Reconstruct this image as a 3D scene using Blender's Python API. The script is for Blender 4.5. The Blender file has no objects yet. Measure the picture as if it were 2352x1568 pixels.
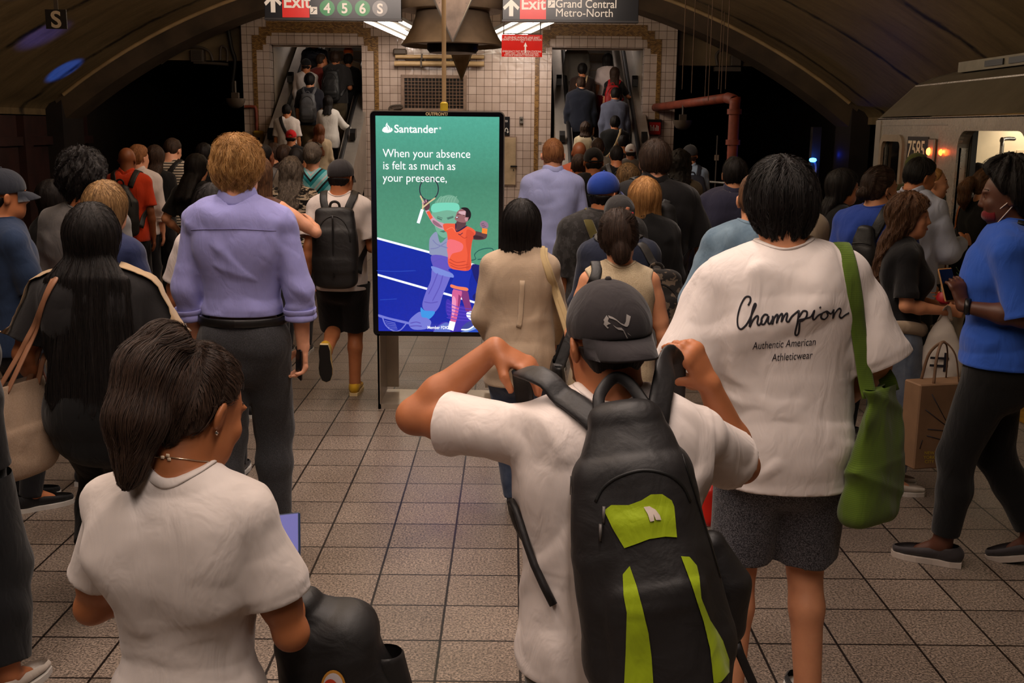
import bpy, math, random
import numpy as np
from mathutils import Matrix, Vector
from mathutils.bvhtree import BVHTree

# ---------------------------------------------------------------- camera, world, lights
S = bpy.context.scene
COL = S.collection
F_PX, CAM_H, PITCH, ROLL = 2440.0, 1.93, 0.198, 0.0105
TILE = 0.305

def _cam_axes():
    cp, sp, cr, sr = math.cos(PITCH), math.sin(PITCH), math.cos(ROLL), math.sin(ROLL)
    fwd = np.array([0, cp, -sp]); right = np.array([1., 0, 0]); up = np.cross(right, fwd)
    return cr * right + sr * up, -sr * right + cr * up, fwd
CR, CU, CF = _cam_axes()

cam_data = bpy.data.cameras.new('camera')
cam = bpy.data.objects.new('camera', cam_data); COL.objects.link(cam)
cam_data.sensor_width = 36.0
cam_data.lens = 36.0 * F_PX / 2352.0
cam_data.clip_start = 0.05; cam_data.clip_end = 200
cam.matrix_world = Matrix(((CR[0], CU[0], -CF[0], 0), (CR[1], CU[1], -CF[1], 0), (CR[2], CU[2], -CF[2], CAM_H), (0, 0, 0, 1)))
S.camera = cam

vs = S.view_settings
vs.view_transform = 'Standard'; vs.look = 'None'; vs.gamma = 1.0; vs.use_curve_mapping = False
vs.exposure = -0.05
S.display_settings.display_device = 'sRGB'

w = bpy.data.worlds.new('world'); S.world = w; w.use_nodes = True
w.node_tree.nodes['Background'].inputs[0].default_value = (0.9, 0.65, 0.45, 1)
w.node_tree.nodes['Background'].inputs[1].default_value = 0.004
S.cycles.max_bounces = 6; S.cycles.diffuse_bounces = 3; S.cycles.glossy_bounces = 3
S.cycles.transmission_bounces = 4; S.cycles.transparent_max_bounces = 8
S.cycles.sample_clamp_indirect = 4.0
S.cycles.caustics_reflective = False; S.cycles.caustics_refractive = False

WARM = (1.0, 0.835, 0.74)
def area(name, loc, size, power, color=WARM, rot=(0, 0, 0), spread=math.pi):
    l = bpy.data.lights.new(name, 'AREA'); l.shape = 'RECTANGLE'; l.size = size[0]; l.size_y = size[1]
    l.energy = power; l.color = color; l.spread = spread
    o = bpy.data.objects.new(name, l); COL.objects.link(o); o.location = loc; o.rotation_euler = rot
    return o
def point(name, loc, power, color=WARM, radius=0.1):
    l = bpy.data.lights.new(name, 'POINT'); l.energy = power; l.color = color; l.shadow_soft_size = radius
    o = bpy.data.objects.new(name, l); COL.objects.link(o); o.location = loc
    return o
def spot(name, loc, target, power, color, angle, blend=0.6, radius=0.05):
    l = bpy.data.lights.new(name, 'SPOT'); l.energy = power; l.color = color; l.spot_size = angle; l.spot_blend = blend
    l.shadow_soft_size = radius
    o = bpy.data.objects.new(name, l); COL.objects.link(o); o.location = loc
    o.rotation_euler = (Vector(target) - Vector(loc)).to_track_quat('-Z', 'Y').to_euler()
    return o

# the long rows of platform fluorescents hung over the platform (their fittings are above the picture's top edge)
area('platform_row_and_fill', (-1.7, 3.6, 3.62), (0.25, 9.0), 92, spread=2.3)
area('platform_row_and_fill', (0.2, 3.6, 3.62), (0.25, 9.0), 108, spread=2.3)
area('platform_row_and_fill', (-0.8, 10.4, 3.62), (3.6, 0.25), 70, rot=(1.0, 0, 0))  # added unseen fill lamp, tilted to brighten the fronts of the hanging signs
# added unseen fill lamps that brighten the vault, left and right
area('vault_fill', (-1.9, 8.5, 4.25), (0.3, 18.0), 430, (1.0, 0.84, 0.56), (0, math.radians(180 + 48), 0))
area('vault_fill', (-0.2, 8.5, 4.25), (0.3, 18.0), 360, (1.0, 0.80, 0.54), (0, math.radians(180 - 48), 0))
# the fluorescents in front of the tiled wall
area('wall_lamp', (-2.1, 18.6, 3.62), (0.2, 2.6), 75)
area('wall_lamp', (0.2, 18.6, 3.62), (0.2, 2.6), 85)
# lamps up in the two escalator shafts
area('shaft_lamp', (-3.8, 23.6, 5.6), (1.2, 3.0), 50)
area('shaft_lamp', (1.58, 23.6, 5.6), (1.2, 3.0), 50)
# lamps inside the subway car
area('car_lamp', (5.6, 9.6, 2.12), (0.5, 4.5), 60, (1.0, 0.86, 0.66))
area('car_lamp', (5.6, 3.0, 2.12), (0.5, 4.5), 40, (1.0, 0.86, 0.66))
# blue tunnel signal lamps shining on the vault
spot('blue_signal_beam', (-6.0, 17.2, .3), (-7.66, 18.6, 2.8), 1500, (0.01, 0.10, 1.0), math.radians(13), .5)
spot('blue_signal_beam', (-5.7, 14.8, .6), (-7.05, 16.4, 3.25), 520, (0.08, 0.10, 1.0), math.radians(17), 1.0)
spot('blue_signal_beam', (-5.0, 13.0, .8), (-6.2, 14.2, 3.75), 260, (0.08, 0.10, 1.0), math.radians(17), 1.0)
point('blue_tunnel_glow', (6.1, 20.5, 1.5), 0.5, (0.01, 0.05, 1.0), 0.03)

def ray(px, py):
    d = CF * F_PX + CR * (px - 1176.0) - CU * (py - 784.0)
    return d / np.linalg.norm(d)
def atY(px, py, Y):
    d = ray(px, py); t = Y / d[1]
    return np.array([d[0] * t, Y, CAM_H + d[2] * t])
def atX(px, py, X):
    d = ray(px, py); t = X / d[0]
    return np.array([X, d[1] * t, CAM_H + d[2] * t])
def atZ(px, py, Z=0.0):
    d = ray(px, py); t = (Z - CAM_H) / d[2]
    return np.array([d[0] * t, d[1] * t, Z])

# ---------------------------------------------------------------- materials
def srgb(r, g, b):
    f = lambda c: (c / 255 / 12.92) if c / 255 <= 0.04045 else ((c / 255 + 0.055) / 1.055) ** 2.4
    return (f(r), f(g), f(b), 1.0)
MATS = {}
class NT:
    def __init__(self, name):
        self.m = bpy.data.materials.new(name); self.m.use_nodes = True
        self.t = self.m.node_tree; self.b = self.t.nodes['Principled BSDF']; self.out = self.t.nodes['Material Output']
    def n(self, typ, **kw):
        nd = self.t.nodes.new(typ)
        for k, v in kw.items():
            if k.startswith('i_'):
                key = k[2:]; nd.inputs[int(key) if key.isdigit() else key].default_value = v
            else: setattr(nd, k, v)
        return nd
    def l(self, a, b): self.t.links.new(a, b)
    def set(self, **kw):
        for k, v in kw.items(): self.b.inputs[k.replace('_', ' ')].default_value = v
    def ramp(self, src, stops):
        r = self.n('ShaderNodeValToRGB'); e = r.color_ramp.elements
        while len(e) < len(stops): e.new(0.5)
        for el, (p, c) in zip(e, stops): el.position = p; el.color = c
        self.l(src, r.inputs[0]); return r.outputs[0]
    def mix(self, fac, a, b, typ='MIX'):
        m = self.n('ShaderNodeMix', data_type='RGBA', blend_type=typ)
        for s, v in ((m.inputs[0], fac), (m.inputs[6], a), (m.inputs[7], b)):
            if hasattr(v, 'is_linked'): self.l(v, s)
            else: s.default_value = v
        return m.outputs[2]
    def math(self, op, a, b=0.0):
        m = self.n('ShaderNodeMath', operation=op)
        for s, v in ((m.inputs[0], a), (m.inputs[1], b)):
            if hasattr(v, 'is_linked'): self.l(v, s)
            else: s.default_value = v
        return m.outputs[0]
    def coord(self, kind='Object', scale=(1, 1, 1), loc=(0, 0, 0), rot=(0, 0, 0)):
        c = self.n('ShaderNodeTexCoord'); mp = self.n('ShaderNodeMapping')
        mp.inputs['Scale'].default_value = scale; mp.inputs['Location'].default_value = loc; mp.inputs['Rotation'].default_value = rot
        self.l(c.outputs[kind], mp.inputs[0]); return mp.outputs[0]
    def noise(self, vec, scale, detail=3, rough=0.5, dist=0.0):
        n = self.n('ShaderNodeTexNoise'); n.inputs['Scale'].default_value = scale; n.inputs['Detail'].default_value = detail
        n.inputs['Roughness'].default_value = rough; n.inputs['Distortion'].default_value = dist
        self.l(vec, n.inputs['Vector']); return n.outputs[0]
    def bump(self, h, strength=0.3, dist=0.01, prev=None):
        b = self.n('ShaderNodeBump'); b.inputs['Strength'].default_value = strength; b.inputs['Distance'].default_value = dist
        self.l(h, b.inputs['Height'])
        if prev is not None: self.l(prev, b.inputs['Normal'])
        self.l(b.outputs[0], self.b.inputs['Normal']); return b.outputs[0]

def mat(key, fn):
    if key not in MATS: MATS[key] = fn()
    return MATS[key]
def dim(c, k): return (c[0] * k, c[1] * k, c[2] * k, 1)

def plain(name, c, rough=0.5, metal=0.0, spec=0.5, var=0.12, scale=8.0, bump=0.0):
    def f():
        t = NT(name); v = t.coord()
        n = t.noise(v, scale, 4)
        t.l(t.ramp(n, [(0.3, dim(c, 1 - var)), (0.7, dim(c, 1 + var))]), t.b.inputs['Base Color'])
        t.set(Roughness=rough, Metallic=metal); t.b.inputs['Specular IOR Level'].default_value = spec
        if bump: t.bump(t.noise(v, scale * 6, 3), bump, 0.004)
        return t.m
    return mat(('plain', name), f)
def emit(name, c, strength):
    def f():
        t = NT(name); t.set(Base_Color=(0.02, 0.02, 0.02, 1), Roughness=0.3)
        t.b.inputs['Emission Color'].default_value = c; t.b.inputs['Emission Strength'].default_value = strength
        return t.m
    return mat(('emit', name), f)
def fabric(c, kind='plain', c2=None, seed=0, rough=0.92, weave=700.0):
    def f():
        t = NT('fabric'); v = t.coord()
        base = None
        n = t.noise(v, 3.5, 4, 0.6)
        colA = t.ramp(n, [(0.3, dim(c, 0.9)), (0.7, dim(c, 1.06))])
        if kind == 'stripe':      # horizontal stripes
            wv = t.n('ShaderNodeTexWave', bands_direction='Z'); wv.inputs['Scale'].default_value = 11.0; wv.inputs['Distortion'].default_value = 0.6
            t.l(v, wv.inputs[0]); fac = t.ramp(wv.outputs[1], [(0.62, (0, 0, 0, 1)), (0.7, (1, 1, 1, 1))])
            base = t.mix(fac, colA, c2)
        elif kind == 'zebra':
            n2 = t.noise(t.coord('Object', (9, 9, 42)), 1.0, 3, 0.6, 0.8)
            base = t.mix(t.ramp(n2, [(0.5, (0, 0, 0, 1)), (0.54, (1, 1, 1, 1))]), colA, c2)
        elif kind == 'heather':
            n2 = t.noise(v, 260, 2, 0.6)
            base = t.mix(t.ramp(n2, [(0.42, (0, 0, 0, 1)), (0.62, (1, 1, 1, 1))]), colA, c2)
        elif kind == 'camo':
            n2 = t.noise(v, 26, 3, 0.55)
            base = t.mix(t.ramp(n2, [(0.52, (0, 0, 0, 1)), (0.56, (1, 1, 1, 1))]), colA, c2)
        elif kind == 'chevron':
            g = t.n('ShaderNodeSeparateXYZ'); t.l(v, g.inputs[0])
            ax = t.math('ABSOLUTE', g.outputs[0])
            s = t.math('SUBTRACT', g.outputs[2], t.math('MULTIPLY', ax, 1.15))
            fr = t.math('FRACT', t.math('MULTIPLY', s, 5.5))
            r = t.n('ShaderNodeValToRGB'); r.color_ramp.interpolation = 'CONSTANT'; e = r.color_ramp.elements
            for _ in range(3): e.new(0.5)
            for el, (p, cc) in zip(e, [(0, c), (0.3, c2), (0.55, (0.01, 0.01, 0.012, 1)), (0.7, c), (0.86, srgb(190, 190, 190))]): el.position = p; el.color = cc
            t.l(fr, r.inputs[0]); base = r.outputs[0]
        elif kind == 'denim':
            n2 = t.noise(v, 9, 4, 0.6)
            base = t.mix(t.ramp(n2, [(0.35, (0, 0, 0, 1)), (0.75, (1, 1, 1, 1))]), colA, c2)
        elif kind == 'cord':
            wv = t.n('ShaderNodeTexWave', bands_direction='Z'); wv.inputs['Scale'].default_value = 55.0; t.l(v, wv.inputs[0])
            base = t.mix(wv.outputs[1], dim(c, 0.72), c)
        else: base = colA
        t.l(base, t.b.inputs['Base Color'])
        t.set(Roughness=rough); t.b.inputs['Specular IOR Level'].default_value = 0.2
        t.b.inputs['Sheen Weight'].default_value = 0.15; t.b.inputs['Sheen Roughness'].default_value = 0.5
        if kind == 'knit':
            wv = t.n('ShaderNodeTexWave', bands_direction='Z'); wv.inputs['Scale'].default_value = 75.0; wv.inputs['Distortion'].default_value = 3.0; wv.inputs['Detail Scale'].default_value = 6
            t.l(v, wv.inputs[0]); b = t.bump(wv.outputs[1], 0.22, 0.003)
        else:
            b = t.bump(t.noise(v, weave, 1), 0.12, 0.001)
        t.bump(t.noise(t.coord('Object', (1.0, 1.0, 0.45), (seed, 0, 0), (0.2, 0.35, 0.1)), 17, 3, 0.5, 0.7), 0.5, 0.014, b)
        return t.m
    return mat(('fabric', c, kind, c2, seed, rough), f)
def nylon(c, rough=0.55):
    def f():
        t = NT('nylon'); v = t.coord()
        n = t.noise(v, 6, 4, 0.6)
        t.l(t.ramp(n, [(0.3, dim(c, 0.75)), (0.7, dim(c, 1.2))]), t.b.inputs['Base Color'])
        t.set(Roughness=rough); b = t.bump(t.noise(v, 420, 1), 0.15, 0.001)
        t.bump(t.noise(v, 14, 3, 0.5, 0.8), 0.35, 0.012, b)
        return t.m
    return mat(('nylon', c, rough), f)
def skin(c):
    def f():
        t = NT('skin'); v = t.coord()
        n = t.noise(v, 14, 4, 0.6); n2 = t.noise(v, 160, 2)
        t.l(t.ramp(n, [(0.3, (c[0] * 0.92, c[1] * 0.86, c[2] * 0.84, 1)), (0.7, (c[0] * 1.05, c[1] * 1.03, c[2] * 1.02, 1))]), t.b.inputs['Base Color'])
        t.set(Roughness=0.5); t.b.inputs['Specular IOR Level'].default_value = 0.4
        t.b.inputs['Subsurface Weight'].default_value = 0.08; t.b.inputs['Subsurface Radius'].default_value = (0.02, 0.008, 0.004)
        t.bump(n2, 0.12, 0.001)
        return t.m
    return mat(('skin', c), f)
def hairmat(c, c2=None):
    c2 = c2 or dim(c, 1.8)
    def f():
        t = NT('hair'); v = t.coord('Object', (1, 1, 0.12))
        n = t.noise(v, 130, 3, 0.6)
        t.l(t.ramp(n, [(0.35, c), (0.75, c2)]), t.b.inputs['Base Color'])
        t.set(Roughness=0.6); t.b.inputs['Specular IOR Level'].default_value = 0.18
        t.bump(n, 0.6, 0.004)
        return t.m
    return mat(('hair', c, c2), f)
def strandmat(c, c2):
    def f():
        t = NT('hair_strands')
        hi = t.n('ShaderNodeHairInfo')
        t.l(t.ramp(hi.outputs['Random'], [(0.0, dim(c, 0.8)), (1.0, c2)]), t.b.inputs['Base Color'])
        t.set(Roughness=0.5); t.b.inputs['Specular IOR Level'].default_value = 0.35
        return t.m
    return mat(('strand', c, c2), f)
def metal(name='stainless', c=(0.60, 0.55, 0.49, 1), rough=0.32, dirt=0.25):
    def f():
        t = NT(name); v = t.coord()
        n = t.noise(v, 2.2, 5, 0.65)
        t.l(t.ramp(n, [(0.3, dim(c, 1 - dirt)), (0.7, dim(c, 1.05))]), t.b.inputs['Base Color'])
        t.set(Metallic=0.72)
        br = t.noise(t.coord('Object', (3, 90, 3)), 6, 2)
        r = t.n('ShaderNodeMapRange'); r.inputs[3].default_value = rough - 0.03; r.inputs[4].default_value = rough + 0.06
        t.l(br, r.inputs[0]); t.l(r.outputs[0], t.b.inputs['Roughness'])
        return t.m
    return mat(('metal', name), f)

# ---------------------------------------------------------------- objects
def tag(o, label=None, cat=None, group=None, kind=None):
    if label: o['label'] = label
    if cat: o['category'] = cat
    if group: o['group'] = group
    if kind: o['kind'] = kind
    return o
def empty(name, loc, label=None, cat=None, group=None, rotz=0.0):
    o = bpy.data.objects.new(name, None); COL.objects.link(o); o.location = loc; o.rotation_euler = (0, 0, rotz)
    o.empty_display_size = 0.1
    return tag(o, label, cat, group)
def mesh(name, v, f, m, parent=None, smooth=True, fm=None):
    me = bpy.data.meshes.new(name)
    v = np.asarray(v, dtype=np.float32)
    if isinstance(f, np.ndarray):
        me.vertices.add(len(v)); me.vertices.foreach_set('co', v.ravel())
        n = f.shape[1]
        me.loops.add(f.size); me.loops.foreach_set('vertex_index', f.astype(np.int32).ravel())
        me.polygons.add(len(f)); me.polygons.foreach_set('loop_start', np.arange(0, f.size, n, dtype=np.int32))
        me.update(calc_edges=True); me.validate()
    else:
        me.from_pydata([tuple(map(float, p)) for p in v], [], [tuple(q) for q in f]); me.update()
    ms = m if isinstance(m, (list, tuple)) else [m]
    for k in ms: me.materials.append(k)
    if fm is not None: me.polygons.foreach_set('material_index', np.asarray(fm, dtype=np.int32))
    if smooth: me.polygons.foreach_set('use_smooth', np.ones(len(me.polygons), dtype=bool))
    o = bpy.data.objects.new(name, me); COL.objects.link(o)
    if parent: o.parent = parent
    return o
class MB:
    """collects simple solids into one mesh"""
    def __init__(self): self.v = []; self.f = []; self.fm = []
    def add(self, v, f, mi=0):
        k = len(self.v); self.v += [tuple(map(float, p)) for p in v]; self.f += [tuple(i + k for i in q) for q in f]; self.fm += [mi] * len(f)
        return self
    def box(self, c, s, mi=0, rot=None, bev=0.0):
        c = np.array(c, float); hx, hy, hz = np.array(s, float) / 2
        if bev > 0:
            b = min(bev, hx * .9, hy * .9, hz * .9)
            # chamfered box
            pts = []; 
            for sx in (-1, 1):
                for sy in (-1, 1):
                    for sz in (-1, 1):
                        pts += [(sx * (hx - b), sy * (hy - b), sz * hz), (sx * (hx - b), sy * hy, sz * (hz - b)), (sx * hx, sy * (hy - b), sz * (hz - b))]
            import bmesh
            bm = bmesh.new(); [bm.verts.new(p) for p in pts]
            bmesh.ops.convex_hull(bm, input=bm.verts); bm.verts.index_update()
            v = np.array([q.co[:] for q in bm.verts]); f = [[q.index for q in fc.verts] for fc in bm.faces]; bm.free()
        else:
            v = np.array([(x, y, z) for x in (-hx, hx) for y in (-hy, hy) for z in (-hz, hz)])
            f = [(0, 1, 3, 2), (4, 6, 7, 5), (0, 4, 5, 1), (2, 3, 7, 6), (0, 2, 6, 4), (1, 5, 7, 3)]
        if rot is not None: v = v @ np.array(rot).T
        return self.add(v + c, f, mi)
    def b2(self, lo, hi, mi=0, bev=0.0):
        lo = np.array(lo, float); hi = np.array(hi, float)
        return self.box((lo + hi) / 2, np.abs(hi - lo), mi, None, bev)
    def tube(self, pts, r, n=10, mi=0, caps=True):
        v, f = sweep(pts, r, r, n=n, smooth=False, caps=caps); return self.add(v, f, mi)
    def lathe(self, prof, c=(0, 0, 0), n=40, mi=0):
        v = []; f = []
        for (r, z) in prof:
            for i in range(n):
                a = 2 * math.pi * i / n; v.append((c[0] + r * math.cos(a), c[1] + r * math.sin(a), c[2] + z))
        for j in range(len(prof) - 1):
            for i in range(n): f.append((j * n + i, j * n + (i + 1) % n, (j + 1) * n + (i + 1) % n, (j + 1) * n + i))
        return self.add(v, f, mi)
    def prism(self, poly, axis, a, b, mi=0):
        """poly in the two other axes, extruded along axis from a to b"""
        n = len(poly); v = []
        for t in (a, b):
            for (p, q) in poly:
                v.append({'x': (t, p, q), 'y': (p, t, q), 'z': (p, q, t)}[axis])
        f = [tuple(range(n)), tuple(range(2 * n - 1, n - 1, -1))] + [(i, i + n, (i + 1) % n + n, (i + 1) % n) for i in range(n)]
        return self.add(v, f, mi)
    def build(self, name, m, parent=None, smooth=False):
        o = mesh(name, self.v, self.f, m, parent, smooth, self.fm if isinstance(m, (list, tuple)) else None)
        import bmesh
        bm = bmesh.new(); bm.from_mesh(o.data); bmesh.ops.recalc_face_normals(bm, faces=bm.faces); bm.to_mesh(o.data); bm.free()
        if smooth:
            o.data.set_sharp_from_angle(angle=math.radians(40))
        return o

def nrm(a):
    a = np.asarray(a, float); n = np.linalg.norm(a); return a / n if n > 1e-9 else a
def catmull(P, k=6):
    P = np.asarray(P, float); n = len(P)
    if n < 3: return P
    Q = np.vstack([2 * P[0] - P[1], P, 2 * P[-1] - P[-2]]); out = []
    for i in range(1, n):
        p0, p1, p2, p3 = Q[i - 1], Q[i], Q[i + 1], Q[i + 2]
        for t in np.linspace(0, 1, k, endpoint=False):
            out.append(0.5 * ((2 * p1) + (-p0 + p2) * t + (2 * p0 - 5 * p1 + 4 * p2 - p3) * t * t + (-p0 + 3 * p1 - 3 * p2 + p3) * t ** 3))
    out.append(P[-1]); return np.array(out)
def sweep(P, a, b, ref=None, n=10, smooth=True, k=6, caps=True, power=2.0):
    """tube along P; half-width a across (perpendicular to ref), half-thickness b along ref. ref: one vector or one per point"""
    P = np.asarray(P, float); N0 = len(P)
    aa = np.full(N0, a, float) if np.isscalar(a) else np.asarray(a, float)
    bb = np.full(N0, b, float) if np.isscalar(b) else np.asarray(b, float)
    rf = None if ref is None else (np.tile(np.asarray(ref, float), (N0, 1)) if np.ndim(ref) == 1 else np.asarray(ref, float))
    if smooth and N0 > 2:
        D = np.column_stack([P, aa, bb] + ([rf] if rf is not None else [])); D = catmull(D, k)
        P, aa, bb = D[:, :3], D[:, 3], D[:, 4]; rf = D[:, 5:8] if rf is not None else None
    N = len(P); T = np.gradient(P, axis=0); T /= np.maximum(np.linalg.norm(T, axis=1), 1e-9)[:, None]
    V = []; last = None
    for i in range(N):
        if rf is not None: r = rf[i] - T[i] * (rf[i] @ T[i])
        elif last is None:
            r = np.array([0, 0, 1.]) if abs(T[i][2]) < 0.9 else np.array([1., 0, 0]); r = r - T[i] * (r @ T[i])
        else: r = last - T[i] * (last @ T[i])
        r = nrm(r); last = r; s = np.cross(T[i], r)
        for j in range(n):
            an = 2 * math.pi * j / n; c, sn = math.cos(an), math.sin(an)
            c = math.copysign(abs(c) ** (2 / power), c); sn = math.copysign(abs(sn) ** (2 / power), sn)
            V.append(P[i] + s * aa[i] * c + r * bb[i] * sn)
    Fc = [(i * n + j, i * n + (j + 1) % n, (i + 1) * n + (j + 1) % n, (i + 1) * n + j) for i in range(N - 1) for j in range(n)]
    if caps: Fc += [tuple(range(n - 1, -1, -1)), tuple(range((N - 1) * n, N * n))]
    return np.array(V), Fc
def text(name, s, size, m, parent, loc, rot=(math.pi / 2, 0, 0), align='LEFT', bold=0.0, ext=0.0008, sx=1.0, shear=0.0, spacing=1.0):
    c = bpy.data.curves.new(name, 'FONT'); c.body = s; c.size = size; c.extrude = ext; c.offset = bold; c.align_x = align
    c.shear = shear; c.space_character = spacing; c.resolution_u = 4
    c.materials.append(m); q = bpy.data.objects.new(name, c); me = bpy.data.meshes.new_from_object(q); me.name = name
    bpy.data.objects.remove(q); bpy.data.curves.remove(c); o = bpy.data.objects.new(name, me); COL.objects.link(o)
    o.location = loc; o.rotation_euler = rot; o.scale = (sx, 1, 1)
    if parent: o.parent = parent
    return o
# ---------------------------------------------------------------- distance-field modelling (organic shapes)
class SDF:
    def __init__(s, lo, hi, h):
        s.h = h; s.lo = np.array(lo, np.float32)
        n = [max(4, int(math.ceil((b - a) / h)) + 1) for a, b in zip(lo, hi)]
        s.ax = [(s.lo[i] + h * np.arange(n[i])).astype(np.float32) for i in range(3)]
        s.d = np.full(n, 1.0, np.float32); s.cuts = []
    def sub(s, lo, hi):
        r = []
        for i in range(3):
            a = int(np.floor((lo[i] - s.lo[i]) / s.h)); b = int(np.ceil((hi[i] - s.lo[i]) / s.h)) + 1
            n = len(s.ax[i]); a = max(0, min(n, a)); b = max(0, min(n, b)); r.append(slice(a, b))
        return tuple(r)
    def xyz(s, sl):
        return s.ax[0][sl[0]][:, None, None], s.ax[1][sl[1]][None, :, None], s.ax[2][sl[2]][None, None, :]
    def put(s, fn, lo, hi, k=0.0, op='u'):
        m = k + 2.5 * s.h
        sl = s.sub(np.asarray(lo) - m, np.asarray(hi) + m)
        if any(q.start >= q.stop for q in sl): return s
        v = fn(*s.xyz(sl)); c = s.d[sl]
        if op == 's': v = -v
        if op == 'u':
            r = np.minimum(c, v)
            if k > 0: q = np.maximum(k - np.abs(c - v), 0) / k; r -= q * q * (k / 4)
        else:
            r = np.maximum(c, v)
            if k > 0: q = np.maximum(k - np.abs(c - v), 0) / k; r += q * q * (k / 4)
        s.d[sl] = r; return s
    def cap(s, a, b, ra, rb=None, k=0.02, op='u'):
        a = np.asarray(a, float); b = np.asarray(b, float); rb = ra if rb is None else rb
        ab = b - a; L2 = max(float(ab @ ab), 1e-9)
        def fn(X, Y, Z):
            t = np.clip(((X - a[0]) * ab[0] + (Y - a[1]) * ab[1] + (Z - a[2]) * ab[2]) / L2, 0, 1).astype(np.float32)
            dx = X - (a[0] + t * ab[0]); dy = Y - (a[1] + t * ab[1]); dz = Z - (a[2] + t * ab[2])
            return np.sqrt(dx * dx + dy * dy + dz * dz) - (ra + t * (rb - ra))
        r = max(ra, rb); return s.put(fn, np.minimum(a, b) - r, np.maximum(a, b) + r, k, op)
    def ell(s, c, r, k=0.02, op='u', R=None, n=2.0):
        c = np.asarray(c, float); r = np.asarray(r, float); m = float(min(r))
        def fn(X, Y, Z):
            dx, dy, dz = X - c[0], Y - c[1], Z - c[2]
            if R is not None:
                dx, dy, dz = (R[0][0] * dx + R[1][0] * dy + R[2][0] * dz, R[0][1] * dx + R[1][1] * dy + R[2][1] * dz, R[0][2] * dx + R[1][2] * dy + R[2][2] * dz)
            if n == 2.0: e = np.sqrt((dx / r[0]) ** 2 + (dy / r[1]) ** 2 + (dz / r[2]) ** 2)
            else: e = (np.abs(dx / r[0]) ** n + np.abs(dy / r[1]) ** n + np.abs(dz / r[2]) ** n) ** (1 / n)
            return ((e - 1) * m).astype(np.float32)
        q = np.full(3, r.max()) if R is not None else r
        return s.put(fn, c - q, c + q, k, op)
    def loft(s, P, A, B, side=(1, 0, 0), k=0.02, op='u', n=2.0, flat=False):
        P = np.asarray(P, float); N = len(P)
        A = np.full(N, A, float) if np.isscalar(A) else np.asarray(A, float)
        B = np.full(N, B, float) if np.isscalar(B) else np.asarray(B, float)
        sd = np.tile(np.asarray(side, float), (N, 1)) if np.ndim(side) == 1 else np.asarray(side, float)
        def fn(X, Y, Z):
            out = None
            for i in range(N - 1):
                a, b = P[i], P[i + 1]; ab = b - a; L = np.linalg.norm(ab); w_ = ab / L
                u0 = nrm((sd[i] + sd[i + 1]) / 2 - w_ * (((sd[i] + sd[i + 1]) / 2) @ w_)); v0 = np.cross(w_, u0)
                qx, qy, qz = X - a[0], Y - a[1], Z - a[2]
                pw = qx * w_[0] + qy * w_[1] + qz * w_[2]
                t = np.clip(pw / L, 0, 1); t = t.astype(np.float32)
                uu = qx * u0[0] + qy * u0[1] + qz * u0[2]; vv = qx * v0[0] + qy * v0[1] + qz * v0[2]
                ww = pw - t * L
                au = A[i] + t * (A[i + 1] - A[i]); bv = B[i] + t * (B[i + 1] - B[i]); m = np.minimum(au, bv)
                if n == 2.0: e = np.sqrt((uu / au) ** 2 + (vv / bv) ** 2 + (ww / m) ** 2)
                else: e = (np.abs(uu / au) ** n + np.abs(vv / bv) ** n + np.abs(ww / m) ** n) ** (1 / n)
                d = (e - 1) * m
                out = d if out is None else np.minimum(out, d)
            return out.astype(np.float32)
        r = np.maximum(A, B)[:, None]
        return s.put(fn, (P - r).min(0), (P + r).max(0), k, op)
    def cut(s, p, nv, radius=None, open_=True, k=0.0):
        """remove what lies on the side nv points to"""
        p = np.asarray(p, float); nv = nrm(nv)
        if radius is None: sl = (slice(None),) * 3
        else: sl = s.sub(p - radius, p + radius)
        X, Y, Z = s.xyz(sl); v = ((X - p[0]) * nv[0] + (Y - p[1]) * nv[1] + (Z - p[2]) * nv[2]).astype(np.float32)
        c = s.d[sl]; r = np.maximum(c, v)
        if k > 0: q = np.maximum(k - np.abs(c - v), 0) / k; r += q * q * (k / 4)
        s.d[sl] = r
        if open_: s.cuts.append((p, nv, radius if radius else 9.0))
        return s
    def disp(s, fn, band=0.03):
        m = np.nonzero(np.abs(s.d) < band)
        s.d[m] += fn(s.ax[0][m[0]], s.ax[1][m[1]], s.ax[2][m[2]]).astype(np.float32); return s
    def mesh(s):
        d = s.d; d[0] = np.maximum(d[0], 1e-3); d[-1] = np.maximum(d[-1], 1e-3)
        d[:, 0] = np.maximum(d[:, 0], 1e-3); d[:, -1] = np.maximum(d[:, -1], 1e-3)
        d[:, :, 0] = np.maximum(d[:, :, 0], 1e-3); d[:, :, -1] = np.maximum(d[:, :, -1], 1e-3)
        ins = d < 0
        cn = np.zeros([q - 1 for q in d.shape], np.uint8)
        for i in (0, 1):
            for j in (0, 1):
                for k in (0, 1):
                    cn += ins[i:d.shape[0] - 1 + i, j:d.shape[1] - 1 + j, k:d.shape[2] - 1 + k]
        act = (cn > 0) & (cn < 8); I = np.nonzero(act); N = len(I[0])
        vals = np.empty((8, N), np.float32); offs = [(i, j, k) for i in (0, 1) for j in (0, 1) for k in (0, 1)]
        for q, (i, j, k) in enumerate(offs): vals[q] = d[I[0] + i, I[1] + j, I[2] + k]
        acc = np.zeros((N, 3), np.float32); cnt = np.zeros(N, np.float32)
        for q0 in range(8):
            for ax in range(3):
                bit = (4, 2, 1)[ax]
                if q0 & bit: continue
                q1 = q0 | bit; m = (vals[q0] < 0) != (vals[q1] < 0)
                t = np.where(m, vals[q0] / np.where(m, vals[q0] - vals[q1], 1), 0)
                o = np.array(offs[q0], np.float32)
                for a in range(3): acc[:, a] += np.where(m, o[a] + (t if a == ax else 0), 0)
                cnt += m
        V = acc / np.maximum(cnt, 1)[:, None]
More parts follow.
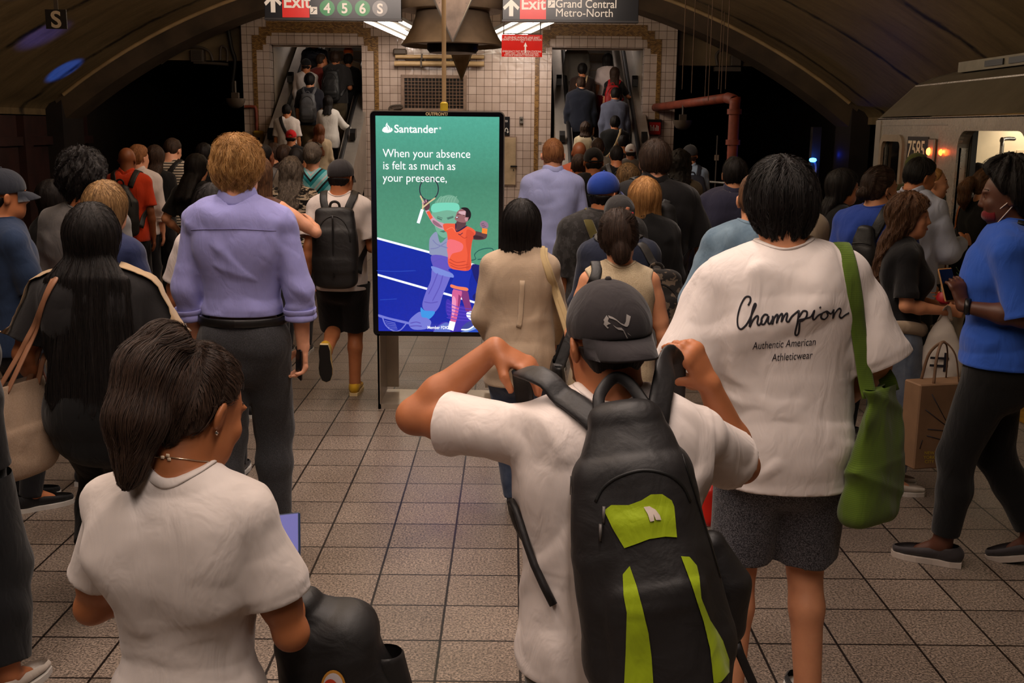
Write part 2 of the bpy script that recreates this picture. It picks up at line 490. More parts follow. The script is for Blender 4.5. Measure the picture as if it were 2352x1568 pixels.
        V = (V + np.stack(I, 1)) * s.h + s.lo
        ids = np.full(act.shape, -1, np.int32); ids[I] = np.arange(N, dtype=np.int32)
        F = []
        for ax in range(3):
            sh = [slice(None)] * 3; sh2 = [slice(None)] * 3; sh[ax] = slice(0, -1); sh2[ax] = slice(1, None)
            ch = ins[tuple(sh)] != ins[tuple(sh2)]
            b, c = [q for q in range(3) if q != ax]
            lim = [slice(None)] * 3; lim[b] = slice(1, -1); lim[c] = slice(1, -1)
            E = np.nonzero(ch[tuple(lim)]); E = list(E); E[b] = E[b] + 1; E[c] = E[c] + 1
            fl = ins[tuple(E)]
            def at(db, dc):
                q = [e.copy() for e in E]; q[b] = q[b] + db; q[c] = q[c] + dc; return ids[tuple(q)]
            quad = np.stack([at(-1, -1), at(0, -1), at(0, 0), at(-1, 0)], 1)
            flip = fl if ax != 1 else ~fl
            quad[~flip] = quad[~flip][:, ::-1]; F.append(quad)
        F = np.vstack(F); F = F[(F >= 0).all(1)]
        if s.cuts:
            C = V[F].mean(1); kill = np.zeros(len(F), bool)
            e1 = V[F[:, 2]] - V[F[:, 0]]; e2 = V[F[:, 3]] - V[F[:, 1]]; fn_ = np.cross(e1, e2); fn_ /= np.maximum(np.linalg.norm(fn_, axis=1), 1e-12)[:, None]
            for p, nv, rad in s.cuts:
                q = C - p
                kill |= (np.abs(q @ nv) < 0.45 * s.h) & (np.abs(q).max(1) < rad) & (np.abs(fn_ @ nv) > 0.75)
            F = F[~kill]; used = np.zeros(len(V), bool); used[F.ravel()] = True
            mp = np.cumsum(used) - 1; V = V[used]; F = mp[F]
            e = np.sort(np.vstack([F[:, [0, 1]], F[:, [1, 2]], F[:, [2, 3]], F[:, [3, 0]]]), 1); key = e[:, 0].astype(np.int64) * len(V) + e[:, 1]
            uq, ix, ct = np.unique(key, return_index=True, return_counts=True); be = e[ix[ct == 1]]
            if len(be):   # even out the rims of the openings
                for _ in range(10):
                    a_ = np.zeros_like(V); n_ = np.zeros(len(V)); 
                    for i_, j_ in ((0, 1), (1, 0)): np.add.at(a_, be[:, i_], V[be[:, j_]]); np.add.at(n_, be[:, i_], 1)
                    q = n_ == 2; V[q] = V[q] * .5 + a_[q] * .25
        return V.astype(np.float32), F.astype(np.int32)

def folds(seed, amp, fr=1.0, vert=0.5):
    r = np.random.RandomState(seed)
    K = r.normal(size=(6, 3)) * np.array([15, 12, 15 * vert]) * fr; W = r.normal(size=(6, 3)) * 7 * fr; ph = r.uniform(0, 6.28, (6, 2))
    def fn(x, y, z):
        o = 0
        for i in range(6):
            wv = 1.3 * np.sin(W[i, 0] * x + W[i, 1] * y + W[i, 2] * z + ph[i, 1])
            o = o + (1 - 1.6 * np.sqrt(np.sin(0.5 * (K[i, 0] * x + K[i, 1] * y + K[i, 2] * z) + wv + ph[i, 0]) ** 2 + .04))
        return o * (-amp / 3.0)
    return fn
def rotM(rx=0, ry=0, rz=0):
    return np.array((Matrix.Rotation(rz, 3, 'Z') @ Matrix.Rotation(rx, 3, 'X') @ Matrix.Rotation(ry, 3, 'Y')))
def bvh_of(V, F): return BVHTree.FromPolygons([tuple(map(float, p)) for p in V], [tuple(map(int, q)) for q in F])

def strands(name, V, F, m, parent, flow, N, L, off, radius, seed=0, nseg=9, mask=None, wave=0.0, wfreq=40, lift=0.0):
    """hair strands that run over the surface V,F along flow(p, n)"""
    r = np.random.RandomState(seed)
    C = V[F].mean(1); e1 = V[F[:, 2]] - V[F[:, 0]]; e2 = V[F[:, 3]] - V[F[:, 1]]; fn_ = np.cross(e1, e2)
    A = np.linalg.norm(fn_, axis=1)
    if mask is not None: A = A * mask(C)
    if A.sum() <= 0: return None
    idx = r.choice(len(F), N, p=A / A.sum()); w4 = r.dirichlet([1, 1, 1, 1], N)
    P0 = (V[F[idx]] * w4[:, :, None]).sum(1)
    tree = bvh_of(V, F); out = np.zeros((N, nseg, 3), np.float32)
    for i in range(N):
        p = Vector(P0[i]); loc, nn, _, _ = tree.find_nearest(p); st = L * r.uniform(0.6, 1.3) / (nseg - 1); o_ = off * r.uniform(0.3, 1.6); ph = r.uniform(0, 6.28)
        for j in range(nseg):
            q = loc + nn * (o_ + lift * (j / (nseg - 1)) ** 2)
            dirv = Vector(flow(np.array(loc), np.array(nn))); dirv = dirv - nn * dirv.dot(nn)
            if dirv.length < 1e-6: dirv = Vector((0, 0, -1))
            dirv.normalize(); sd = nn.cross(dirv)
            if wave: q = q + sd * (wave * math.sin(wfreq * j * st + ph)) + nn * (0.5 * wave * math.cos(wfreq * j * st + ph))
            out[i, j] = q
            l2, n2, _, _ = tree.find_nearest(loc + dirv * st)
            if l2 is not None: loc, nn = l2, n2
    hc = bpy.data.hair_curves.new(name); hc.add_curves([nseg] * N)
    at = hc.attributes.get('position') or hc.attributes.new('position', 'FLOAT_VECTOR', 'POINT')
    at.data.foreach_set('vector', out.ravel())
    ra = hc.attributes.get('radius') or hc.attributes.new('radius', 'FLOAT', 'POINT')
    tp = np.tile(np.linspace(1, 0.35, nseg), N) * radius
    ra.data.foreach_set('value', tp.astype(np.float32))
    hc.materials.append(m)
    o = bpy.data.objects.new(name, hc); COL.objects.link(o); o.parent = parent
    return o
# ---------------------------------------------------------------- people
DOWN = -1
ARM = {  # upper-arm direction, forearm direction, hand direction, thumb direction, finger curl   (for the right arm; x is mirrored on the left)
    'down': ((.14, -.05, -1), (.03, .16, -1), (0, .1, -1), (-.2, 1, 0), .35),
    'back': ((.16, -.36, -1), (.08, -.1, -1), (0, 0, -1), (-.2, 1, 0), .4),
    'fore': ((.14, .28, -1), (.0, .5, -1), (0, .5, -1), (-.2, 1, .2), .4),
    'bent': ((.2, -.05, -1), (-.25, 1, .15), (-.3, 1, .1), (-.3, .2, 1), .6),
    'phone': ((.2, -.12, -1), (-.45, .8, .35), (-.5, .8, .2), (-.3, 0, 1), .7),
    'strap': ((.3, .15, -1), (-.25, .5, .75), (-.4, .2, .6), (-.9, .2, .2), 1.0),
    'rail': ((.35, .35, -.8), (.3, .9, -.15), (.1, 1, -.3), (-1, .2, 0), .5),
    'tote': ((.26, -.1, -1), (-.1, .8, -.1), (-.3, 1, 0), (-.3, .2, 1), .8),
    'akimbo': ((.5, -.25, -1), (-.2, .75, -.35), (-.4, .8, -.2), (-.5, .3, .6), .5),
}
SKINS = {'fair': srgb(224, 164, 132), 'light': srgb(214, 152, 114), 'tan': srgb(190, 122, 80), 'olive': srgb(200, 136, 94), 'brown': srgb(140, 84, 54), 'dark': srgb(84, 50, 36)}
HAIRS = {'black': (srgb(14, 12, 12), srgb(38, 32, 30)), 'dark': (srgb(36, 26, 21), srgb(76, 56, 44)), 'brown': (srgb(62, 42, 30), srgb(120, 84, 58)),
         'blond': (srgb(130, 88, 44), srgb(216, 168, 104)), 'darkblond': (srgb(92, 66, 42), srgb(190, 150, 100)), 'ginger': (srgb(112, 70, 42), srgb(168, 116, 76)),
         'grey': (srgb(66, 58, 52), srgb(150, 136, 122)), 'auburn': (srgb(70, 38, 24), srgb(132, 76, 44)), 'straw': (srgb(150, 104, 58), srgb(206, 156, 98))}

def ik(hip, ank, l1, l2, fwd=np.array([0, 1., 0])):
    d = ank - hip; D = min(np.linalg.norm(d), (l1 + l2) * 0.9995); u = nrm(d)
    a = (l1 * l1 - l2 * l2 + D * D) / (2 * D); h = math.sqrt(max(l1 * l1 - a * a, 0)); p = nrm(fwd - u * (fwd @ u))
    return hip + u * a + p * h

def headprims(g, M, c, k=0.0, face=True):
    """add a head to grid g; M head rotation, c centre (canonical units)"""
    T = lambda p: c + M @ np.asarray(p, float)
    g.ell(T((0, -.012, .03)), (.0755, .097, .092), .01, R=M)
    g.ell(T((0, .025, -.025)), (.062, .068, .085), .03, R=M)
    g.ell(T((0, .052, -.085)), (.034, .03, .026), .03, R=M)
    for s in (-1, 1):
        g.ell(T((s * .046, .02, -.062)), (.016, .034, .024), .03, R=M)      # jaw angle
        g.ell(T((s * .04, .066, -.022)), (.02, .016, .018), .02, R=M)      # cheek
        e = M @ rotM(0, s * .12, s * .5)
        g.ell(T((s * .084, -.014, -.008)), (.009, .020, .032), .008, R=e)
        g.ell(T((s * .093, -.008, -.006)), (.006, .009, .016), .004, 's', R=e)
    if face:
        for s in (-1, 1):
            g.ell(T((s * .031, .09, .012)), (.018, .012, .011), .012, 's', R=M)
            g.ell(T((s * .031, .0755, .012)), (.013, .0115, .010), .006, R=M)
            g.ell(T((s * .03, .081, .032)), (.022, .009, .006), .012, R=M)
        g.cap(T((0, .085, .018)), T((0, .104, -.022)), .008, .0105, .012)
        for s in (-1, 1): g.ell(T((s * .011, .094, -.027)), (.009, .01, .008), .008, R=M)
        g.ell(T((0, .084, -.055)), (.022, .010, .007), .006, R=M)
        g.ell(T((0, .082, -.067)), (.019, .010, .007), .006, R=M)
        g.ell(T((0, .094, -.061)), (.024, .006, .0022), .004, 's', R=M)

def handprims(g, W, hd, th, curl, left, sc=1.0, rmin=0.0, spreadk=1.0):
    hd = nrm(hd); th = nrm(np.asarray(th, float) - hd * (np.asarray(th, float) @ hd)); pn = np.cross(hd, th) * (1 if left else -1)
    g.loft([W + hd * .0, W + hd * .03, W + hd * .06, W + hd * .092], np.array([.026, .036, .041, .038]) * sc, np.array([.019, .017, .015, .012]) * sc, th, .015)
    tips = []
    for i, (o, L) in enumerate(((.031, .068), (.0105, .078), (-.0105, .073), (-.031, .058))):
        b = W + hd * (.088 - abs(o) * .15) + th * o; ang = curl * (0.75 + 0.12 * i); p = b; spread = o * 1.3 * spreadk
        for sgm, (fr, am) in enumerate(((.42, .55), (.33, 1.25), (.25, 1.75))):
            a = ang * am; dr = nrm(hd * math.cos(a) + pn * math.sin(a) + th * spread); q = p + dr * L * fr
            r0 = max(.0092 - .0009 * sgm, rmin) * sc; g.cap(p, q, r0, r0 * .93, .006 if sgm else .012); p = q
        tips.append(p)
    b = W + hd * .028 + th * .028 * sc + pn * .006; d1 = nrm(hd * .65 + th * .62 + pn * (.35 + .3 * curl)); d2 = nrm(hd * .9 + th * .12 + pn * (.3 + .5 * curl))
    m = b + d1 * .042; e = m + d2 * .034
    g.cap(W + hd * .012 + th * .012, m, .0155 * sc, .0115 * sc, .014); g.cap(m, e, max(.0108, rmin) * sc, max(.0088, rmin) * sc, .006)
    return W + hd * .075 + pn * .02, pn, tips

class P: pass

def person(label, px, py, Y, H=None, yaw=0.0, sex='m', skin_='light', hair=('short', 'dark'), top=None, bottom=None, shoes=None,
           arms=('down', 'down'), stance='stand', head=(0, 0, 0), lean=0.0, wide=1.0, hat=None, h=None, group=None, face=False,
           strandN=0, glasses=False, seed=None, X=None, twist=0.0, hscale=1.0, footY=None, socks=None, base=None, esc=False, side=0.0):
    if esc or (group and 'escalator' in group):   # standing on the moving stairs: the step under the feet follows from the photo
        for _ in range(30): Y = ESC0 + (atY(px, py, Y)[2] - H) / .5774
        base = max(0, math.floor((Y - ESC0) / .3464)) * .2 + .01; H = atY(px, py, Y)[2] - base
    seed = seed if seed is not None else (hash_(label) % 9999)
    rs = np.random.RandomState(seed)
    KA = .94
    top = dict(dict(col=srgb(40, 40, 42), kind='plain', sleeve='short', hem=.86, fit=.018, fold=.006), **(top or {}))
    bottom = dict(dict(kind='pants', col=srgb(26, 26, 30), fit=.012, end=.07, fab='plain', waist=1.02), **(bottom or {}))
    shoes = dict(dict(col=srgb(24, 24, 26), sole=srgb(200, 196, 190)), **(shoes or {}))
    f = sex == 'f'; wd = wide * (0.92 if f else 1.0)
    # --- skeleton, for a 1.75 m body
    piv = np.array([0, 0, .95]); Rl = rotM(-lean, side, twist)
    up = lambda p: piv + Rl @ (np.asarray(p, float) - piv)
    shx = .164 * wd * (.97 if f else 1.04)
    neck = up((0, -.018, 1.485)); Mh = Rl @ rotM(-head[1], head[2], head[0])
    hc = neck + Rl @ np.array([0, .012, .045]) + Mh @ np.array([0, .018, .095])
    hs = hscale
    htop = hc + Mh @ np.array([0, -.01, .125])
    thick = {'bald': 0, 'buzz': .006, 'short': .014, 'fringe': .004}.get(hair[0], .02) + (.012 if hat else 0)
    tgt = atY(px, py, Y)
    if H is None: sc = tgt[2] / (htop[2] + thick); base = 0.0
    else: sc = H / (htop[2] + thick); base = tgt[2] - (htop[2] + thick) * sc if base is None else base
    cy, sy = math.cos(yaw), math.sin(yaw)
    off = np.array([cy * htop[0] - sy * htop[1], sy * htop[0] + cy * htop[1]]) * sc
    root = empty('person', (tgt[0] - off[0], tgt[1] - off[1], base), label, 'person', group, yaw)
    h = (h or min(max(.0014 * Y, .0048), .015)) / sc
    o = P(); o.root = root; o.sc = sc; o.yaw = yaw; o.Y = Y
    A = []
    for side, key in ((-1, arms[0]), (1, arms[1])):
        u, fo, hd, th, cu = ARM[key] if isinstance(key, str) else key
        mir = np.array([side, 1, 1.]) if isinstance(key, str) else np.ones(3)
        Sh = up((side * shx, -.012, 1.415)); u = nrm(np.array(u) * mir); fo = nrm(np.array(fo) * mir)
        if isinstance(key, str): u = Rl @ u if lean < .2 else u
        la, lf = (.275, .235) if f else (.29, .25)
        E_ = Sh + u * la; W = E_ + fo * lf
        A.append(dict(S=Sh, E=E_, W=W, u=u, f=fo, hd=nrm(np.array(hd) * mir), th=np.array(th) * mir, cu=cu, left=side < 0))
    st = {'stand': ((-.085, 0, 0, 0), (.085, .02, 0, 0)), 'walkL': ((-.08, .2, 0, 0), (.08, -.26, .03, .65)), 'walkR': ((-.08, -.26, .03, .65), (.08, .2, 0, 0)),
          'kick': ((-.08, -.42, .22, 1.35), (.07, .10, 0, 0)), 'step': ((-.085, .02, 0, 0), (.085, .3, .2, 0)), 'heelL': ((-.08, -.16, .07, 1.1), (.09, .12, 0, 0))}[stance] if isinstance(stance, str) else stance
    Lg = []
    for side, (fx, fy, fl, fp) in zip((-1, 1), st):
        hip = np.array([side * .085, 0, .915]); R_ = rotM(-fp, 0, 0)
        toe = np.array([fx, fy + .13, .02 + fl]); ank = toe + R_ @ np.array([0, -.15, .07])
        if fp == 0: ank = np.array([fx, fy - .02, .09 + fl])
        d = ank - hip
        if np.linalg.norm(d) > .835: ank = hip + nrm(d) * .835
        kn = ik(hip, ank, .43, .41); Lg.append(dict(hip=hip, kn=kn, ank=ank, R=R_))
    bs = .9 if f else 1.0; al = bs * (0.5 + 0.5 * wide)
    # --- torso sections (z, half width, half depth, y)
    if f: sec = [(.84, .150, .110, -.02), (.92, .172, .122, -.025), (1.0, .160, .108, -.01), (1.10, .128, .092, .0), (1.22, .136, .100, .005), (1.31, .150, .108, .005), (1.39, .150, .092, -.01), (1.45, .10, .07, -.018), (1.50, .05, .05, -.018)]
    else: sec = [(.84, .150, .110, -.01), (.92, .165, .118, -.018), (1.0, .156, .108, -.008), (1.10, .150, .104, .0), (1.22, .162, .112, .0), (1.32, .178, .118, -.005), (1.40, .170, .100, -.015), (1.455, .115, .075, -.022), (1.50, .057, .056, -.018)]
    sec = [(z, a * KA * (wide if z < 1.42 else 1 + (wide - 1) * .5), b * (1 + (wide - 1) * .9), y) for z, a, b, y in sec]
    def torso(g, e, zmin=0.0, k=.0, ey=None):
        q = [s_ for s_ in sec if s_[0] >= zmin - .1]
        g.loft([up((0, y, z)) for z, a, b, y in q], [a + e * (1 if z < 1.41 else .45) for z, a, b, y in q], [b + (ey if ey is not None else e) * (1 if z < 1.41 else .45) for z, a, b, y in q], Rl @ np.array([1, 0, 0]), k, n=2.35)
        for s in (-1, 1):
            g.cap(up((s * shx * .35, -.025, 1.468)), up((s * shx, -.012, 1.418)), .040 * al + e * .4, .050 * al + e * .8, .05)      # shoulder slope
            g.ell(up((s * .082 * wd, -.085, 1.33)), np.array([.07, .04, .10]) * wd + e, .05)                  # shoulder blade
            if f and top.get('bust', 1): g.ell(up((s * .07, .095, 1.27)), np.array([.058, .05, .055]) + e, .05)
    # --- body (skin)
    allp = np.array([q for a in A for q in (a['S'], a['E'], a['W'], a['W'] + a['hd'] * .19, a['W'] - a['hd'] * .05)] + [l[k_] for l in Lg for k_ in ('hip', 'kn', 'ank')] + [hc + [0, 0, .15], hc + [.13, .13, 0], hc - [.13, .13, 0], [.2, .2, 0.02], [-.2, -.2, 0.02]])
    lo, hi = allp.min(0) - .1, allp.max(0) + .1; lo[2] = max(lo[2], 0.0)
    g = SDF(lo, hi, h)
    torso(g, -.012)
    g.cap(neck - Rl @ np.array([0, 0, .03]), hc + Mh @ np.array([0, -.025, -.05]), (.052 if f else .060), (.048 if f else .057), .035)
    g.cap(up((0, -.03, 1.44)), hc + Mh @ np.array([0, -.045, -.03]), .045, .04, .04)
    hc_r = hc
    headprims(g, Mh * 1.0, hc_r, face=True)
    o.hands = []
    for a in A:
        g.cap(a['S'], a['S'] + a['u'] * .1, .050 * al, .048 * al, .04); g.cap(a['S'], a['E'], .049 * al, .038 * al, .03)
        g.cap(a['S'] + a['u'] * .08, a['S'] + a['u'] * .2, .048 * al, .045 * al, .03)
        m_ = a['E'] + a['f'] * .08; g.cap(a['E'], m_, .039 * al, .041 * al, .02); g.cap(m_, a['W'], .041 * al, .026 * bs, .02)
        hp, pn, tips = handprims(g, a['W'], a['hd'], a['th'], a['cu'], a['left'], .92 if f else 1.0, h * .8 if h > .008 else 0, 1.0); o.hands.append((hp, pn, a['hd'], tips))
    lw = (1 + (wide - 1) * .8)
    for l in Lg:
        g.cap(l['hip'], l['kn'], .084 * lw, .054, .05); cm = l['kn'] * .66 + l['ank'] * .34 + np.array([0, -.018, 0])
        g.cap(l['kn'], l['ank'], .050, .036, .03); g.cap(l['kn'] * .9 + l['ank'] * .1, cm, .048, .050 * lw, .03); g.cap(cm, l['ank'], .047, .033, .03)
        g.cap(l['ank'], l['ank'] + l['R'] @ np.array([0, .09, -.05]), .034, .03, .02); g.cap(l['ank'], l['ank'] + l['R'] @ np.array([0, -.02, -.04]), .032, .028, .02)
    V, F = g.mesh(); V *= sc; o.bodyVF = (V, F)
    bd = mesh('body', V, F, skin(SKINS[skin_]), root)
    o.up, o.A, o.Lg, o.neck, o.hc, o.Mh, o.Rl, o.shx = up, A, Lg, neck, hc, Mh, Rl, shx
    if face:
        for s in (-1, 1):
            e = MB(); c = hc + Mh @ np.array([s * .031, .0752, .012]); 
            e.lathe([(.0001, -.0105)] + [(.0105 * math.cos(t), .0105 * math.sin(t)) for t in np.linspace(-1.4, 1.4, 8)] + [(.0001, .0105)], (0, 0, 0), 14)
            vv = np.array(e.v); ei = mesh('eye', (vv + c) * sc, e.f, plain('eye_white', srgb(215, 200, 190), .3), bd)
            d_ = MB(); d_.lathe([(.0001, .0103), (.005, .0096), (.0052, .0085)], (0, 0, 0), 12); vv = np.array(d_.v) @ rotM(-math.pi / 2, 0, 0).T
            mesh('iris', (c + (vv @ Mh.T) + Mh @ np.array([0, .0012, 0])) * sc, d_.f, plain('iris', srgb(36, 26, 20), .2), bd)
            v, f_ = sweep([hc + Mh @ np.array(q) for q in ((s * .012, .0845, .034), (s * .03, .083, .040), (s * .05, .068, .036))], .0045, .0022, Mh @ np.array([0, 1, 0]), 8); mesh('eyebrow', v * sc, f_, hairmat(*HAIRS['dark']), bd)
        v, f_ = sweep([hc + Mh @ np.array(q) for q in ((-.022, .087, -.0605), (-.01, .0955, -.0585), (0, .0965, -.0595), (.01, .0955, -.0585), (.022, .087, -.0605))], [.003, .006, .0065, .006, .003], .002, Mh @ np.array([0, 1, 0]), 8)
        mesh('lips', v * sc, f_, plain('lips', srgb(150, 78, 66), .45), bd)
    # --- top
    if top['sleeve'] is not None:
        e = top['fit'] * .75; hem = top['hem']; sl = top['sleeve']
        pts = [up((.24 * wide, .2, hem)), up((-.24 * wide, -.2, hem)), up((.1, .1, 1.52)), up((-.1, -.15, 1.52))]
        for a in A:
            n_ = {'short': .62, 'none': .0}.get(sl, 1.0); n_ = top.get('slen', n_)
            pts += [a['S'] + .11, a['S'] - .11]
            if sl != 'none': pts += [a['S'] + a['u'] * .3 * min(n_, 1) + .1, a['S'] + a['u'] * .3 * min(n_, 1) - .1]
            if sl in ('long', 'roll'): pts += [a['E'] + .08, a['E'] - .08, a['W'] + .07, a['W'] - .07]
        pts = np.array(pts); g = SDF(pts.min(0) - .05 - e, pts.max(0) + .05 + e, h * 1.0)
        torso(g, e, hem, ey=e * 1.1)
        if hem < .9: # the skirt of the garment hangs straight from the widest place
            q = [s_ for s_ in sec if s_[0] <= 1.25]; wmax = max(s_[1] for s_ in q) * .985; dmax = max(s_[2] for s_ in q)
            hang = top.get('hang', .75)
            g.loft([up((0, -.005, 1.30)), up((0, -.01, 1.1)), (0, -.012, min(hem, .8) - .06)], [(sec[5][1] * .9 + e), (sec[4][1] * (1 - hang) + wmax * hang + e), wmax + e * 1.25], [sec[5][2] * .8 + e, (sec[4][2] * (1 - hang) + dmax * hang + e), dmax + e * 1.2], (1, 0, 0), .05, n=2.3)
        g.cut((0, 0, hem), (0, top.get('hemtilt', 0), -1))
        nz = top.get('neckz', 0.012); npn = nrm(Rl @ np.array([0, .28 if top.get('collar') != 'v' else .8, 1])); npp = up((0, -.02, 1.488 + nz)); nax = Rl @ np.array([0, 0, 1])
        X, Y_, Z = g.xyz((slice(None),) * 3)
        qx, qy, qz = X - npp[0], Y_ - npp[1], Z - npp[2]; pd = qx * npn[0] + qy * npn[1] + qz * npn[2]; pw = qx * nax[0] + qy * nax[1] + qz * nax[2]
        nr = top.get('neckr', .064 if f else .074)
        cyl = np.sqrt(np.maximum(qx * qx + qy * qy + qz * qz - pw * pw, 0)) - nr
        rem = np.minimum(pw + .05, -cyl); g.d = np.maximum(g.d, rem).astype(np.float32)
        if sl != 'none':
            for a in A:
                g2 = SDF(pts.min(0) - .05 - e, pts.max(0) + .05 + e, h * 1.0)
                rs_ = top.get('srad', .053) * al + e * .6
                if sl == 'short':
                    end = a['S'] + a['u'] * (.29 * top.get('slen', .62)); g2a = rs_ + top.get('flare', .012)
                    g2.cap(a['S'] + a['u'] * .02, end + a['u'] * .03, rs_, g2a, .05)
                    g2.cut(end, a['u'])
                else:
                    g2.cap(a['S'] + a['u'] * .02, a['E'], rs_, .047 * al + e * .8, .05)
                    fe = top.get('slen', .55 if sl == 'roll' else .95); end = a['E'] + a['f'] * (.25 * fe)
                    g2.cap(a['E'], end + a['f'] * .03, .047 * al + e * .8, (.047 if sl == 'roll' else .034) * al + e * .6, .03)
                    X, Y_, Z = g2.xyz(g2.sub(end - .13 - e, end + .13 + e)); sl_ = g2.sub(end - .13 - e, end + .13 + e)
                    g2.d[sl_] = np.maximum(g2.d[sl_], ((X - end[0]) * a['f'][0] + (Y_ - end[1]) * a['f'][1] + (Z - end[2]) * a['f'][2]).astype(np.float32)); g2.cuts.append((end, a['f'], .12 + e))
                kk = .022; q = np.maximum(kk - np.abs(g.d - g2.d), 0) / kk; g.d = np.minimum(g.d, g2.d) - q * q * (kk / 4)
                p_, n_, r_ = g2.cuts[0]; g.cuts.append((p_, n_, .12 + e))
        else:
            for a in A: g.ell(a['S'] + np.array([.075 * (1 if not a['left'] else -1), 0, -.01]), (.075, .2, .085), .012, 's')
        if top['fold']:
            cuts = g.cuts
            def fade(x, y, z, fn=folds(seed, top['fold'] * 2.0, 1.0, top.get('vert', .6))):
                wgt = 1.0
                for p_, n_, r_ in cuts:
                    dd = np.abs((x - p_[0]) * n_[0] + (y - p_[1]) * n_[1] + (z - p_[2]) * n_[2]); wgt = wgt * np.clip(dd / .03, .35, 1)
                return np.minimum(fn(x, y, z) * wgt, .0035)
            g.disp(fade)
            for p_, n_, r_ in cuts:
                sl_ = g.sub(p_ - (r_ if r_ < 5 else 2), p_ + (r_ if r_ < 5 else 2))
        V, F = g.mesh(); V *= sc
        tm = fabric(top['col'], top['kind'], top.get('col2'), seed % 7) if not isinstance(top.get('mat'), bpy.types.Material) else top['mat']
        o.top = mesh(top.get('name', 'shirt'), V, F, tm, root); o.topVF = (V, F); o.bvh = bvh_of(V, F)
        if top.get('collar') in (None, 'crew', 'shirt') and (Y < 9 or top.get('collar') == 'shirt'):
            ring = []; rf = []; u_ = Vector(nax); shc = top.get('collar') == 'shirt'
            for t in np.linspace(0, 2 * math.pi, 33):
                rd = Rl @ np.array([math.sin(t), -math.cos(t), 0]); p0 = Vector((npp + rd * (nr + .006) + nax * .14) * sc)
                hit = o.bvh.ray_cast(p0, -u_, .3 * sc)
                ring.append(np.array(hit[0]) / sc if hit[0] is not None else npp + rd * nr); rf.append((hit[1] if hit[0] is not None else rd) if not shc else rd + nax * .35)
            ring = np.array(ring); rf = np.array(rf)
            for _ in range(4): ring[:-1] = (np.roll(ring[:-1], 1, 0) + 2 * ring[:-1] + np.roll(ring[:-1], -1, 0)) / 4; ring[-1] = ring[0]; rf[:-1] = (np.roll(rf[:-1], 1, 0) + 2 * rf[:-1] + np.roll(rf[:-1], -1, 0)) / 4; rf[-1] = rf[0]
            if shc:
                tt = np.linspace(0, 2 * math.pi, 33); ring = ring + nax * .012 - rf * .004; q = [t for t in range(33) if abs(tt[t] - math.pi) > .35]; q = [t for t in q if tt[t] > math.pi][:-1] + [t for t in q if tt[t] < math.pi]
                v, f_ = sweep(ring[q], .021, .006, rf[q], 10, k=2, power=3); mesh('collar', v * sc, f_, tm, o.top)
            else:
                ring = np.roll(ring[:-1], 16, 0); rf = np.roll(rf[:-1], 16, 0); ring = np.vstack([ring, ring[:1]]); rf = np.vstack([rf, rf[:1]]); v, f_ = sweep(ring, .0115, .0045, rf, 8, k=2, caps=False); mesh('neckband', v * sc, f_, tm, o.top)
        if sl == 'roll':
            for a in A:
                end = a['E'] + a['f'] * (.25 * top.get('slen', .55)); rr = .047 * al + e * .6 + .004
                r1 = nrm(np.cross(a['f'], (0.3, .5, .1))); r2 = np.cross(a['f'], r1)
                for kk in (0, 1):
                    ring = [end - a['f'] * (.012 + .02 * kk) + (r1 * math.cos(t) + r2 * math.sin(t)) * (rr + .003 * math.sin(3 * t + kk)) for t in np.linspace(0, 2 * math.pi, 19)]
                    v, f_ = sweep(ring, .016, .006, [r1 * math.cos(t) + r2 * math.sin(t) + a['f'] * (.3 * (kk * 2 - 1)) for t in np.linspace(0, 2 * math.pi, 19)], 8, k=2, caps=False)
                    mesh('cuff', v * sc, f_, tm, o.top)
    # --- bottom
    if bottom['kind']:
        e = bottom['fit']; bk = bottom['kind']; wz = bottom['waist'] if bottom.get('belt') else max(min(bottom['waist'], top['hem'] + .05), .80); end = bottom['end']
        pts = [(.3 * wide, .28, wz + .05), (-.3 * wide, -.28, .6)]
        for l in Lg:
            for q in ('hip', 'kn', 'ank'): pts += [l[q] + .13, l[q] - .13]
        pts = np.array(pts); lo, hi = pts.min(0), pts.max(0); lo[2] = max(min(end, lo[2] + .05) - .06, -.02) if bk not in ('shorts', 'skirt') else end - .06
        g = SDF(lo - .02, hi + .02, h * 1.1)
        q = [s_ for s_ in sec if s_[0] < wz + .2]
        g.loft([(0, y, z) for z, a, b, y in q], [a + e * .8 + .004 for z, a, b, y in q], [b + e * .8 for z, a, b, y in q], (1, 0, 0), 0, n=2.3)
        for s in (-1, 1): g.ell((s * .078 * (1 + (wide - 1) * .6), -.058 * wide, .90), np.array([.082, .078, .095]) * (1 + (wide - 1) * .6) + e * .5, .04)
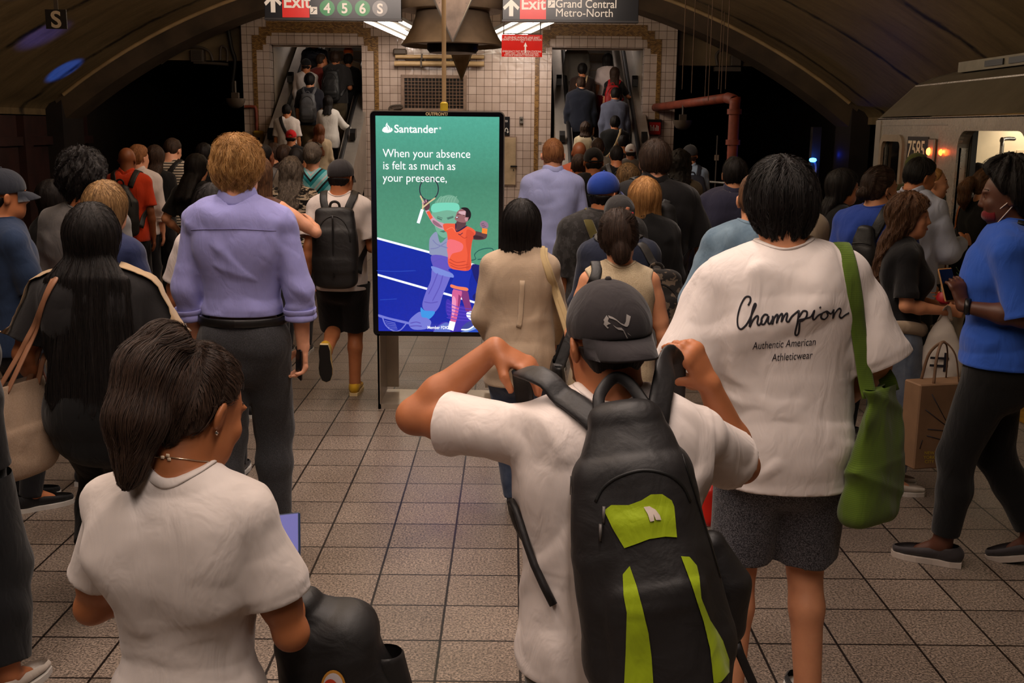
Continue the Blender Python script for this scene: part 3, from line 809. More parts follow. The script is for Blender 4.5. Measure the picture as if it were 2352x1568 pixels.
        if bk == 'skirt':
            g.loft([(0, -.015, .95), (0, -.01, .75), (0, 0, end - .04)], [.175 * wide + e, .19 * wide + e, .2 * wide + e], [.13 * wide + e, .15 * wide + e, .16 * wide + e], (1, 0, 0), .03, n=2.2)
        else:
            for l in Lg:
                g2 = SDF(lo - .02, hi + .02, h * 1.1)
                g2.cap(l['hip'] + [0, 0, -.02], l['kn'], .092 * lw + e, .062 * lw + e * bottom.get('kneek', 1.0), .05)
                if bk != 'shorts':
                    af = bottom.get('hemr', .048) + e * .8
                    cm = l['kn'] * .62 + l['ank'] * .38 + np.array([0, -.015, 0]); g2.cap(l['kn'], cm, .06 * lw + e, .055 * lw + e, .03); g2.cap(cm, l['ank'] + np.array([0, -.005, -.01]), .055 * lw + e, af, .03)
                    ax_ = nrm(l['ank'] - l['kn']); L_ = np.linalg.norm(l['ank'] - l['kn']); pc = l['kn'] + ax_ * (L_ * min(max(end_frac(end), .5), 1.06))
                    g2.cut(pc, ax_); g.cuts.append((pc, ax_, .13 + e))
                else:
                    dn = nrm(l['kn'] - l['hip']); g2.cap(l['hip'] + dn * .08, l['kn'] + dn * .02, .086 * lw + e, .078 * lw + e, .02)
                    pc = l['hip'] + dn * ((l['hip'][2] - end) / max(-dn[2], .3)); g2.cut(pc, dn); g.cuts.append((pc, dn, .16 + e))
                q = np.maximum(.03 - np.abs(g.d - g2.d), 0) / .03; g.d = np.minimum(g.d, g2.d) - q * q * .0075
        g.disp(folds(seed + 5, bottom.get('fold', .005) * 1.4, .9, .35))
        g.cut((0, 0, wz), (0, 0, 1))
        if bk == 'skirt': g.cut((0, 0, end), (0, 0, -1))
        V, F = g.mesh(); V *= sc
        o.bot = mesh({'pants': 'trousers', 'leggings': 'leggings', 'shorts': 'shorts', 'skirt': 'skirt', 'jeans': 'jeans'}[bk], V, F, fabric(bottom['col'], bottom['fab'], bottom.get('col2'), seed % 5), root); o.botVF = (V, F)
        if bottom.get('belt'):
            q = [s_ for s_ in sec if s_[0] <= 1.0][-1]; a_, b_ = q[1] + e + .016, q[2] + e + .014
            ring = [(math.sin(t) * a_, q[3] - math.cos(t) * b_, wz - .018) for t in np.linspace(0, 2 * math.pi, 33)]
            v, f_ = sweep(ring, .019, .005, [(math.sin(t), -math.cos(t), 0) for t in np.linspace(0, 2 * math.pi, 33)], 8, k=2, caps=False); mesh('belt', v * sc, f_, plain('leather_black', srgb(16, 15, 15), .4), o.bot)
    # --- shoes
    if shoes.get('kind', 'low') is not None:
        for l in Lg:
            T = lambda p: l['ank'] + l['R'] @ (np.asarray(p, float) - np.array([0, 0, .09]))
            g = SDF(np.array([-.09, -.13, -.02]), np.array([.09, .25, .26]), h * .9)
            z0 = .018
            g.loft([(0, -.062, z0 + .035), (0, 0, z0 + .036), (0, .08, z0 + .03), (0, .15, z0 + .024), (0, .19, z0 + .018)], [.032, .036, .044, .044, .03], [.035, .037, .03, .024, .018], (1, 0, 0), .0)
            ht = .15 if shoes.get('kind') == 'boot' else .085
            g.cap((0, -.035, z0 + .03), (0, -.02, ht), .038, .040, .03)
            g.cut((0, -.02, ht), (0, .15, 1), None, True); g.cut((0, 0, z0 - .004), (0, 0, -1), None, False)
            V, F = g.mesh(); V = (np.asarray(V, float) - np.array([0, 0, .09])) @ l['R'].T + l['ank']
            sh = mesh('boot' if shoes.get('kind') == 'boot' else 'shoe', V * sc, F, fabric(shoes['col'], 'plain', None, 1, .6), root)
            m = MB(); out = [(x, y) for x, y in [(-.03, -.088), (.03, -.088), (.041, -.04), (.04, .03), (.05, .1), (.047, .15), (.03, .198), (0, .212), (-.03, .198), (-.047, .15), (-.05, .1), (-.04, .03), (-.041, -.04)]]
            m.prism(out, 'z', -.001, .024); m.prism([(x * .98, y * .98) for x, y in out], 'z', -.004, -.001, 1); V = (np.array(m.v) - np.array([0, 0, .09])) @ l['R'].T + l['ank']
            mesh('sole', V * sc, m.f, [plain('sole%d' % (int(shoes['sole'][0] * 999)), shoes['sole'], .7), M_RUBBER], sh, False, m.fm)
            if socks:
                v, f_ = sweep([l['ank'] + np.array([0, 0, -.02]), l['ank'] + .5 * (l['kn'] - l['ank']) * .28, l['ank'] + (l['kn'] - l['ank']) * .3], [.043, .043, .047], [.043, .043, .047], None, 16, caps=False); mesh('sock', v * sc, f_, fabric(socks), root)
    # --- hair and hat
    build_hair(o, hair, hat, h, sc, hc, Mh, root, strandN, seed, f)
    return o
def end_frac(end): return {.07: 1.04}.get(end, 1.0 - (end - .09) / .41)
def hash_(s):
    v = 7
    for c in s: v = (v * 131 + ord(c)) % 1000003
    return v

def build_hair(o, hair, hat, h, sc, hc, Mh, root, strandN, seed, f):
    style = hair[0]; cA, cB = HAIRS[hair[1]] if isinstance(hair[1], str) else hair[1]
    prm = hair[2] if len(hair) > 2 else {}
    L = prm.get('len', .4)
    W = lambda V: (hc + np.asarray(V, float) @ Mh.T) * sc
    o.hair = None
    m = hairmat(cA, cB)
    if style != 'bald':
        g = SDF((-.22, -.34, -.18 - (L + .1 if style in ('long', 'bob', 'curlylong', 'ponytail', 'tail') else .05)), (.22, .2, .25), h)
        t = {'buzz': .005, 'short': .009, 'fringe': .004, 'medium': .02, 'curly': .032, 'bowl': .034, 'long': .02, 'bob': .022, 'curlylong': .024, 'bun': .012, 'lowbun': .012, 'ponytail': .013, 'tail': .013, 'updo': .02}[style]
        t = prm.get('t', t)
        g.ell((0, -.014, .032), (.076 + t, .098 + t, .092 + t * 1.2), 0)
        if style in ('short', 'buzz', 'medium', 'curly', 'bowl', 'fringe', 'bun', 'lowbun', 'ponytail', 'tail', 'updo'):
            tn = t * (.35 if style == 'short' else .7); g.loft([(0, -.045, -.01), (0, -.05, prm.get('nape', -.06))], [.068 + tn, .052 + tn * .5], [.05 + tn, .034 + tn * .5], (1, 0, 0), .03)
        if style == 'fringe': g.ell((0, -.01, .105), (.075, .085, .06), .02, 's')
        if style in ('long', 'bob', 'curlylong'):
            wd = prm.get('w', .09)
            z1 = min(-L, -.2); yk = -.10
            if getattr(o, 'bvh', None) is not None and L > .2:
                r_ = o.bvh.ray_cast(Vector((0, -1.5, (hc[2] - min(L, .36)) * sc)), Vector((0, 1, 0))); yk = (r_[0][1] / sc - hc[1] - .004) if r_[0] is not None else yk
            yk = min(yk, -.10); P_ = [(0, -.03, .03), (0, -.05, -.07), (0, -.06 + yk * .3, -.15), (0, yk, min(-.235, z1 + .01)), (0, yk - prm.get('back', .0), z1 - .03)]
            A_ = [.085 + t * .5, .090 + t * .3, wd, wd + .006, wd * prm.get('taper', .9)]; B_ = [.085, .062, .05, .034, .026]
            if style == 'bob': P_ = [(0, -.03, .03), (0, -.03, -.06), (0, -.035, -L)]; A_ = [.09, .098, prm.get('w', .1)]; B_ = [.09, .075, .065]
            g.loft(P_, A_, B_, (1, 0, 0), .03)
            if prm.get('sideL') or style == 'bob': pass
        if style in ('ponytail', 'tail'):
            q = prm.get('base', (0, -.115, .055)); q = np.array(q)
            pts = prm.get('pts') or [q, q + (0, -.05, .025), q + (.0, -.085, -.03), q + (.0, -.075, -.12), q + (.0, -.055, -L)]
            for i in range(len(pts) - 1):
                r = prm.get('r', [.024, .042, .05, .045, .012]); g.cap(pts[i], pts[i + 1], r[i], r[i + 1], .02)
        if style == 'bun': g.ell(prm.get('pos', (0, -.115, .02)), prm.get('r', (.045, .035, .042)), .012)
        if style == 'lowbun': g.ell(prm.get('pos', (0, -.105, -.06)), prm.get('r', (.04, .035, .04)), .012)
        # strand relief
        r_ = np.random.RandomState(seed); am = prm.get('relief', {'curly': .010, 'curlylong': .008, 'bowl': .005, 'short': .0028, 'buzz': .0006, 'medium': .005}.get(style, .0035))
        ph = r_.uniform(0, 6.28, 8); curly = style in ('curly', 'curlylong') or prm.get('curly')
        def rel(x, y, z):
            a = np.arctan2(x, y + .02); q = 0
            for i, fr in enumerate((9, 17, 31, 53)):
                if curly: q = q + np.sin(fr * a + (30 + 40 * i) * z + ph[i] + 2.2 * np.sin((35 + 22 * i) * z + 5 * a + ph[i + 4])) / (1 + .35 * i)
                else: q = q + np.sin(fr * a + 9 * z + ph[i] + .8 * np.sin(14 * z + 3 * a + ph[i + 4])) / (1 + .4 * i)
            return q * am / 1.6
        g.disp(rel, .03)
        # face opening and nape
        fz = prm.get('hairline', .078)
        fr = prm.get('front', (0, .05, fz)); nrmv = prm.get('frontn', (0, .83, -.56))
        if style in ('long', 'bob', 'curlylong'):
            g.ell((0, .135, -.05), (.15, prm.get('open', .10), .132), .012, 's')
            g.ell((0, .1, -.3), (.15, .14, .2), .03, 's')
            g.cut((0, .085, 0), (0, 1, -.15), None, False)
            jag = np.random.RandomState(seed + 3); kx = jag.uniform(60, 140, 3)
            zend = -L
            X, Y_, Z = g.xyz((slice(None),) * 3); v = (zend - Z + .012 * np.sin(kx[0] * X + 1) + .01 * np.sin(kx[1] * X) * np.sin(kx[2] * X) - .02 * np.cos(14 * X)).astype(np.float32); g.d = np.maximum(g.d, v)
        else:
            g.cut(fr, nrmv, None, False, .02)
            nz = prm.get('napez', {'short': -.060, 'buzz': -.056, 'fringe': -.056, 'bowl': -.092, 'curly': -.11, 'medium': -.095}.get(style, -.078))
            if style in ('ponytail', 'tail', 'bun', 'lowbun'): nz = prm.get('napez', -.07)
            if style not in ('ponytail', 'tail'):
                X, Y_, Z = g.xyz((slice(None),) * 3); v = (nz - Z + .008 * np.sin(150 * X) + .35 * np.maximum(Y_ + .05, 0)).astype(np.float32)
                if style == 'lowbun':
                    pb = prm.get('pos', (0, -.105, -.06)); v = np.minimum(v, (np.sqrt((X - pb[0]) ** 2 + (Y_ - pb[1]) ** 2 + (Z - pb[2]) ** 2) - .055).astype(np.float32))
                g.d = np.maximum(g.d, v)
                for s in (-1, 1):
                    if style in ('short', 'buzz', 'fringe'): g.ell((s * .094, .004, -.022), (.034, .036, .052), .008, 's'); g.ell((s * .085, .05, -.03), (.04, .05, .07), .01, 's')
                    elif style in ('medium', 'bun', 'lowbun', 'updo'): g.ell((s * .092, .0, -.02), (.026, .034, .045), .01, 's')
            else:
                for s in (-1, 1):
                    g.ell((s * .088, .0, -.022), (.025, .036, .045), .01, 's'); g.ell((s * .05, .0, -.085), (.05, .075, .035), .01, 's')
                g.ell((0, .03, -.085), (.08, .085, .04), .01, 's')
        if hat: # hair only below the hat
            g.ell((0, -.012, .04 + .04), (.2, .2, .085), .0, 's')
        V, F = g.mesh()
        if len(F):
            o.hair = mesh('hair', W(V), F, m, root)
            if strandN:
                wh = np.array(prm.get('whorl', (0.01, -.06, .125)))
                tb = np.array(prm.get('base', (0, -.115, .055)))
                def flow(p, n):
                    q = p - wh; d = np.array([q[0], q[1], 0]); ln = np.linalg.norm(d)
                    if style in ('ponytail', 'tail', 'bun', 'lowbun') and p[1] > tb[1] + .01 and p[2] > -.12: return tb - p
                    d = d / max(ln, .03) * max(0, 1 - max(.09 - p[2], 0) / .05) * .9
                    return d + np.array([0, 0, -1.0 if p[2] < .1 else -.3])
                so = strands('strands', V.astype(float), F, strandmat(cA, cB), o.hair, flow, strandN, prm.get('sl', .09 if style not in ('long', 'curlylong') else .22), prm.get('off', .0025), prm.get('sr', .0006), seed, 9, None, prm.get('wave', .006 if curly else .0008), prm.get('wf', 60), prm.get('lift', .006))
                if so:
                    n = len(so.data.attributes['position'].data); a = np.empty(n * 3, np.float32); so.data.attributes['position'].data.foreach_get('vector', a)
                    so.data.attributes['position'].data.foreach_set('vector', W(a.reshape(-1, 3)).astype(np.float32).ravel())
    if hat:
        c, kind = hat['col'], hat.get('kind', 'cap')
        g = SDF((-.13, -.22, -.03), (.13, .22, .19), h * .9)
        g.ell((0, -.012, .045), (.092, .113, .098), 0)
        g.cut((0, 0, .018 if kind == 'cap' else .03), (0, .12, -1), None, True)
        if hat.get('hole'): g.ell((0, -.13, .03), (.036, .06, .032), .004, 's')
        g.disp(lambda x, y, z: -.0012 * np.cos(6 * np.arctan2(x, y)) ** 8 * 0 + .0014 * np.sin(30 * x + 8 * y) * np.sin(25 * z), .02)
        V, F = g.mesh(); hm = fabric(c, 'plain', None, 2, .85); a = hat.get('turn', 0.0); tl = hat.get('tilt', 0.0)
        Rz = rotM(tl, 0, a); c0 = np.array([0, -.012, .03]); HT = lambda q: (np.asarray(q, float) - c0) @ Rz.T + c0; hv = W(HT(V))
        cap = mesh('cap', hv, F, hm, root); o.cap = cap; o.capW = lambda q: W(HT(q)); o.capbvh = bvh_of(hv, F)
        # brim
        n = 15; top_ = []; P_ = []
        bl = hat.get('brim', .075)
        for t in np.linspace(-1, 1, n):
            x = t * .083; yb = .098 * math.sqrt(max(1 - (x / .094) ** 2, 0)) - .008
            P_.append((x, yb, .026 + .0)); top_.append((x * .93, yb + bl * math.sqrt(max(1 - abs(t) ** 2.6, 0)), .026 - .012 * (1 - 0.2 * t * t) - hat.get('drop', .02) - .018 * t * t))
        v = []; fc = []
        mid = [((p[0] + q[0]) / 2, (p[1] + q[1]) / 2, (p[2] + q[2]) / 2 + .006 - .004 * 0) for p, q in zip(P_, top_)]
        for dz in (0.003, -.003):
            for row in (P_, mid, top_): v += [(a_, b_, c_ + dz) for a_, b_, c_ in row]
        for l in (0, 1):
            for r in (0, 1):
                for i in range(n - 1):
                    k0 = l * 3 * n + r * n + i; q = (k0, k0 + 1, k0 + n + 1, k0 + n); fc.append(q if l == 0 else q[::-1])
        for i in range(n - 1): k0 = 2 * n + i; fc.append((k0, k0 + 1, k0 + 1 + 3 * n, k0 + 3 * n))
        if kind == 'cap': mesh('brim', W(HT(v)), fc, hm if not hat.get('brimcol') else fabric(hat['brimcol'], 'plain', None, 2, .85), cap)
        bt = MB(); bt.lathe([(.0001, .006), (.005, .005), (.008, 0), (.006, -.003)], (0, -.012, .144), 12); mesh('button', W(HT(bt.v)), bt.f, hm, cap)
        if hat.get('hole'):
            v, f_ = sweep([(x, -.012 - .116 * math.sqrt(1 - (x / .094) ** 2) * .96, .02) for x in np.linspace(-.045, .045, 7)], .008, .002, (0, -1, 0), 8); mesh('strap', W(HT(v)), f_, hm, cap)
# ---------------------------------------------------------------- the setting
def structure(o): o['kind'] = 'structure'; return o
VX, VR, VZ = -1.05, 11.9, 4.83            # vault axis, radius, crown height
WALLY = 20.9
PL, PR = -6.35, 4.1                       # platform edges

def m_floor():
    t = NT('granite_tiles'); v = t.coord()
    tv = t.coord('Object', (1, 1, 1), (0.8304 * TILE + 8 * TILE, -18.3686 * TILE + 30 * TILE, 0), (0, 0, -0.00266))
    br = t.n('ShaderNodeTexBrick'); br.offset = 0; br.squash = 1
    for k, val in (('Scale', 1.0), ('Brick Width', TILE), ('Row Height', TILE), ('Mortar Size', 0.0052), ('Mortar Smooth', 0.15), ('Bias', 0.0)): br.inputs[k].default_value = val
    br.inputs['Color1'].default_value = srgb(142, 130, 120); br.inputs['Color2'].default_value = srgb(127, 116, 107); br.inputs['Mortar'].default_value = srgb(30, 22, 18)
    t.l(tv, br.inputs['Vector'])
    sp = t.noise(v, 110, 2, 0.75); sp2 = t.noise(v, 48, 3, 0.7)
    c = t.mix(0.9, br.outputs[0], t.ramp(sp, [(0.38, (0.22, 0.20, 0.19, 1)), (0.5, (0.85, 0.83, 0.8, 1)), (0.62, (1.55, 1.48, 1.38, 1))]), 'MULTIPLY')
    c = t.mix(0.7, c, t.ramp(sp2, [(0.3, (0.65, 0.63, 0.62, 1)), (0.65, (1.12, 1.1, 1.08, 1))]), 'MULTIPLY')
    st = t.noise(v, 1.6, 5, 0.6)
    c = t.mix(0.6, c, t.ramp(st, [(0.35, (0.7, 0.68, 0.66, 1)), (0.6, (1.05, 1.05, 1.05, 1))]), 'MULTIPLY')
    gum = t.n('ShaderNodeTexVoronoi'); gum.inputs['Scale'].default_value = 1.15; t.l(v, gum.inputs['Vector'])
    c = t.mix(t.ramp(gum.outputs['Distance'], [(0.028, (0.75, 0.75, 0.75, 1)), (0.04, (0, 0, 0, 1))]), c, srgb(60, 48, 42))
    t.l(c, t.b.inputs['Base Color'])
    r = t.ramp(st, [(0.3, (0.30, 0.30, 0.30, 1)), (0.7, (0.46, 0.46, 0.46, 1))]); t.l(r, t.b.inputs['Roughness'])
    t.b.inputs['Specular IOR Level'].default_value = 0.45
    t.bump(t.math('ADD', t.math('MULTIPLY', br.outputs[1], -1.0), t.math('MULTIPLY', sp, 0.12)), 0.35, 0.004)
    return t.m
def m_tile(name='white_tile', c=(206, 186, 174), size=0.1505, rough=0.14, off=(0, 0), wob=0.35):
    def f():
        t = NT(name); co = t.n('ShaderNodeTexCoord'); sep = t.n('ShaderNodeSeparateXYZ'); t.l(co.outputs['Object'], sep.inputs[0])
        cb = t.n('ShaderNodeCombineXYZ'); t.l(t.math('ADD', t.math('ADD', sep.outputs[0], sep.outputs[1]), off[0] + 30 * size), cb.inputs[0]); t.l(t.math('ADD', sep.outputs[2], off[1] + 20 * size), cb.inputs[1])
        br = t.n('ShaderNodeTexBrick'); br.offset = 0
        for k, val in (('Scale', 1.0), ('Brick Width', size), ('Row Height', size), ('Mortar Size', 0.0042), ('Mortar Smooth', 0.2), ('Bias', 0.0)): br.inputs[k].default_value = val
        br.inputs['Color1'].default_value = srgb(*c); br.inputs['Color2'].default_value = srgb(c[0] - 14, c[1] - 15, c[2] - 16); br.inputs['Mortar'].default_value = srgb(96, 76, 62)
        t.l(cb.outputs[0], br.inputs['Vector'])
        v = t.coord(); st = t.noise(v, 1.1, 5, 0.65)
        cc = t.mix(0.7, br.outputs[0], t.ramp(st, [(0.32, (0.72, 0.68, 0.64, 1)), (0.6, (1, 1, 1, 1))]), 'MULTIPLY')
        t.l(cc, t.b.inputs['Base Color']); t.set(Roughness=rough)
        wv = t.noise(v, 5.5, 2, 0.5, 0.6)
        b = t.bump(wv, wob, 0.02); t.bump(t.math('MULTIPLY', br.outputs[1], -1.0), 0.5, 0.003, b)
        return t.m
    return mat(('tile', name), f)
def m_mosaic():
    t = NT('gold_mosaic'); co = t.n('ShaderNodeTexCoord'); sep = t.n('ShaderNodeSeparateXYZ'); t.l(co.outputs['Object'], sep.inputs[0])
    cb = t.n('ShaderNodeCombineXYZ'); t.l(t.math('ADD', sep.outputs[0], 20), cb.inputs[0]); t.l(t.math('ADD', sep.outputs[2], 20), cb.inputs[1])
    br = t.n('ShaderNodeTexBrick')
    for k, val in (('Scale', 1.0), ('Brick Width', 0.042), ('Row Height', 0.021), ('Mortar Size', 0.0016), ('Bias', -0.1)): br.inputs[k].default_value = val
    br.inputs['Color1'].default_value = srgb(158, 118, 62); br.inputs['Color2'].default_value = srgb(88, 58, 28); br.inputs['Mortar'].default_value = srgb(70, 52, 36)
    t.l(cb.outputs[0], br.inputs['Vector']); t.l(br.outputs[0], t.b.inputs['Base Color']); t.set(Roughness=0.35)
    return t.m
def m_vault():
    t = NT('vault_plaster'); v = t.coord()
    st = t.noise(t.coord('Object', (0.5, 2.2, 0.5)), 1.6, 6, 0.65, 0.5); sp = t.noise(v, 14, 4, 0.6)
    c = t.ramp(st, [(0.25, srgb(86, 68, 46)), (0.5, srgb(116, 96, 66)), (0.75, srgb(134, 112, 80))])
    c = t.mix(0.5, c, t.ramp(sp, [(0.3, (0.75, 0.74, 0.72, 1)), (0.65, (1.05, 1.05, 1.05, 1))]), 'MULTIPLY')
    # dirty construction joints across the vault
    sep = t.n('ShaderNodeSeparateXYZ'); t.l(v, sep.inputs[0])
    wob = t.math('MULTIPLY', t.math('SUBTRACT', t.noise(v, 1.7, 6, 0.7), 0.5), 0.34)
    y = t.math('ADD', sep.outputs[1], wob)
    fr = t.math('ABSOLUTE', t.math('SUBTRACT', t.math('FRACT', t.math('MULTIPLY', t.math('ADD', y, 40.6), 1 / 2.9)), 0.5))
    ln = t.ramp(fr, [(0.0, (1, 1, 1, 1)), (0.016, (0.8, 0.8, 0.8, 1)), (0.045, (0, 0, 0, 1))])
    ln = t.mix(1.0, ln, t.ramp(t.noise(v, 3.0, 5, 0.7), [(0.3, (0.15, 0.15, 0.15, 1)), (0.52, (1, 1, 1, 1))]), 'MULTIPLY')
    c = t.mix(ln, c, srgb(24, 17, 12))
    t.l(c, t.b.inputs['Base Color']); t.set(Roughness=0.55); t.bump(sp, 0.2, 0.01)
    return t.m
M_FLOOR, M_TILE, M_MOS, M_VAULT = m_floor(), m_tile(), m_mosaic(), m_vault()
M_DARK = plain('tunnel_dark', srgb(34, 24, 20), 0.8, var=0.35, scale=2)  # near-black brown for tunnels and track bed
M_STEEL = metal(); M_STEELD = metal('worn_steel', (0.33, 0.30, 0.27, 1), 0.4, 0.35)
M_BLACK = plain('black_enamel', srgb(18, 17, 18), 0.35); M_RUBBER = plain('black_rubber', srgb(14, 14, 15), 0.45)
M_SIGNB = plain('sign_black', srgb(24, 24, 28), 0.3, var=.04); M_WHITE = plain('sign_white', srgb(226, 220, 212), 0.4, var=.03); M_RED = plain('sign_red', srgb(214, 44, 38), 0.3, var=.04)
M_BEIGE = plain('painted_beige', srgb(176, 146, 106), 0.45, var=.2, scale=3)
M_RUST = plain('red_oxide_paint', srgb(132, 58, 38), 0.6, var=.35, scale=5, bump=.3)
M_CABLE = plain('cable_grey', srgb(70, 58, 48), 0.6)

m = MB(); m.b2((PL, -5, -.25), (PR, WALLY + 1.2, 0)); structure(m.build('floor', M_FLOOR))
m = MB(); m.b2((PL - .02, -5, -1.2), (PL + .35, WALLY, -.25)); m.b2((PR - .35, -5, -1.2), (PR + .02, WALLY, -.25)); structure(m.build('trim_1', M_DARK))
m = MB(); m.b2((-9, -5, -1.3), (PL, 46, -1.2)); m.b2((PR, -5, -1.3), (7.4, 46, -1.2)); structure(m.build('trim_2', M_DARK))
m = MB(); m.b2((PR - .62, -5, .001), (PR, WALLY, .014)); 
structure(m.build('trim_3', plain('tactile_yellow', srgb(176, 132, 40), 0.6, var=.3)))
# vault
pts = []
for a in np.linspace(-1, 1, 61):
    dx = 7.25 * a; pts.append((VX + dx, VZ - VR + math.sqrt(VR * VR - dx * dx)))
zs = pts[0][1]
left = [(VX - 7.5, 2.06), (VX - 7.5, zs - .18), (VX - 7.42, zs - .08)]; right = [(2 * VX - x, z) for x, z in left[::-1]]
prof = left + pts + right
outer = [(VX + (x - VX) * 1.03, z + .3) for x, z in prof]
m = MB(); m.v = [(x, y, z) for y in (-5, 20.0) for x, z in prof] + [(x, y, z) for y in (-5, 20.0) for x, z in outer]; n = len(prof)
m.f = [(i, i + 1, i + 1 + n, i + n) for i in range(n - 1)] + [(2 * n + i, 2 * n + i + n, 2 * n + i + 1 + n, 2 * n + i + 1) for i in range(n - 1)] + [(n + i, n + i + 1, 3 * n + i + 1, 3 * n + i) for i in range(n - 1)]; m.fm = [0] * len(m.f)
o = structure(m.build('ceiling', M_VAULT)); o.data.polygons.foreach_set('use_smooth', [True] * len(o.data.polygons)); o.data.set_sharp_from_angle(angle=.6)
# arched rib at the end of the vault
m = MB(); R2 = VR - .30
def arc(R, y): 
    out = []
    for a in np.linspace(-1, 1, 61):
        dx = (7.3 - (VR - R) * .3) * a; out.append((VX + dx, y, VZ - VR + math.sqrt(R * R - dx * dx)))
    return out
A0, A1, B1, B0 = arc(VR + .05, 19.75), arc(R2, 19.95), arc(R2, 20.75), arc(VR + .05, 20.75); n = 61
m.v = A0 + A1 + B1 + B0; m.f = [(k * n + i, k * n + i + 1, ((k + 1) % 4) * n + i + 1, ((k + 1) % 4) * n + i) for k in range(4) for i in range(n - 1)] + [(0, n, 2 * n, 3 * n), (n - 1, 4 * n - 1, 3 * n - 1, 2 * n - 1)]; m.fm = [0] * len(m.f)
o = structure(m.build('trim_4', plain('rib_shade_brown', srgb(74, 58, 42), .7, var=.4, scale=2), None, True))  # the rib's shading is put into its darker brown
m = MB(); m.b2((VX - 7.55, 19.8, -1.2), (VX - 7.2, 20.75, 2.45)); m.b2((VX + 7.2, 19.8, -1.2), (VX + 7.55, 20.75, 2.45)); structure(m.build('trim_8', M_DARK))  # legs painted near-black to stand for the shade below the vault
# end wall above the tracks and the dark tunnels under it
M_HEAD = plain('headwall', srgb(112, 92, 64), 0.7, var=.35, scale=1.5)
m = MB(); m.b2((-9, 21.3, 3.16), (-5.21, 21.7, 5.4)); m.b2((3.09, 21.3, 3.16), (7.4, 21.7, 5.4)); structure(m.build('wall_end', M_HEAD))
m = MB(); m.b2((-9.1, 21.7, -1.2), (-8.7, 46, 5)); m.b2((6.9, 21.7, -1.2), (7.3, 46, 5)); m.b2((-9, 46, -1.2), (7.3, 46.3, 8)); m.b2((-9, 21.7, 3.3), (-5.3, 46, 3.5)); m.b2((3.2, 21.7, 3.3), (7.3, 46, 3.5)); structure(m.build('wall_tunnel', M_DARK))
# side walls beyond the tracks, with shallow iron columns
m = MB(); m.b2((-8.9, -5, -1.2), (-8.55, 21.7, 2.08))
for y in np.arange(-3, 21, 2.4): m.b2((-8.56, y, -1.2), (-8.42, y + .3, 2.06))
m.b2((-8.56, -5, 1.55), (-8.45, 21.7, 1.7)); m.b2((-8.56, -5, .55), (-8.47, 21.7, .65)); structure(m.build('wall_left', plain('maroon_iron', srgb(52, 26, 22), 0.6, var=.4, scale=3)))
m = MB(); m.b2((6.7, -5, -1.2), (7.1, 21.7, 2.4)); structure(m.build('wall_right', M_DARK))
m = MB(); m.b2((-9, -5.3, -1.3), (7.4, -5, 5.4)); structure(m.build('wall_back', M_DARK))
# tiled wall with the two escalator openings
EC = (-3.80, 1.583); HW = .88; OT = 3.445
m = MB()
xs = [-5.2, EC[0] - HW, EC[0] + HW, EC[1] - HW, EC[1] + HW, 3.08]
for a, b in ((0, 1), (2, 3), (4, 5)): m.b2((xs[a], WALLY, 0), (xs[b], WALLY + .35, OT))
m.b2((xs[0], WALLY, OT), (xs[5], WALLY + .35, 5.3))
m.b2((xs[0], WALLY + .35, 0), (xs[0] + .2, 31, 5.3)); m.b2((xs[5] - .2, WALLY + .35, 0), (xs[5], 31, 5.3))
structure(m.build('wall_far', M_TILE))
m = MB()
for a, b in ((0, 1), (2, 3), (4, 5)): m.b2((xs[a] - .005, WALLY - .02, 0), (xs[b] + .005, WALLY + .1, .16))
structure(m.build('baseboard_far', plain('base_granite', srgb(66, 54, 46), 0.5, var=.2, scale=20)))
# gold mosaic borders round the openings, stepped at the corners
for k, c in enumerate(EC):
    m = MB(); y0, y1 = WALLY - .012, WALLY + .02
    def r(x0, x1, z0, z1): m.b2((c + x0, y0, z0), (c + x1, y1, z1))
    r(-.92, .92, 3.66, 3.87); r(-1.06, -.92, 3.56, 3.76); r(.92, 1.06, 3.56, 3.76)
    r(-.92, -.82, 3.60, 3.66); r(.82, .92, 3.60, 3.66)
    for s in (-1, 1):
        r(*sorted((s * 1.06, s * 1.2)), 3.34, 3.61); r(*sorted((s * .93, s * 1.06)), 3.44, 3.56); r(*sorted((s * 1.0, s * 1.06)), 3.34, 3.44)
        r(*sorted((s * 1.12, s * 1.2)), .16, 3.34)
    structure(m.build('trim_%d' % (5 + k), M_MOS))
# shafts the escalators climb through
M_SHAFT = plain('shaft_panel', srgb(186, 168, 148), 0.22, var=.12, scale=1.5)
for k, c in enumerate(EC):
    m = MB()
    m.b2((c - HW - .06, WALLY + .3, 0), (c - HW, 32, 9)); m.b2((c + HW, WALLY + .3, 0), (c + HW + .06, 32, 9))
    m.prism([(21.25, OT - .02), (32, OT - .02 + 10.75 * .577 + .8), (32, OT + 1.1 + 10.75 * .577), (21.25, OT + .3)], 'x', c - HW, c + HW)
    m.b2((c - HW, 32, 0), (c + HW, 32.2, 11)); structure(m.build('wall_shaft_%d' % (k + 1), M_SHAFT))

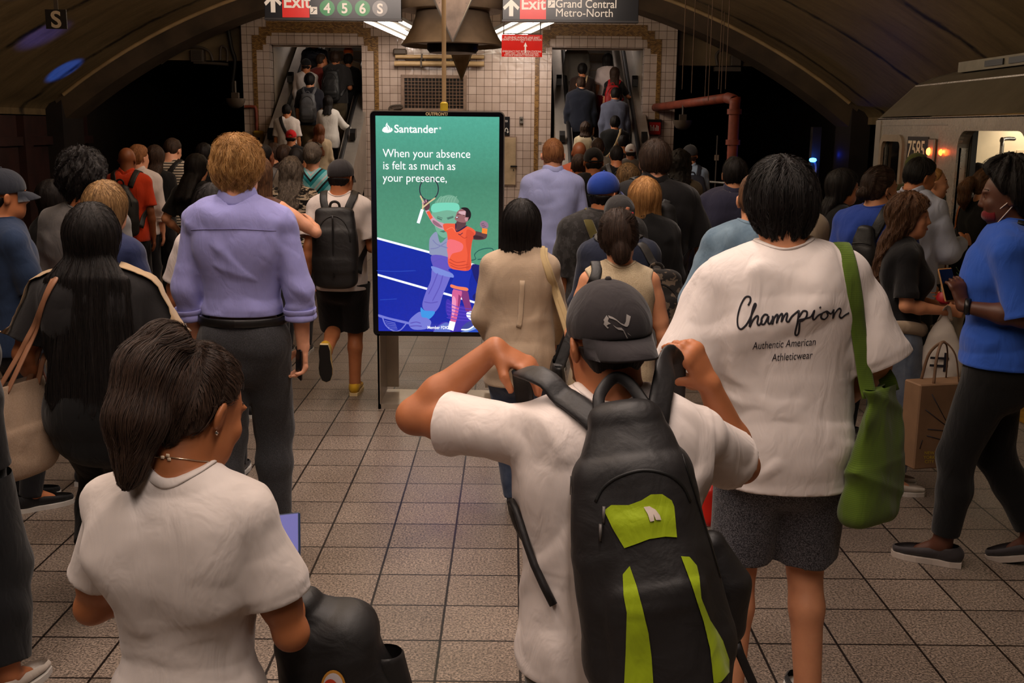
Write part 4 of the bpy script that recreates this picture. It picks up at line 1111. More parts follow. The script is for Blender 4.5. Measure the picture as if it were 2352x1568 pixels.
# ---------------------------------------------------------------- escalators
ESC0 = 18.7
def escalator(c, label):
    c += .065
    root = empty('escalator', (c, 19.0, 0), label, 'escalator', 'escalators through the tiled wall')
    S0 = ESC0; rise = .2; run = rise / math.tan(math.radians(30))
    L = lambda pts: [(p[0], p[1] - 19.0, p[2]) for p in pts]
    top = 31.5
    for s in (-1, 1):
        x0, x1 = s * .56, s * (HW - .005)
        poly = [(S0 - .85, 0), (S0 - .85, .55), (S0 - .78, .80), (S0 - .62, .93), (S0 - .1, .96), (S0 + .15, 1.03)] + [(top, 1.03 + (top - S0 - .15) * .577), (top, (top - S0 - .15) * .577 - .3), (S0 + .4, 0)]
        m = MB(); m.prism([(y - 19, z) for y, z in poly], 'x', min(x0, x1), max(x0, x1)); b = m.build('balustrade', M_STEEL, root)
        hp = [(s * .63, S0 - .76, .16), (s * .63, S0 - .93, .3), (s * .63, S0 - .96, .6), (s * .63, S0 - .84, .92), (s * .63, S0 - .5, 1.02), (s * .63, S0 - .05, 1.04), (s * .63, S0 + .3, 1.17)] + [(s * .63, y, 1.17 + (y - S0 - .3) * .577) for y in (21, 24, 28, 31.4)]
        v, f = sweep(L(hp), .04, .022, (1, 0, 0) if False else None, 10, k=8); mesh('handrail', v, f, M_RUBBER, root)
        m = MB(); m.prism([(S0 - 18.9, .02), (top - 19, .02 + (top - S0 - .1) * .577), (top - 19, .3 + (top - S0 - .1) * .577), (S0 - 18.9, .3)], 'x', min(s * .52, s * .56), max(s * .52, s * .56)); m.build('skirt_panel', M_STEELD, root)
        for yy in (20.0, 21.9):
            m = MB(); z = 1.03 + (yy - S0 - .15) * .577
            m.add([(s * .76 + dx, yy - 19 + dy, z + dz) for dx in (-.05, .05) for dy, dz in ((-.1, -.01), (-.1, .12), (-.02, .2), (.1, .2), (.1, .04))], [(0, 1, 2, 3, 4), (9, 8, 7, 6, 5), (0, 5, 6, 1), (1, 6, 7, 2), (2, 7, 8, 3), (3, 8, 9, 4), (4, 9, 5, 0)]); m.build('stop_button_box', M_BLACK, b)
    m = MB(); m.b2((-.56, -1.5, .001), (.56, S0 - 19, .02)); m.build('landing_plate', M_STEELD, root)
    for i in range(34):
        m = MB(); y = S0 - 19 + i * run; z = i * rise
        m.b2((-.515, y, z - .03), (.515, y + run, z + rise if False else z)); m.b2((-.515, y + run - .02, z), (.515, y + run + .01, z + rise))
        for q in range(17): m.b2((-.5 + q * .0615, y, z), (-.48 + q * .0615, y + run - .02, z + .008))
        m.b2((-.515, y, z - .004), (.515, y + .03, z + .0095), 1); m.build('step', [M_STEELD, plain('step_edge_yellow', srgb(170, 136, 40), .6)], root)
escalator(EC[0], 'escalator in the opening left of the green advert screen')
escalator(EC[1], 'escalator in the opening right of the green advert screen, under the red hanging notice')
# ---------------------------------------------------------------- advert kiosk
KY = float(atZ(868, 939)[1])
def kp(px, py, dy=0.0): return atY(px, py, KY + dy)
k0 = atZ(868, 939); kL, kR = kp(854, 520)[0], kp(1155, 520)[0]; kT = kp(1004, 257)[2]; kB = kp(1004, 772)[2]; kc = (kL + kR) / 2
kiosk = empty('advert_kiosk', (kc, KY, 0), 'tall digital advert kiosk with a green and blue tennis advert on two steel legs', 'advert screen')
hw = (kR - kL) / 2
m = MB(); bm_pts = []
def rrect(w_, z0, z1, r, n=6):
    out = []
    for cx, cz, a0 in ((w_ - r, z1 - r, 0), (-w_ + r, z1 - r, 90), (-w_ + r, z0 + r, 180), (w_ - r, z0 + r, 270)):
        for i in range(n + 1): a = math.radians(a0 + 90 * i / n); out.append((cx + r * math.cos(a), cz + r * math.sin(a)))
    return out
m.prism(rrect(hw, kB, kT, .03), 'y', 0, .2); m.build('housing', plain('bezel', srgb(12, 13, 18), .2, var=.05), kiosk)
m = MB(); m.prism(rrect(hw + .006, kB - .004, kT + .008, .034), 'y', .03, .17); m.build('edge_band', plain('edge_grey', srgb(120, 112, 104), .35), kiosk)
sT, sB = kp(1004, 267)[2], kp(1004, 761)[2]; sL, sR = kp(866, 520)[0] - kc, kp(1145, 520)[0] - kc
def scr(px, py):      # a point of the advert, on the screen's plane
    q = kp(px, py); return (min(max(q[0] - kc, sL), sR), min(max(q[2], sB), sT))
def m_screen(name, stops, st=1.0, axis='z'):
    def f():
        t = NT(name); t.set(Base_Color=(0.01, 0.01, 0.01, 1), Roughness=0.25)
        sep = t.n('ShaderNodeSeparateXYZ'); t.l(t.coord(), sep.inputs[0])
        mr = t.n('ShaderNodeMapRange'); mr.inputs[1].default_value = sB; mr.inputs[2].default_value = sT; t.l(sep.outputs[2], mr.inputs[0])
        c = t.ramp(mr.outputs[0], stops); gr = t.noise(t.coord(), 40, 4, .7)
        c = t.mix(0.35, c, t.ramp(gr, [(0.3, (.78, .78, .78, 1)), (0.7, (1.15, 1.15, 1.15, 1))]), 'MULTIPLY')
        t.l(c, t.b.inputs['Emission Color']); t.b.inputs['Emission Strength'].default_value = st; return t.m
    return mat(('screen', name), f)
ES = 1.05
m = MB(); m.v = [(sL, -.002, sB), (sR, -.002, sB), (sR, -.002, sT), (sL, -.002, sT)]; m.f = [(0, 1, 2, 3)]; m.fm = [0]
screen = m.build('screen', m_screen('screen_green', [(0, srgb(70, 150, 126)), (.45, srgb(84, 150, 120)), (.7, srgb(72, 138, 112)), (1, srgb(84, 172, 150))], ES), kiosk)
_ly = [-.003]
def spoly(name, pts, m_, parent=screen, closed=True, dy=None):
    _ly[0] -= .0004; y = _ly[0] if dy is None else dy
    if name.split('_')[0] in ('player', 'pale', 'court', 'racket') and name not in ('court', 'court_line', 'racket_handle', 'racket_frame') and len(pts) > 4 and closed and 'line' not in name:
        a = np.array(pts, float); a = catmull(np.vstack([a[-1:], a, a[:2]]), 4)[4:-8 + 3]; pts = [tuple(p) for p in a]
    q = [scr(*p) for p in pts]; v = [(x, y, z) for x, z in q]
    import bmesh
    bm = bmesh.new(); vs_ = [bm.verts.new(p) for p in v]
    f = bm.faces.new(vs_); f.normal_update(); bmesh.ops.triangulate(bm, faces=[f]); me = bpy.data.meshes.new(name); bm.normal_update()
    bm.to_mesh(me); bm.free(); me.materials.append(m_); o = bpy.data.objects.new(name, me); COL.objects.link(o); o.parent = parent; return o
def sline(name, pts, w_, m_):   # ribbon of picture-width w_ along pts
    pts = [np.array(p, float) for p in pts]; L = []; R = []
    for i, p in enumerate(pts):
        d = nrm(np.append(pts[min(i + 1, len(pts) - 1)] - pts[max(i - 1, 0)], 0)); n_ = np.array([-d[1], d[0]]) * w_ / 2; L.append(p + n_); R.append(p - n_)
    return spoly(name, L + R[::-1], m_)
def Z3(x, y): return (860 + x * 300 / 1238, 400 + y * 380 / 1568)      # the 4x detail I measured
E_ = lambda n_, r, g, b, k=1.0: emit(n_, srgb(r, g, b), ES * k)
spoly('court', [Z3(20, 600), Z3(520, 735), Z3(715, 792), Z3(920, 850), Z3(1180, 925), Z3(1180, 1510), Z3(20, 1510)], m_screen('screen_blue', [(0, srgb(22, 40, 170)), (.25, srgb(16, 40, 160)), (.5, srgb(10, 44, 168))], ES))
wl = E_('court_line', 235, 240, 255, 1.2)
sline('court_line', [Z3(22, 606), Z3(520, 738), Z3(920, 852), Z3(1180, 926)], 5, wl); sline('court_line', [Z3(24, 952), Z3(500, 1085), Z3(740, 1150), Z3(1180, 1280)], 5, wl)
# large pale second figure of the advert, seen through the picture
g1, g2_, g3, g4, g5 = E_('ghost_skin', 116, 176, 150), E_('ghost_band', 120, 214, 186), E_('ghost_shirt', 142, 150, 184), E_('ghost_low', 98, 84, 190), E_('ghost_hand', 116, 122, 214)
spoly('pale_figure', [Z3(560, 350), Z3(556, 420), Z3(575, 500), Z3(600, 560), Z3(650, 600), Z3(700, 590), Z3(745, 540), Z3(775, 460), Z3(790, 350)], g1)
spoly('pale_hair', [Z3(580, 280), Z3(620, 225), Z3(700, 195), Z3(770, 215), Z3(792, 275)], E_('ghost_hair', 110, 166, 140))
spoly('pale_headband', [Z3(552, 285), Z3(670, 268), Z3(792, 280), Z3(796, 352), Z3(690, 340), Z3(552, 360)], g2_)
spoly('pale_brow', [Z3(590, 405), Z3(640, 425), Z3(640, 438), Z3(595, 420)], E_('ghost_dark', 74, 118, 104)); spoly('pale_brow', [Z3(690, 415), Z3(750, 398), Z3(750, 412), Z3(695, 430)], E_('ghost_dark', 74, 118, 104))
spoly('pale_mouth', [Z3(615, 540), Z3(655, 532), Z3(690, 540), Z3(655, 552)], E_('ghost_dark', 74, 118, 104))
spoly('pale_shirt', [Z3(590, 545), Z3(535, 590), Z3(520, 640), Z3(522, 740), Z3(545, 765), Z3(700, 800), Z3(760, 640), Z3(700, 590), Z3(625, 650)], g3)
spoly('pale_waist', [Z3(545, 765), Z3(555, 870), Z3(590, 910), Z3(720, 960), Z3(720, 800)], g4)
spoly('pale_arm', [Z3(550, 890), Z3(535, 1000), Z3(490, 1110), Z3(455, 1230), Z3(480, 1290), Z3(560, 1310), Z3(615, 1250), Z3(650, 1140), Z3(700, 1020), Z3(720, 940), Z3(620, 905)], E_('ghost_arm', 112, 108, 206))
spoly('pale_cuff', [Z3(555, 870), Z3(750, 945), Z3(745, 978), Z3(600, 945), Z3(550, 905)], E_('ghost_cuff', 122, 140, 220))
spoly('pale_wristband', [Z3(440, 1260), Z3(480, 1290), Z3(575, 1300), Z3(520, 1370), Z3(450, 1350)], E_('ghost_wrist', 60, 150, 230))
spoly('pale_fist', [Z3(430, 1300), Z3(340, 1370), Z3(330, 1430), Z3(380, 1470), Z3(500, 1460), Z3(540, 1400), Z3(500, 1360), Z3(450, 1350)], g5)
sline('pale_racket', [Z3(36, 1335), Z3(140, 1365), Z3(330, 1410)], 5, g5); sline('pale_racket', [Z3(75, 1345), Z3(110, 1430), Z3(180, 1480), Z3(245, 1475), Z3(300, 1415)], 2.5, g5)
for i in range(5): sline('pale_racket_string', [Z3(100 + 8 * i, 1385 + 19 * i), Z3(200 + 5 * i, 1408 + 14 * i)], 1.3, g5)
spoly('net', [Z3(820, 1500), Z3(1160, 1365), Z3(1160, 1390), Z3(880, 1502)], E_('net_tape', 130, 160, 220)); spoly('net_mesh', [Z3(880, 1502), Z3(1160, 1392), Z3(1160, 1502)], E_('net_mesh', 30, 74, 190))
spoly('court_shade', [Z3(690, 1180), Z3(780, 1230), Z3(1060, 1290), Z3(1100, 1330), Z3(1100, 1380), Z3(820, 1480), Z3(560, 1490), Z3(640, 1400), Z3(720, 1390), Z3(680, 1300)], E_('court_shade', 62, 46, 176))
spoly('player_shade', [Z3(930, 850), Z3(1060, 905), Z3(1060, 1100), Z3(1010, 1240), Z3(930, 1160), Z3(990, 1080), Z3(940, 960)], E_('player_shade', 12, 22, 110))
sline('racket_shade', [Z3(915, 815), Z3(960, 800), Z3(950, 760), Z3(990, 720), Z3(1060, 700), Z3(1120, 705), Z3(1120, 745), Z3(1060, 790), Z3(985, 805)], 2.2, E_('racket_shade', 34, 92, 84))
spoly('pale_shoe', [Z3(560, 1490), Z3(600, 1440), Z3(690, 1400), Z3(720, 1470), Z3(700, 1500), Z3(560, 1502)], E_('ghost_shoe', 90, 110, 200))
# the player
sk, skd, org, pnk = E_('ad_skin', 176, 120, 108), E_('ad_skin_dark', 92, 58, 66), E_('ad_orange', 240, 92, 62), E_('ad_pink', 244, 112, 120)
spoly('player_leg', [Z3(815, 1100), Z3(880, 1095), Z3(905, 1200), Z3(925, 1300), Z3(880, 1315), Z3(845, 1220)], E_('ad_leg_dark', 130, 52, 120))
spoly('player_leg', [Z3(750, 1085), Z3(828, 1100), Z3(815, 1200), Z3(800, 1280), Z3(770, 1400), Z3(722, 1395), Z3(740, 1260), Z3(735, 1180)], E_('ad_leg', 214, 96, 150))
spoly('player_sock', [Z3(715, 1385), Z3(770, 1398), Z3(750, 1480), Z3(695, 1462)], wl); spoly('player_sock', [Z3(875, 1310), Z3(925, 1295), Z3(958, 1375), Z3(920, 1382), Z3(880, 1350)], wl)
spoly('player_shoe', [Z3(825, 1455), Z3(880, 1400), Z3(960, 1370), Z3(978, 1395), Z3(930, 1450), Z3(860, 1475)], E_('ad_shoe', 60, 70, 150)); sline('player_shoe_sole', [Z3(830, 1468), Z3(900, 1462), Z3(980, 1405)], 3, wl)
spoly('player_shorts', [Z3(705, 895), Z3(912, 890), Z3(900, 1010), Z3(878, 1100), Z3(730, 1070), Z3(755, 960)], E_('ad_shorts', 12, 44, 176)); spoly('player_shorts_hem', [Z3(728, 1040), Z3(790, 1058), Z3(880, 1072), Z3(876, 1102), Z3(735, 1072)], E_('ad_hem', 246, 128, 88))
spoly('player_arm', [Z3(665, 470), Z3(600, 440), Z3(540, 375), Z3(510, 330), Z3(485, 345), Z3(520, 410), Z3(570, 480), Z3(660, 525)], E_('ad_arm', 206, 158, 176))
spoly('player_wristband', [Z3(495, 355), Z3(525, 345), Z3(555, 410), Z3(530, 428)], org); spoly('player_hand', [Z3(470, 250), Z3(490, 232), Z3(522, 270), Z3(525, 320), Z3(488, 342), Z3(470, 300)], skd)
spoly('player_arm', [Z3(935, 540), Z3(1000, 545), Z3(1040, 560), Z3(1068, 560), Z3(1062, 600), Z3(1020, 618), Z3(930, 610)], skd); spoly('player_wristband', [Z3(1022, 505), Z3(1072, 515), Z3(1068, 565), Z3(1018, 555)], E_('ad_band', 246, 136, 50))
spoly('player_fist', [Z3(1005, 455), Z3(1035, 438), Z3(1075, 462), Z3(1076, 505), Z3(1025, 508), Z3(1003, 485)], E_('ad_fist', 150, 116, 140))
spoly('player_shirt', [Z3(655, 470), Z3(740, 465), Z3(775, 475), Z3(790, 540), Z3(870, 490), Z3(960, 540), Z3(930, 620), Z3(915, 740), Z3(912, 895), Z3(800, 905), Z3(705, 865), Z3(700, 700), Z3(690, 560), Z3(665, 530)], org)
spoly('player_shirt_light', [Z3(695, 620), Z3(830, 650), Z3(830, 720), Z3(740, 750), Z3(705, 800)], pnk)
spoly('player_neck', [Z3(785, 440), Z3(860, 440), Z3(862, 492), Z3(795, 540), Z3(775, 500)], skd); sline('player_collar', [Z3(772, 470), Z3(782, 540), Z3(870, 490)], 2.6, E_('ad_navy', 26, 20, 70))
spoly('player_face', [Z3(770, 400), Z3(790, 350), Z3(830, 328), Z3(890, 345), Z3(900, 420), Z3(860, 455), Z3(800, 448), Z3(765, 425)], E_('ad_face', 150, 100, 104))
spoly('player_face_light', [Z3(800, 350), Z3(868, 345), Z3(862, 385), Z3(800, 372)], E_('ad_face_l', 214, 170, 180)); spoly('player_hair', [Z3(820, 318), Z3(880, 315), Z3(915, 360), Z3(912, 410), Z3(885, 440), Z3(895, 405), Z3(865, 402), Z3(868, 350)], E_('ad_hair', 24, 14, 26))
rk = E_('ad_racket', 40, 40, 60); 
sline('racket_frame', [Z3(520 + 88 * math.cos(t) + 10 * math.sin(t), 140 + 104 * math.sin(t) - 14 * math.cos(t)) for t in np.linspace(0, 2 * math.pi, 28)], 2.4, rk)
for i in range(-3, 4): sline('racket_string', [Z3(520 + 24 * i, 145 - math.sqrt(max(98 ** 2 - (24 * i * 1.15) ** 2, 0))), Z3(520 + 24 * i, 145 + math.sqrt(max(95 ** 2 - (24 * i * 1.15) ** 2, 0)))], .35, E_('ad_string', 84, 142, 122)); sline('racket_string', [Z3(520 - math.sqrt(max(82 ** 2 - (26 * i * .82) ** 2, 0)), 145 + 26 * i), Z3(520 + math.sqrt(max(82 ** 2 - (26 * i * .82) ** 2, 0)), 145 + 26 * i)], .35, E_('ad_string', 84, 142, 122))
sline('racket_throat', [Z3(440, 205), Z3(462, 260), Z3(460, 330)], 3, E_('ad_throat', 220, 196, 150)); sline('racket_throat', [Z3(575, 225), Z3(520, 265), Z3(465, 310)], 3, E_('ad_throat', 220, 196, 150)); sline('racket_handle', [Z3(458, 330), Z3(418, 460)], 7, wl)
# folds, muscles and features
sd_, oh, ol = E_('ad_orange_dark', 196, 62, 44), E_('ad_orange_mid', 222, 78, 52), E_('ad_orange_light', 252, 126, 92)
spoly('player_fold', [Z3(880, 520), Z3(950, 560), Z3(925, 640), Z3(905, 760), Z3(908, 885), Z3(870, 890), Z3(885, 760), Z3(868, 640)], oh)
for a_ in ([(720, 800), (780, 830), (860, 820)], [(715, 830), (790, 862), (880, 850)], [(730, 860), (800, 885), (895, 872)], [(800, 560), (850, 600), (880, 590)]): sline('player_fold', [Z3(*p) for p in a_], 1.6, sd_)
sline('player_fold', [Z3(690, 520), Z3(740, 500), Z3(770, 540)], 1.6, ol); sline('player_mark', [Z3(800, 565), Z3(815, 568), Z3(838, 552)], 1.4, E_('ad_navy', 26, 20, 70))
spoly('player_muscle', [Z3(560, 430), Z3(610, 460), Z3(650, 500), Z3(600, 490), Z3(560, 460)], E_('ad_arm_dark', 150, 104, 122)); spoly('player_muscle', [Z3(945, 575), Z3(1000, 580), Z3(1040, 600), Z3(1000, 610), Z3(945, 605)], E_('ad_arm_shade', 58, 34, 44))
spoly('player_muscle', [Z3(745, 1150), Z3(775, 1180), Z3(770, 1270), Z3(745, 1350), Z3(735, 1260)], E_('ad_leg_light', 240, 150, 190)); spoly('player_muscle', [Z3(800, 1130), Z3(822, 1150), Z3(805, 1250), Z3(790, 1260)], E_('ad_leg_shade', 150, 50, 110))
for a_, w_ in (([(790, 378), (806, 372), (818, 378)], 1.3), ([(772, 405), (788, 410), (800, 402)], 1.5), ([(845, 385), (856, 384)], 1.3)): sline('player_feature', [Z3(*p) for p in a_], w_, E_('ad_hair', 24, 14, 26))
spoly('player_ear', [Z3(858, 412), Z3(876, 405), Z3(890, 416), Z3(884, 436), Z3(866, 440)], E_('ad_ear', 196, 140, 148)); sline('player_teeth', [Z3(776, 404), Z3(794, 404)], 1.6, wl)
for a_ in ([(1012, 470), (1040, 460)], [(1018, 485), (1050, 476)], [(1028, 498), (1060, 490)]): sline('player_finger', [Z3(*p) for p in a_], 1.2, E_('ad_fist_dark', 84, 58, 78))
for a_ in ([(470, 280), (455, 262)], [(480, 270), (470, 245)], [(495, 262), (492, 236)]): sline('player_finger', [Z3(*p) for p in a_], 2, E_('ad_arm', 206, 158, 176))
gs = E_('ghost_shade', 124, 128, 176); ga = E_('ghost_arm_shade', 92, 84, 186)
for a_, m_ in (([(560, 620), (600, 660), (690, 690)], gs), ([(540, 700), (600, 690), (680, 640)], gs), ([(600, 940), (560, 1040), (520, 1120)], ga), ([(650, 960), (620, 1060), (560, 1180)], ga), ([(480, 1200), (540, 1210), (600, 1200)], ga), ([(560, 830), (640, 790), (700, 850)], ga), ([(350, 1400), (400, 1390), (440, 1400)], ga), ([(345, 1430), (400, 1425), (450, 1430)], ga)): sline('pale_fold', [Z3(*p) for p in a_], 2.2, m_)
for a_ in ([(600, 395), (650, 412)], [(688, 410), (752, 392)]): sline('pale_feature', [Z3(*p) for p in a_], 2, E_('ghost_brow', 88, 132, 116))
for k in range(7): sline('pale_hair_lock', [Z3(600 + 26 * k, 262), Z3(615 + 26 * k, 225 - 5 * (k % 3)), Z3(640 + 24 * k, 205 + 6 * (k % 2))], 1.2, E_('ghost_lock', 136, 186, 160))
for k in range(5): sline('blur_streak', [Z3(690, 1210 + 34 * k), Z3(800, 1250 + 30 * k), Z3(1060, 1290 + 24 * k)], 1.6, E_('streak', 92, 64, 200))
sline('court_scuff', [Z3(40, 905), Z3(200, 912), Z3(380, 905)], 1.5, E_('scuff', 34, 70, 186)); sline('court_scuff', [Z3(60, 1180), Z3(220, 1170)], 1.5, E_('scuff', 34, 70, 186))
# lettering and flame mark on the advert
wt = emit('ad_white', (1, 1, 1, 1), ES * 1.15)
def stext(s, px, py, cap, bold=0.0, sx=1.0, sp=1.0, m_=None):
    x, z = scr(px, py); pxm = (kR - kL) / 301.0
    return text('lettering', s, cap * pxm * 1.43, m_ or wt, screen, (x, _ly[0] - .001, z), bold=bold * cap * pxm, ext=.0003, sx=sx, spacing=sp)
stext('Santander', 907, 304, 17, .018, 1.0, 1.0)
stext('®', 1010, 297, 5, 0, .8)
stext('When your absence', 881, 360, 18.5, -.004, .93, .985); stext('is felt as much as', 881, 388, 18.5, -.004, .93, .985); stext('your presence,', 881, 416, 18.5, -.004, .93, .985)
stext('Member FDIC', 983, 752, 7.2, .012, .85, .97)
spoly('flame_mark', [(880, 297), (884, 292), (888, 291), (888, 287), (891, 281), (892, 286), (896, 290), (899, 293), (903, 295), (904, 299), (900, 303), (893, 305), (885, 304), (880, 301)], wt)
fl = m_screen('screen_green', [(0, (0, 0, 0, 1))], ES)
sline('flame_mark_slit', [(889.5, 287), (893, 292), (894, 298)], 1.3, fl); sline('flame_mark_slit', [(892.5, 285), (898, 291.5), (899, 298)], 1.3, fl)
# kiosk details
x_, z_ = kp(1003, 261)[0] - kc, kp(1003, 263.5)[2]
text('lettering', 'OUTFRONT/', .027, plain('badge_ivory', srgb(206, 182, 140), .4), kiosk, (x_, -.002, z_ - .004), align='CENTER', bold=.0012, sx=.95)
base_d = .42; ft = .012
lw_ = .105
for s in (-1, 1):
    m = MB(); x1 = s * (hw - .025); m.b2((min(x1, x1 - s * .012), -.0, 0), (max(x1, x1 - s * .012), .44, kB + .01)); m.b2((min(x1, x1 - s * .02), .0, 0), (max(x1, x1 - s * .02), .02, kB + .01)); m.b2((min(x1, x1 - s * .1), .41, .06), (max(x1, x1 - s * .1), .44, kB + .01)); m.build('leg', metal('kiosk_steel', (.42, .36, .29, 1), .3, .2), kiosk)
m = MB(); m.b2((-hw + .025, 0, 0), (hw - .025, .44, .035)); m.build('base_plate', metal('kiosk_plate', (.62, .54, .44, 1), .35, .3), kiosk)
# power conduit from the kiosk up to the vault
pc = kp(1020, 250, .1); m = MB(); zc = VZ - VR + math.sqrt(VR ** 2 - (pc[0] - VX) ** 2)
pole = empty('power_conduit', (pc[0], pc[1], kT + .008), 'beige power conduit rising from the advert kiosk to the vault', 'conduit')
m.lathe([(.0145, 0), (.0145, zc - kT)], n=14); m.build('pipe', M_BEIGE, pole, True); m = MB(); m.lathe([(.0145, 0), (.026, 0), (.026, .05), (.0145, .06)], n=14); m.build('coupling', plain('yellow_fitting', srgb(196, 168, 40), .5), pole, True)

# ---------------------------------------------------------------- hanging signs
SY = 12.5
def hang(m, x, y, z0, ztop, r=.008): m.tube([(x, y, z0), (x, y, ztop)], r, 8)
def vz(x): return VZ - VR + math.sqrt(VR ** 2 - (x - VX) ** 2)
def sign(x0, x1, zb, label, h_=.31):
    c = (x0 + x1) / 2; r = empty('platform_sign', (c, SY, zb), label, 'sign', 'hanging exit signs'); w2 = (x1 - x0) / 2
    m = MB(); m.b2((-w2, 0, 0), (w2, .09, h_), 0, .004); m.build('panel', M_SIGNB, r); m = MB(); m.b2((-w2 - .004, -.006, -.02), (w2 + .004, .096, .002)); m.build('frame', plain('sign_rail', srgb(40, 36, 36), .4), r)
    m = MB(); [hang(m, sx * w2 * .8, .045, h_, vz(c + sx * w2 * .8) - zb) for sx in (-1, 1)]; m.build('hanger', M_CABLE, r)
    return r, w2
def sp(px, py): return atY(px, py, SY)
a = sp(608, 41); b = sp(922, 42); r, w2 = sign(a[0], b[0], a[2], 'black hanging exit sign with green 4 5 6 bullets and a grey S bullet'); c = (a[0] + b[0]) / 2; zb = a[2]; pm = (b[0] - a[0]) / 314
def quad(name, x0, z0, x1, z1, m_, par, y=-.001):
    q = MB(); q.b2((x0, y, z0), (x1, y + .0008, z1)); return q.build(name, m_, par)
def poly2(name, pts, m_, par, y=-.0015):
    import bmesh
    bm = bmesh.new(); f = bm.faces.new([bm.verts.new((x, y, z)) for x, z in pts]); f.normal_update(); bmesh.ops.triangulate(bm, faces=[f]); me = bpy.data.meshes.new(name); bm.to_mesh(me); bm.free(); me.materials.append(m_)
    o = bpy.data.objects.new(name, me); COL.objects.link(o); o.parent = par; return o
def disc(name, x, z, rr, m_, par, y=-.0015): return poly2(name, [(x + rr * math.cos(t), z + rr * math.sin(t)) for t in np.linspace(0, 2 * math.pi, 32, endpoint=False)], m_, par, y)
def arrow(x, z, s_, m_, par):
    poly2('arrow', [(x + dx * s_, z + dz * s_) for dx, dz in ((-.13, -.5), (.13, -.5), (.13, .12), (.4, -.14), (.5, .03), (0, .5), (-.5, .03), (-.4, -.14), (-.13, .12))], m_, par)
def escal_icon(x, z, s_, par):
    quad('escalator_symbol', x - s_ / 2, z - s_ / 2, x + s_ / 2, z + s_ / 2, M_WHITE, par, -.0012)
    q = MB(); k = s_
    pts = [(-.38, -.34), (-.2, -.34), (.2, .12), (.38, .12), (.38, .2), (.16, .2), (-.24, -.25), (-.38, -.25)]
    poly2('symbol', [(x + p[0] * k, z + p[1] * k) for p in pts], M_SIGNB, par, -.0026); disc('symbol', x + .02 * k, z + .26 * k, .07 * k, M_SIGNB, par, -.0026); quad('symbol', x - .03 * k, z - .02 * k, x + .07 * k, z + .18 * k, M_SIGNB, par, -.0026)
X = lambda px: (px - 765) * pm
quad('red_panel', X(649), .008, X(711), .30, M_RED, r); arrow(X(628), .16, .20, M_WHITE, r)
text('lettering', 'Exit', .205, M_WHITE, r, (X(651), -.003, .115), bold=.004, sx=.98)
escal_icon(X(721), .085, .08, r)
gm = plain('bullet_green', srgb(30, 128, 66), .3, var=.03); gg = plain('bullet_grey', srgb(120, 118, 118), .3, var=.03)
for px, ch, mm in ((752, '4', gm), (792, '5', gm), (833, '6', gm), (873, 'S', gg)):
    disc('bullet', X(px), .115, .086, mm, r); text('lettering', ch, .15, M_WHITE, r, (X(px), -.003, .062), align='CENTER', bold=.004)
a = sp(1154, 45); b = sp(1466, 47); r, w2 = sign(a[0], b[0], a[2], 'black hanging exit sign with two lines of white station lettering')
X = lambda px: (px - 1310) * pm
quad('red_panel', X(1194), .008, X(1254), .30, M_RED, r); arrow(X(1174), .13, .185, M_WHITE, r)
text('lettering', 'Exit', .18, M_WHITE, r, (X(1196), -.003, .115), bold=.0035); escal_icon(X(1266), .175, .08, r)
text('lettering', 'Grand Central', .125, M_WHITE, r, (X(1275), -.003, .138), bold=.001, sx=.94); text('lettering', 'Metro-North', .125, M_WHITE, r, (X(1275), -.003, .04), sx=.97)
# red emergency notice
RY = 12.75; a = atY(1152, 130, RY); b = atY(1246, 80, RY); c = (a[0] + b[0]) / 2; w2 = (b[0] - a[0]) / 2; hh = b[2] - a[2]
r = empty('emergency_notice', (c, RY, a[2]), 'small glossy red emergency exit notice hung on two rods', 'sign')
m = MB(); m.b2((-w2, 0, 0), (w2, .012, hh)); m.build('plate', plain('notice_red', srgb(206, 34, 26), .16, var=.05), r)
m = MB(); [hang(m, s * w2 * .9, .006, hh, vz(c + s * w2 * .9) - a[2], .006) for s in (-1, 1)]; m.tube([(-w2 * .95, .006, hh + .01), (w2 * .95, .006, hh + .01)], .006); m.build('hanger', M_CABLE, r)
for s_, zz, k in (('FLUSHING AVENUE LINE EAST', .83, 1), ('GRAND CENTRAL/42ND STREET STATION', .73, 1), ('TO', .64, .8), ('EMERGENCY EXIT BETWEEN STATIONS', .2, 1), ('NEXT EXIT - 5TH AVENUE STATION', .11, .9), ('FOR USE BY EMERGENCY PERSONNEL ONLY', .03, .9)):
    t_ = text('lettering', s_, .031 * k, M_WHITE, r, (0, -.002, zz * hh), align='CENTER', sx=min(1.0, 26 / max(len(s_), 1)) * .98)
poly2('arrow', [(dx * .07 + .04, hh * .42 + dz * .12) for dx, dz in ((-.12, -.5), (.12, -.5), (.12, .1), (.3, .1), (0, .5), (-.3, .1), (-.12, .1))], M_WHITE, r, -.002)
# little S board over the left track
BY = 12.0; a = atY(106, 66, BY); b = atY(151, 22, BY); c = (a[0] + b[0]) / 2; w2 = (b[0] - a[0]) / 2; hh = b[2] - a[2]
r = empty('stop_marker_sign', (c, BY, a[2]), 'small square black board with a white S hanging over the left track', 'sign')
m = MB(); m.b2((-w2, 0, 0), (w2, .02, hh)); m.build('board', plain('marker_black', srgb(30, 24, 22), .5), r); m = MB(); m.b2((-.022, .02, hh * .2), (.022, .03, vz(c) - a[2])); m.build('hanger', M_CABLE, r)
text('lettering', 'S', hh * 1.2, plain('marker_white', srgb(190, 166, 140), .5), r, (0, -.001, hh * .08), align='CENTER', bold=.006, sx=1.05)

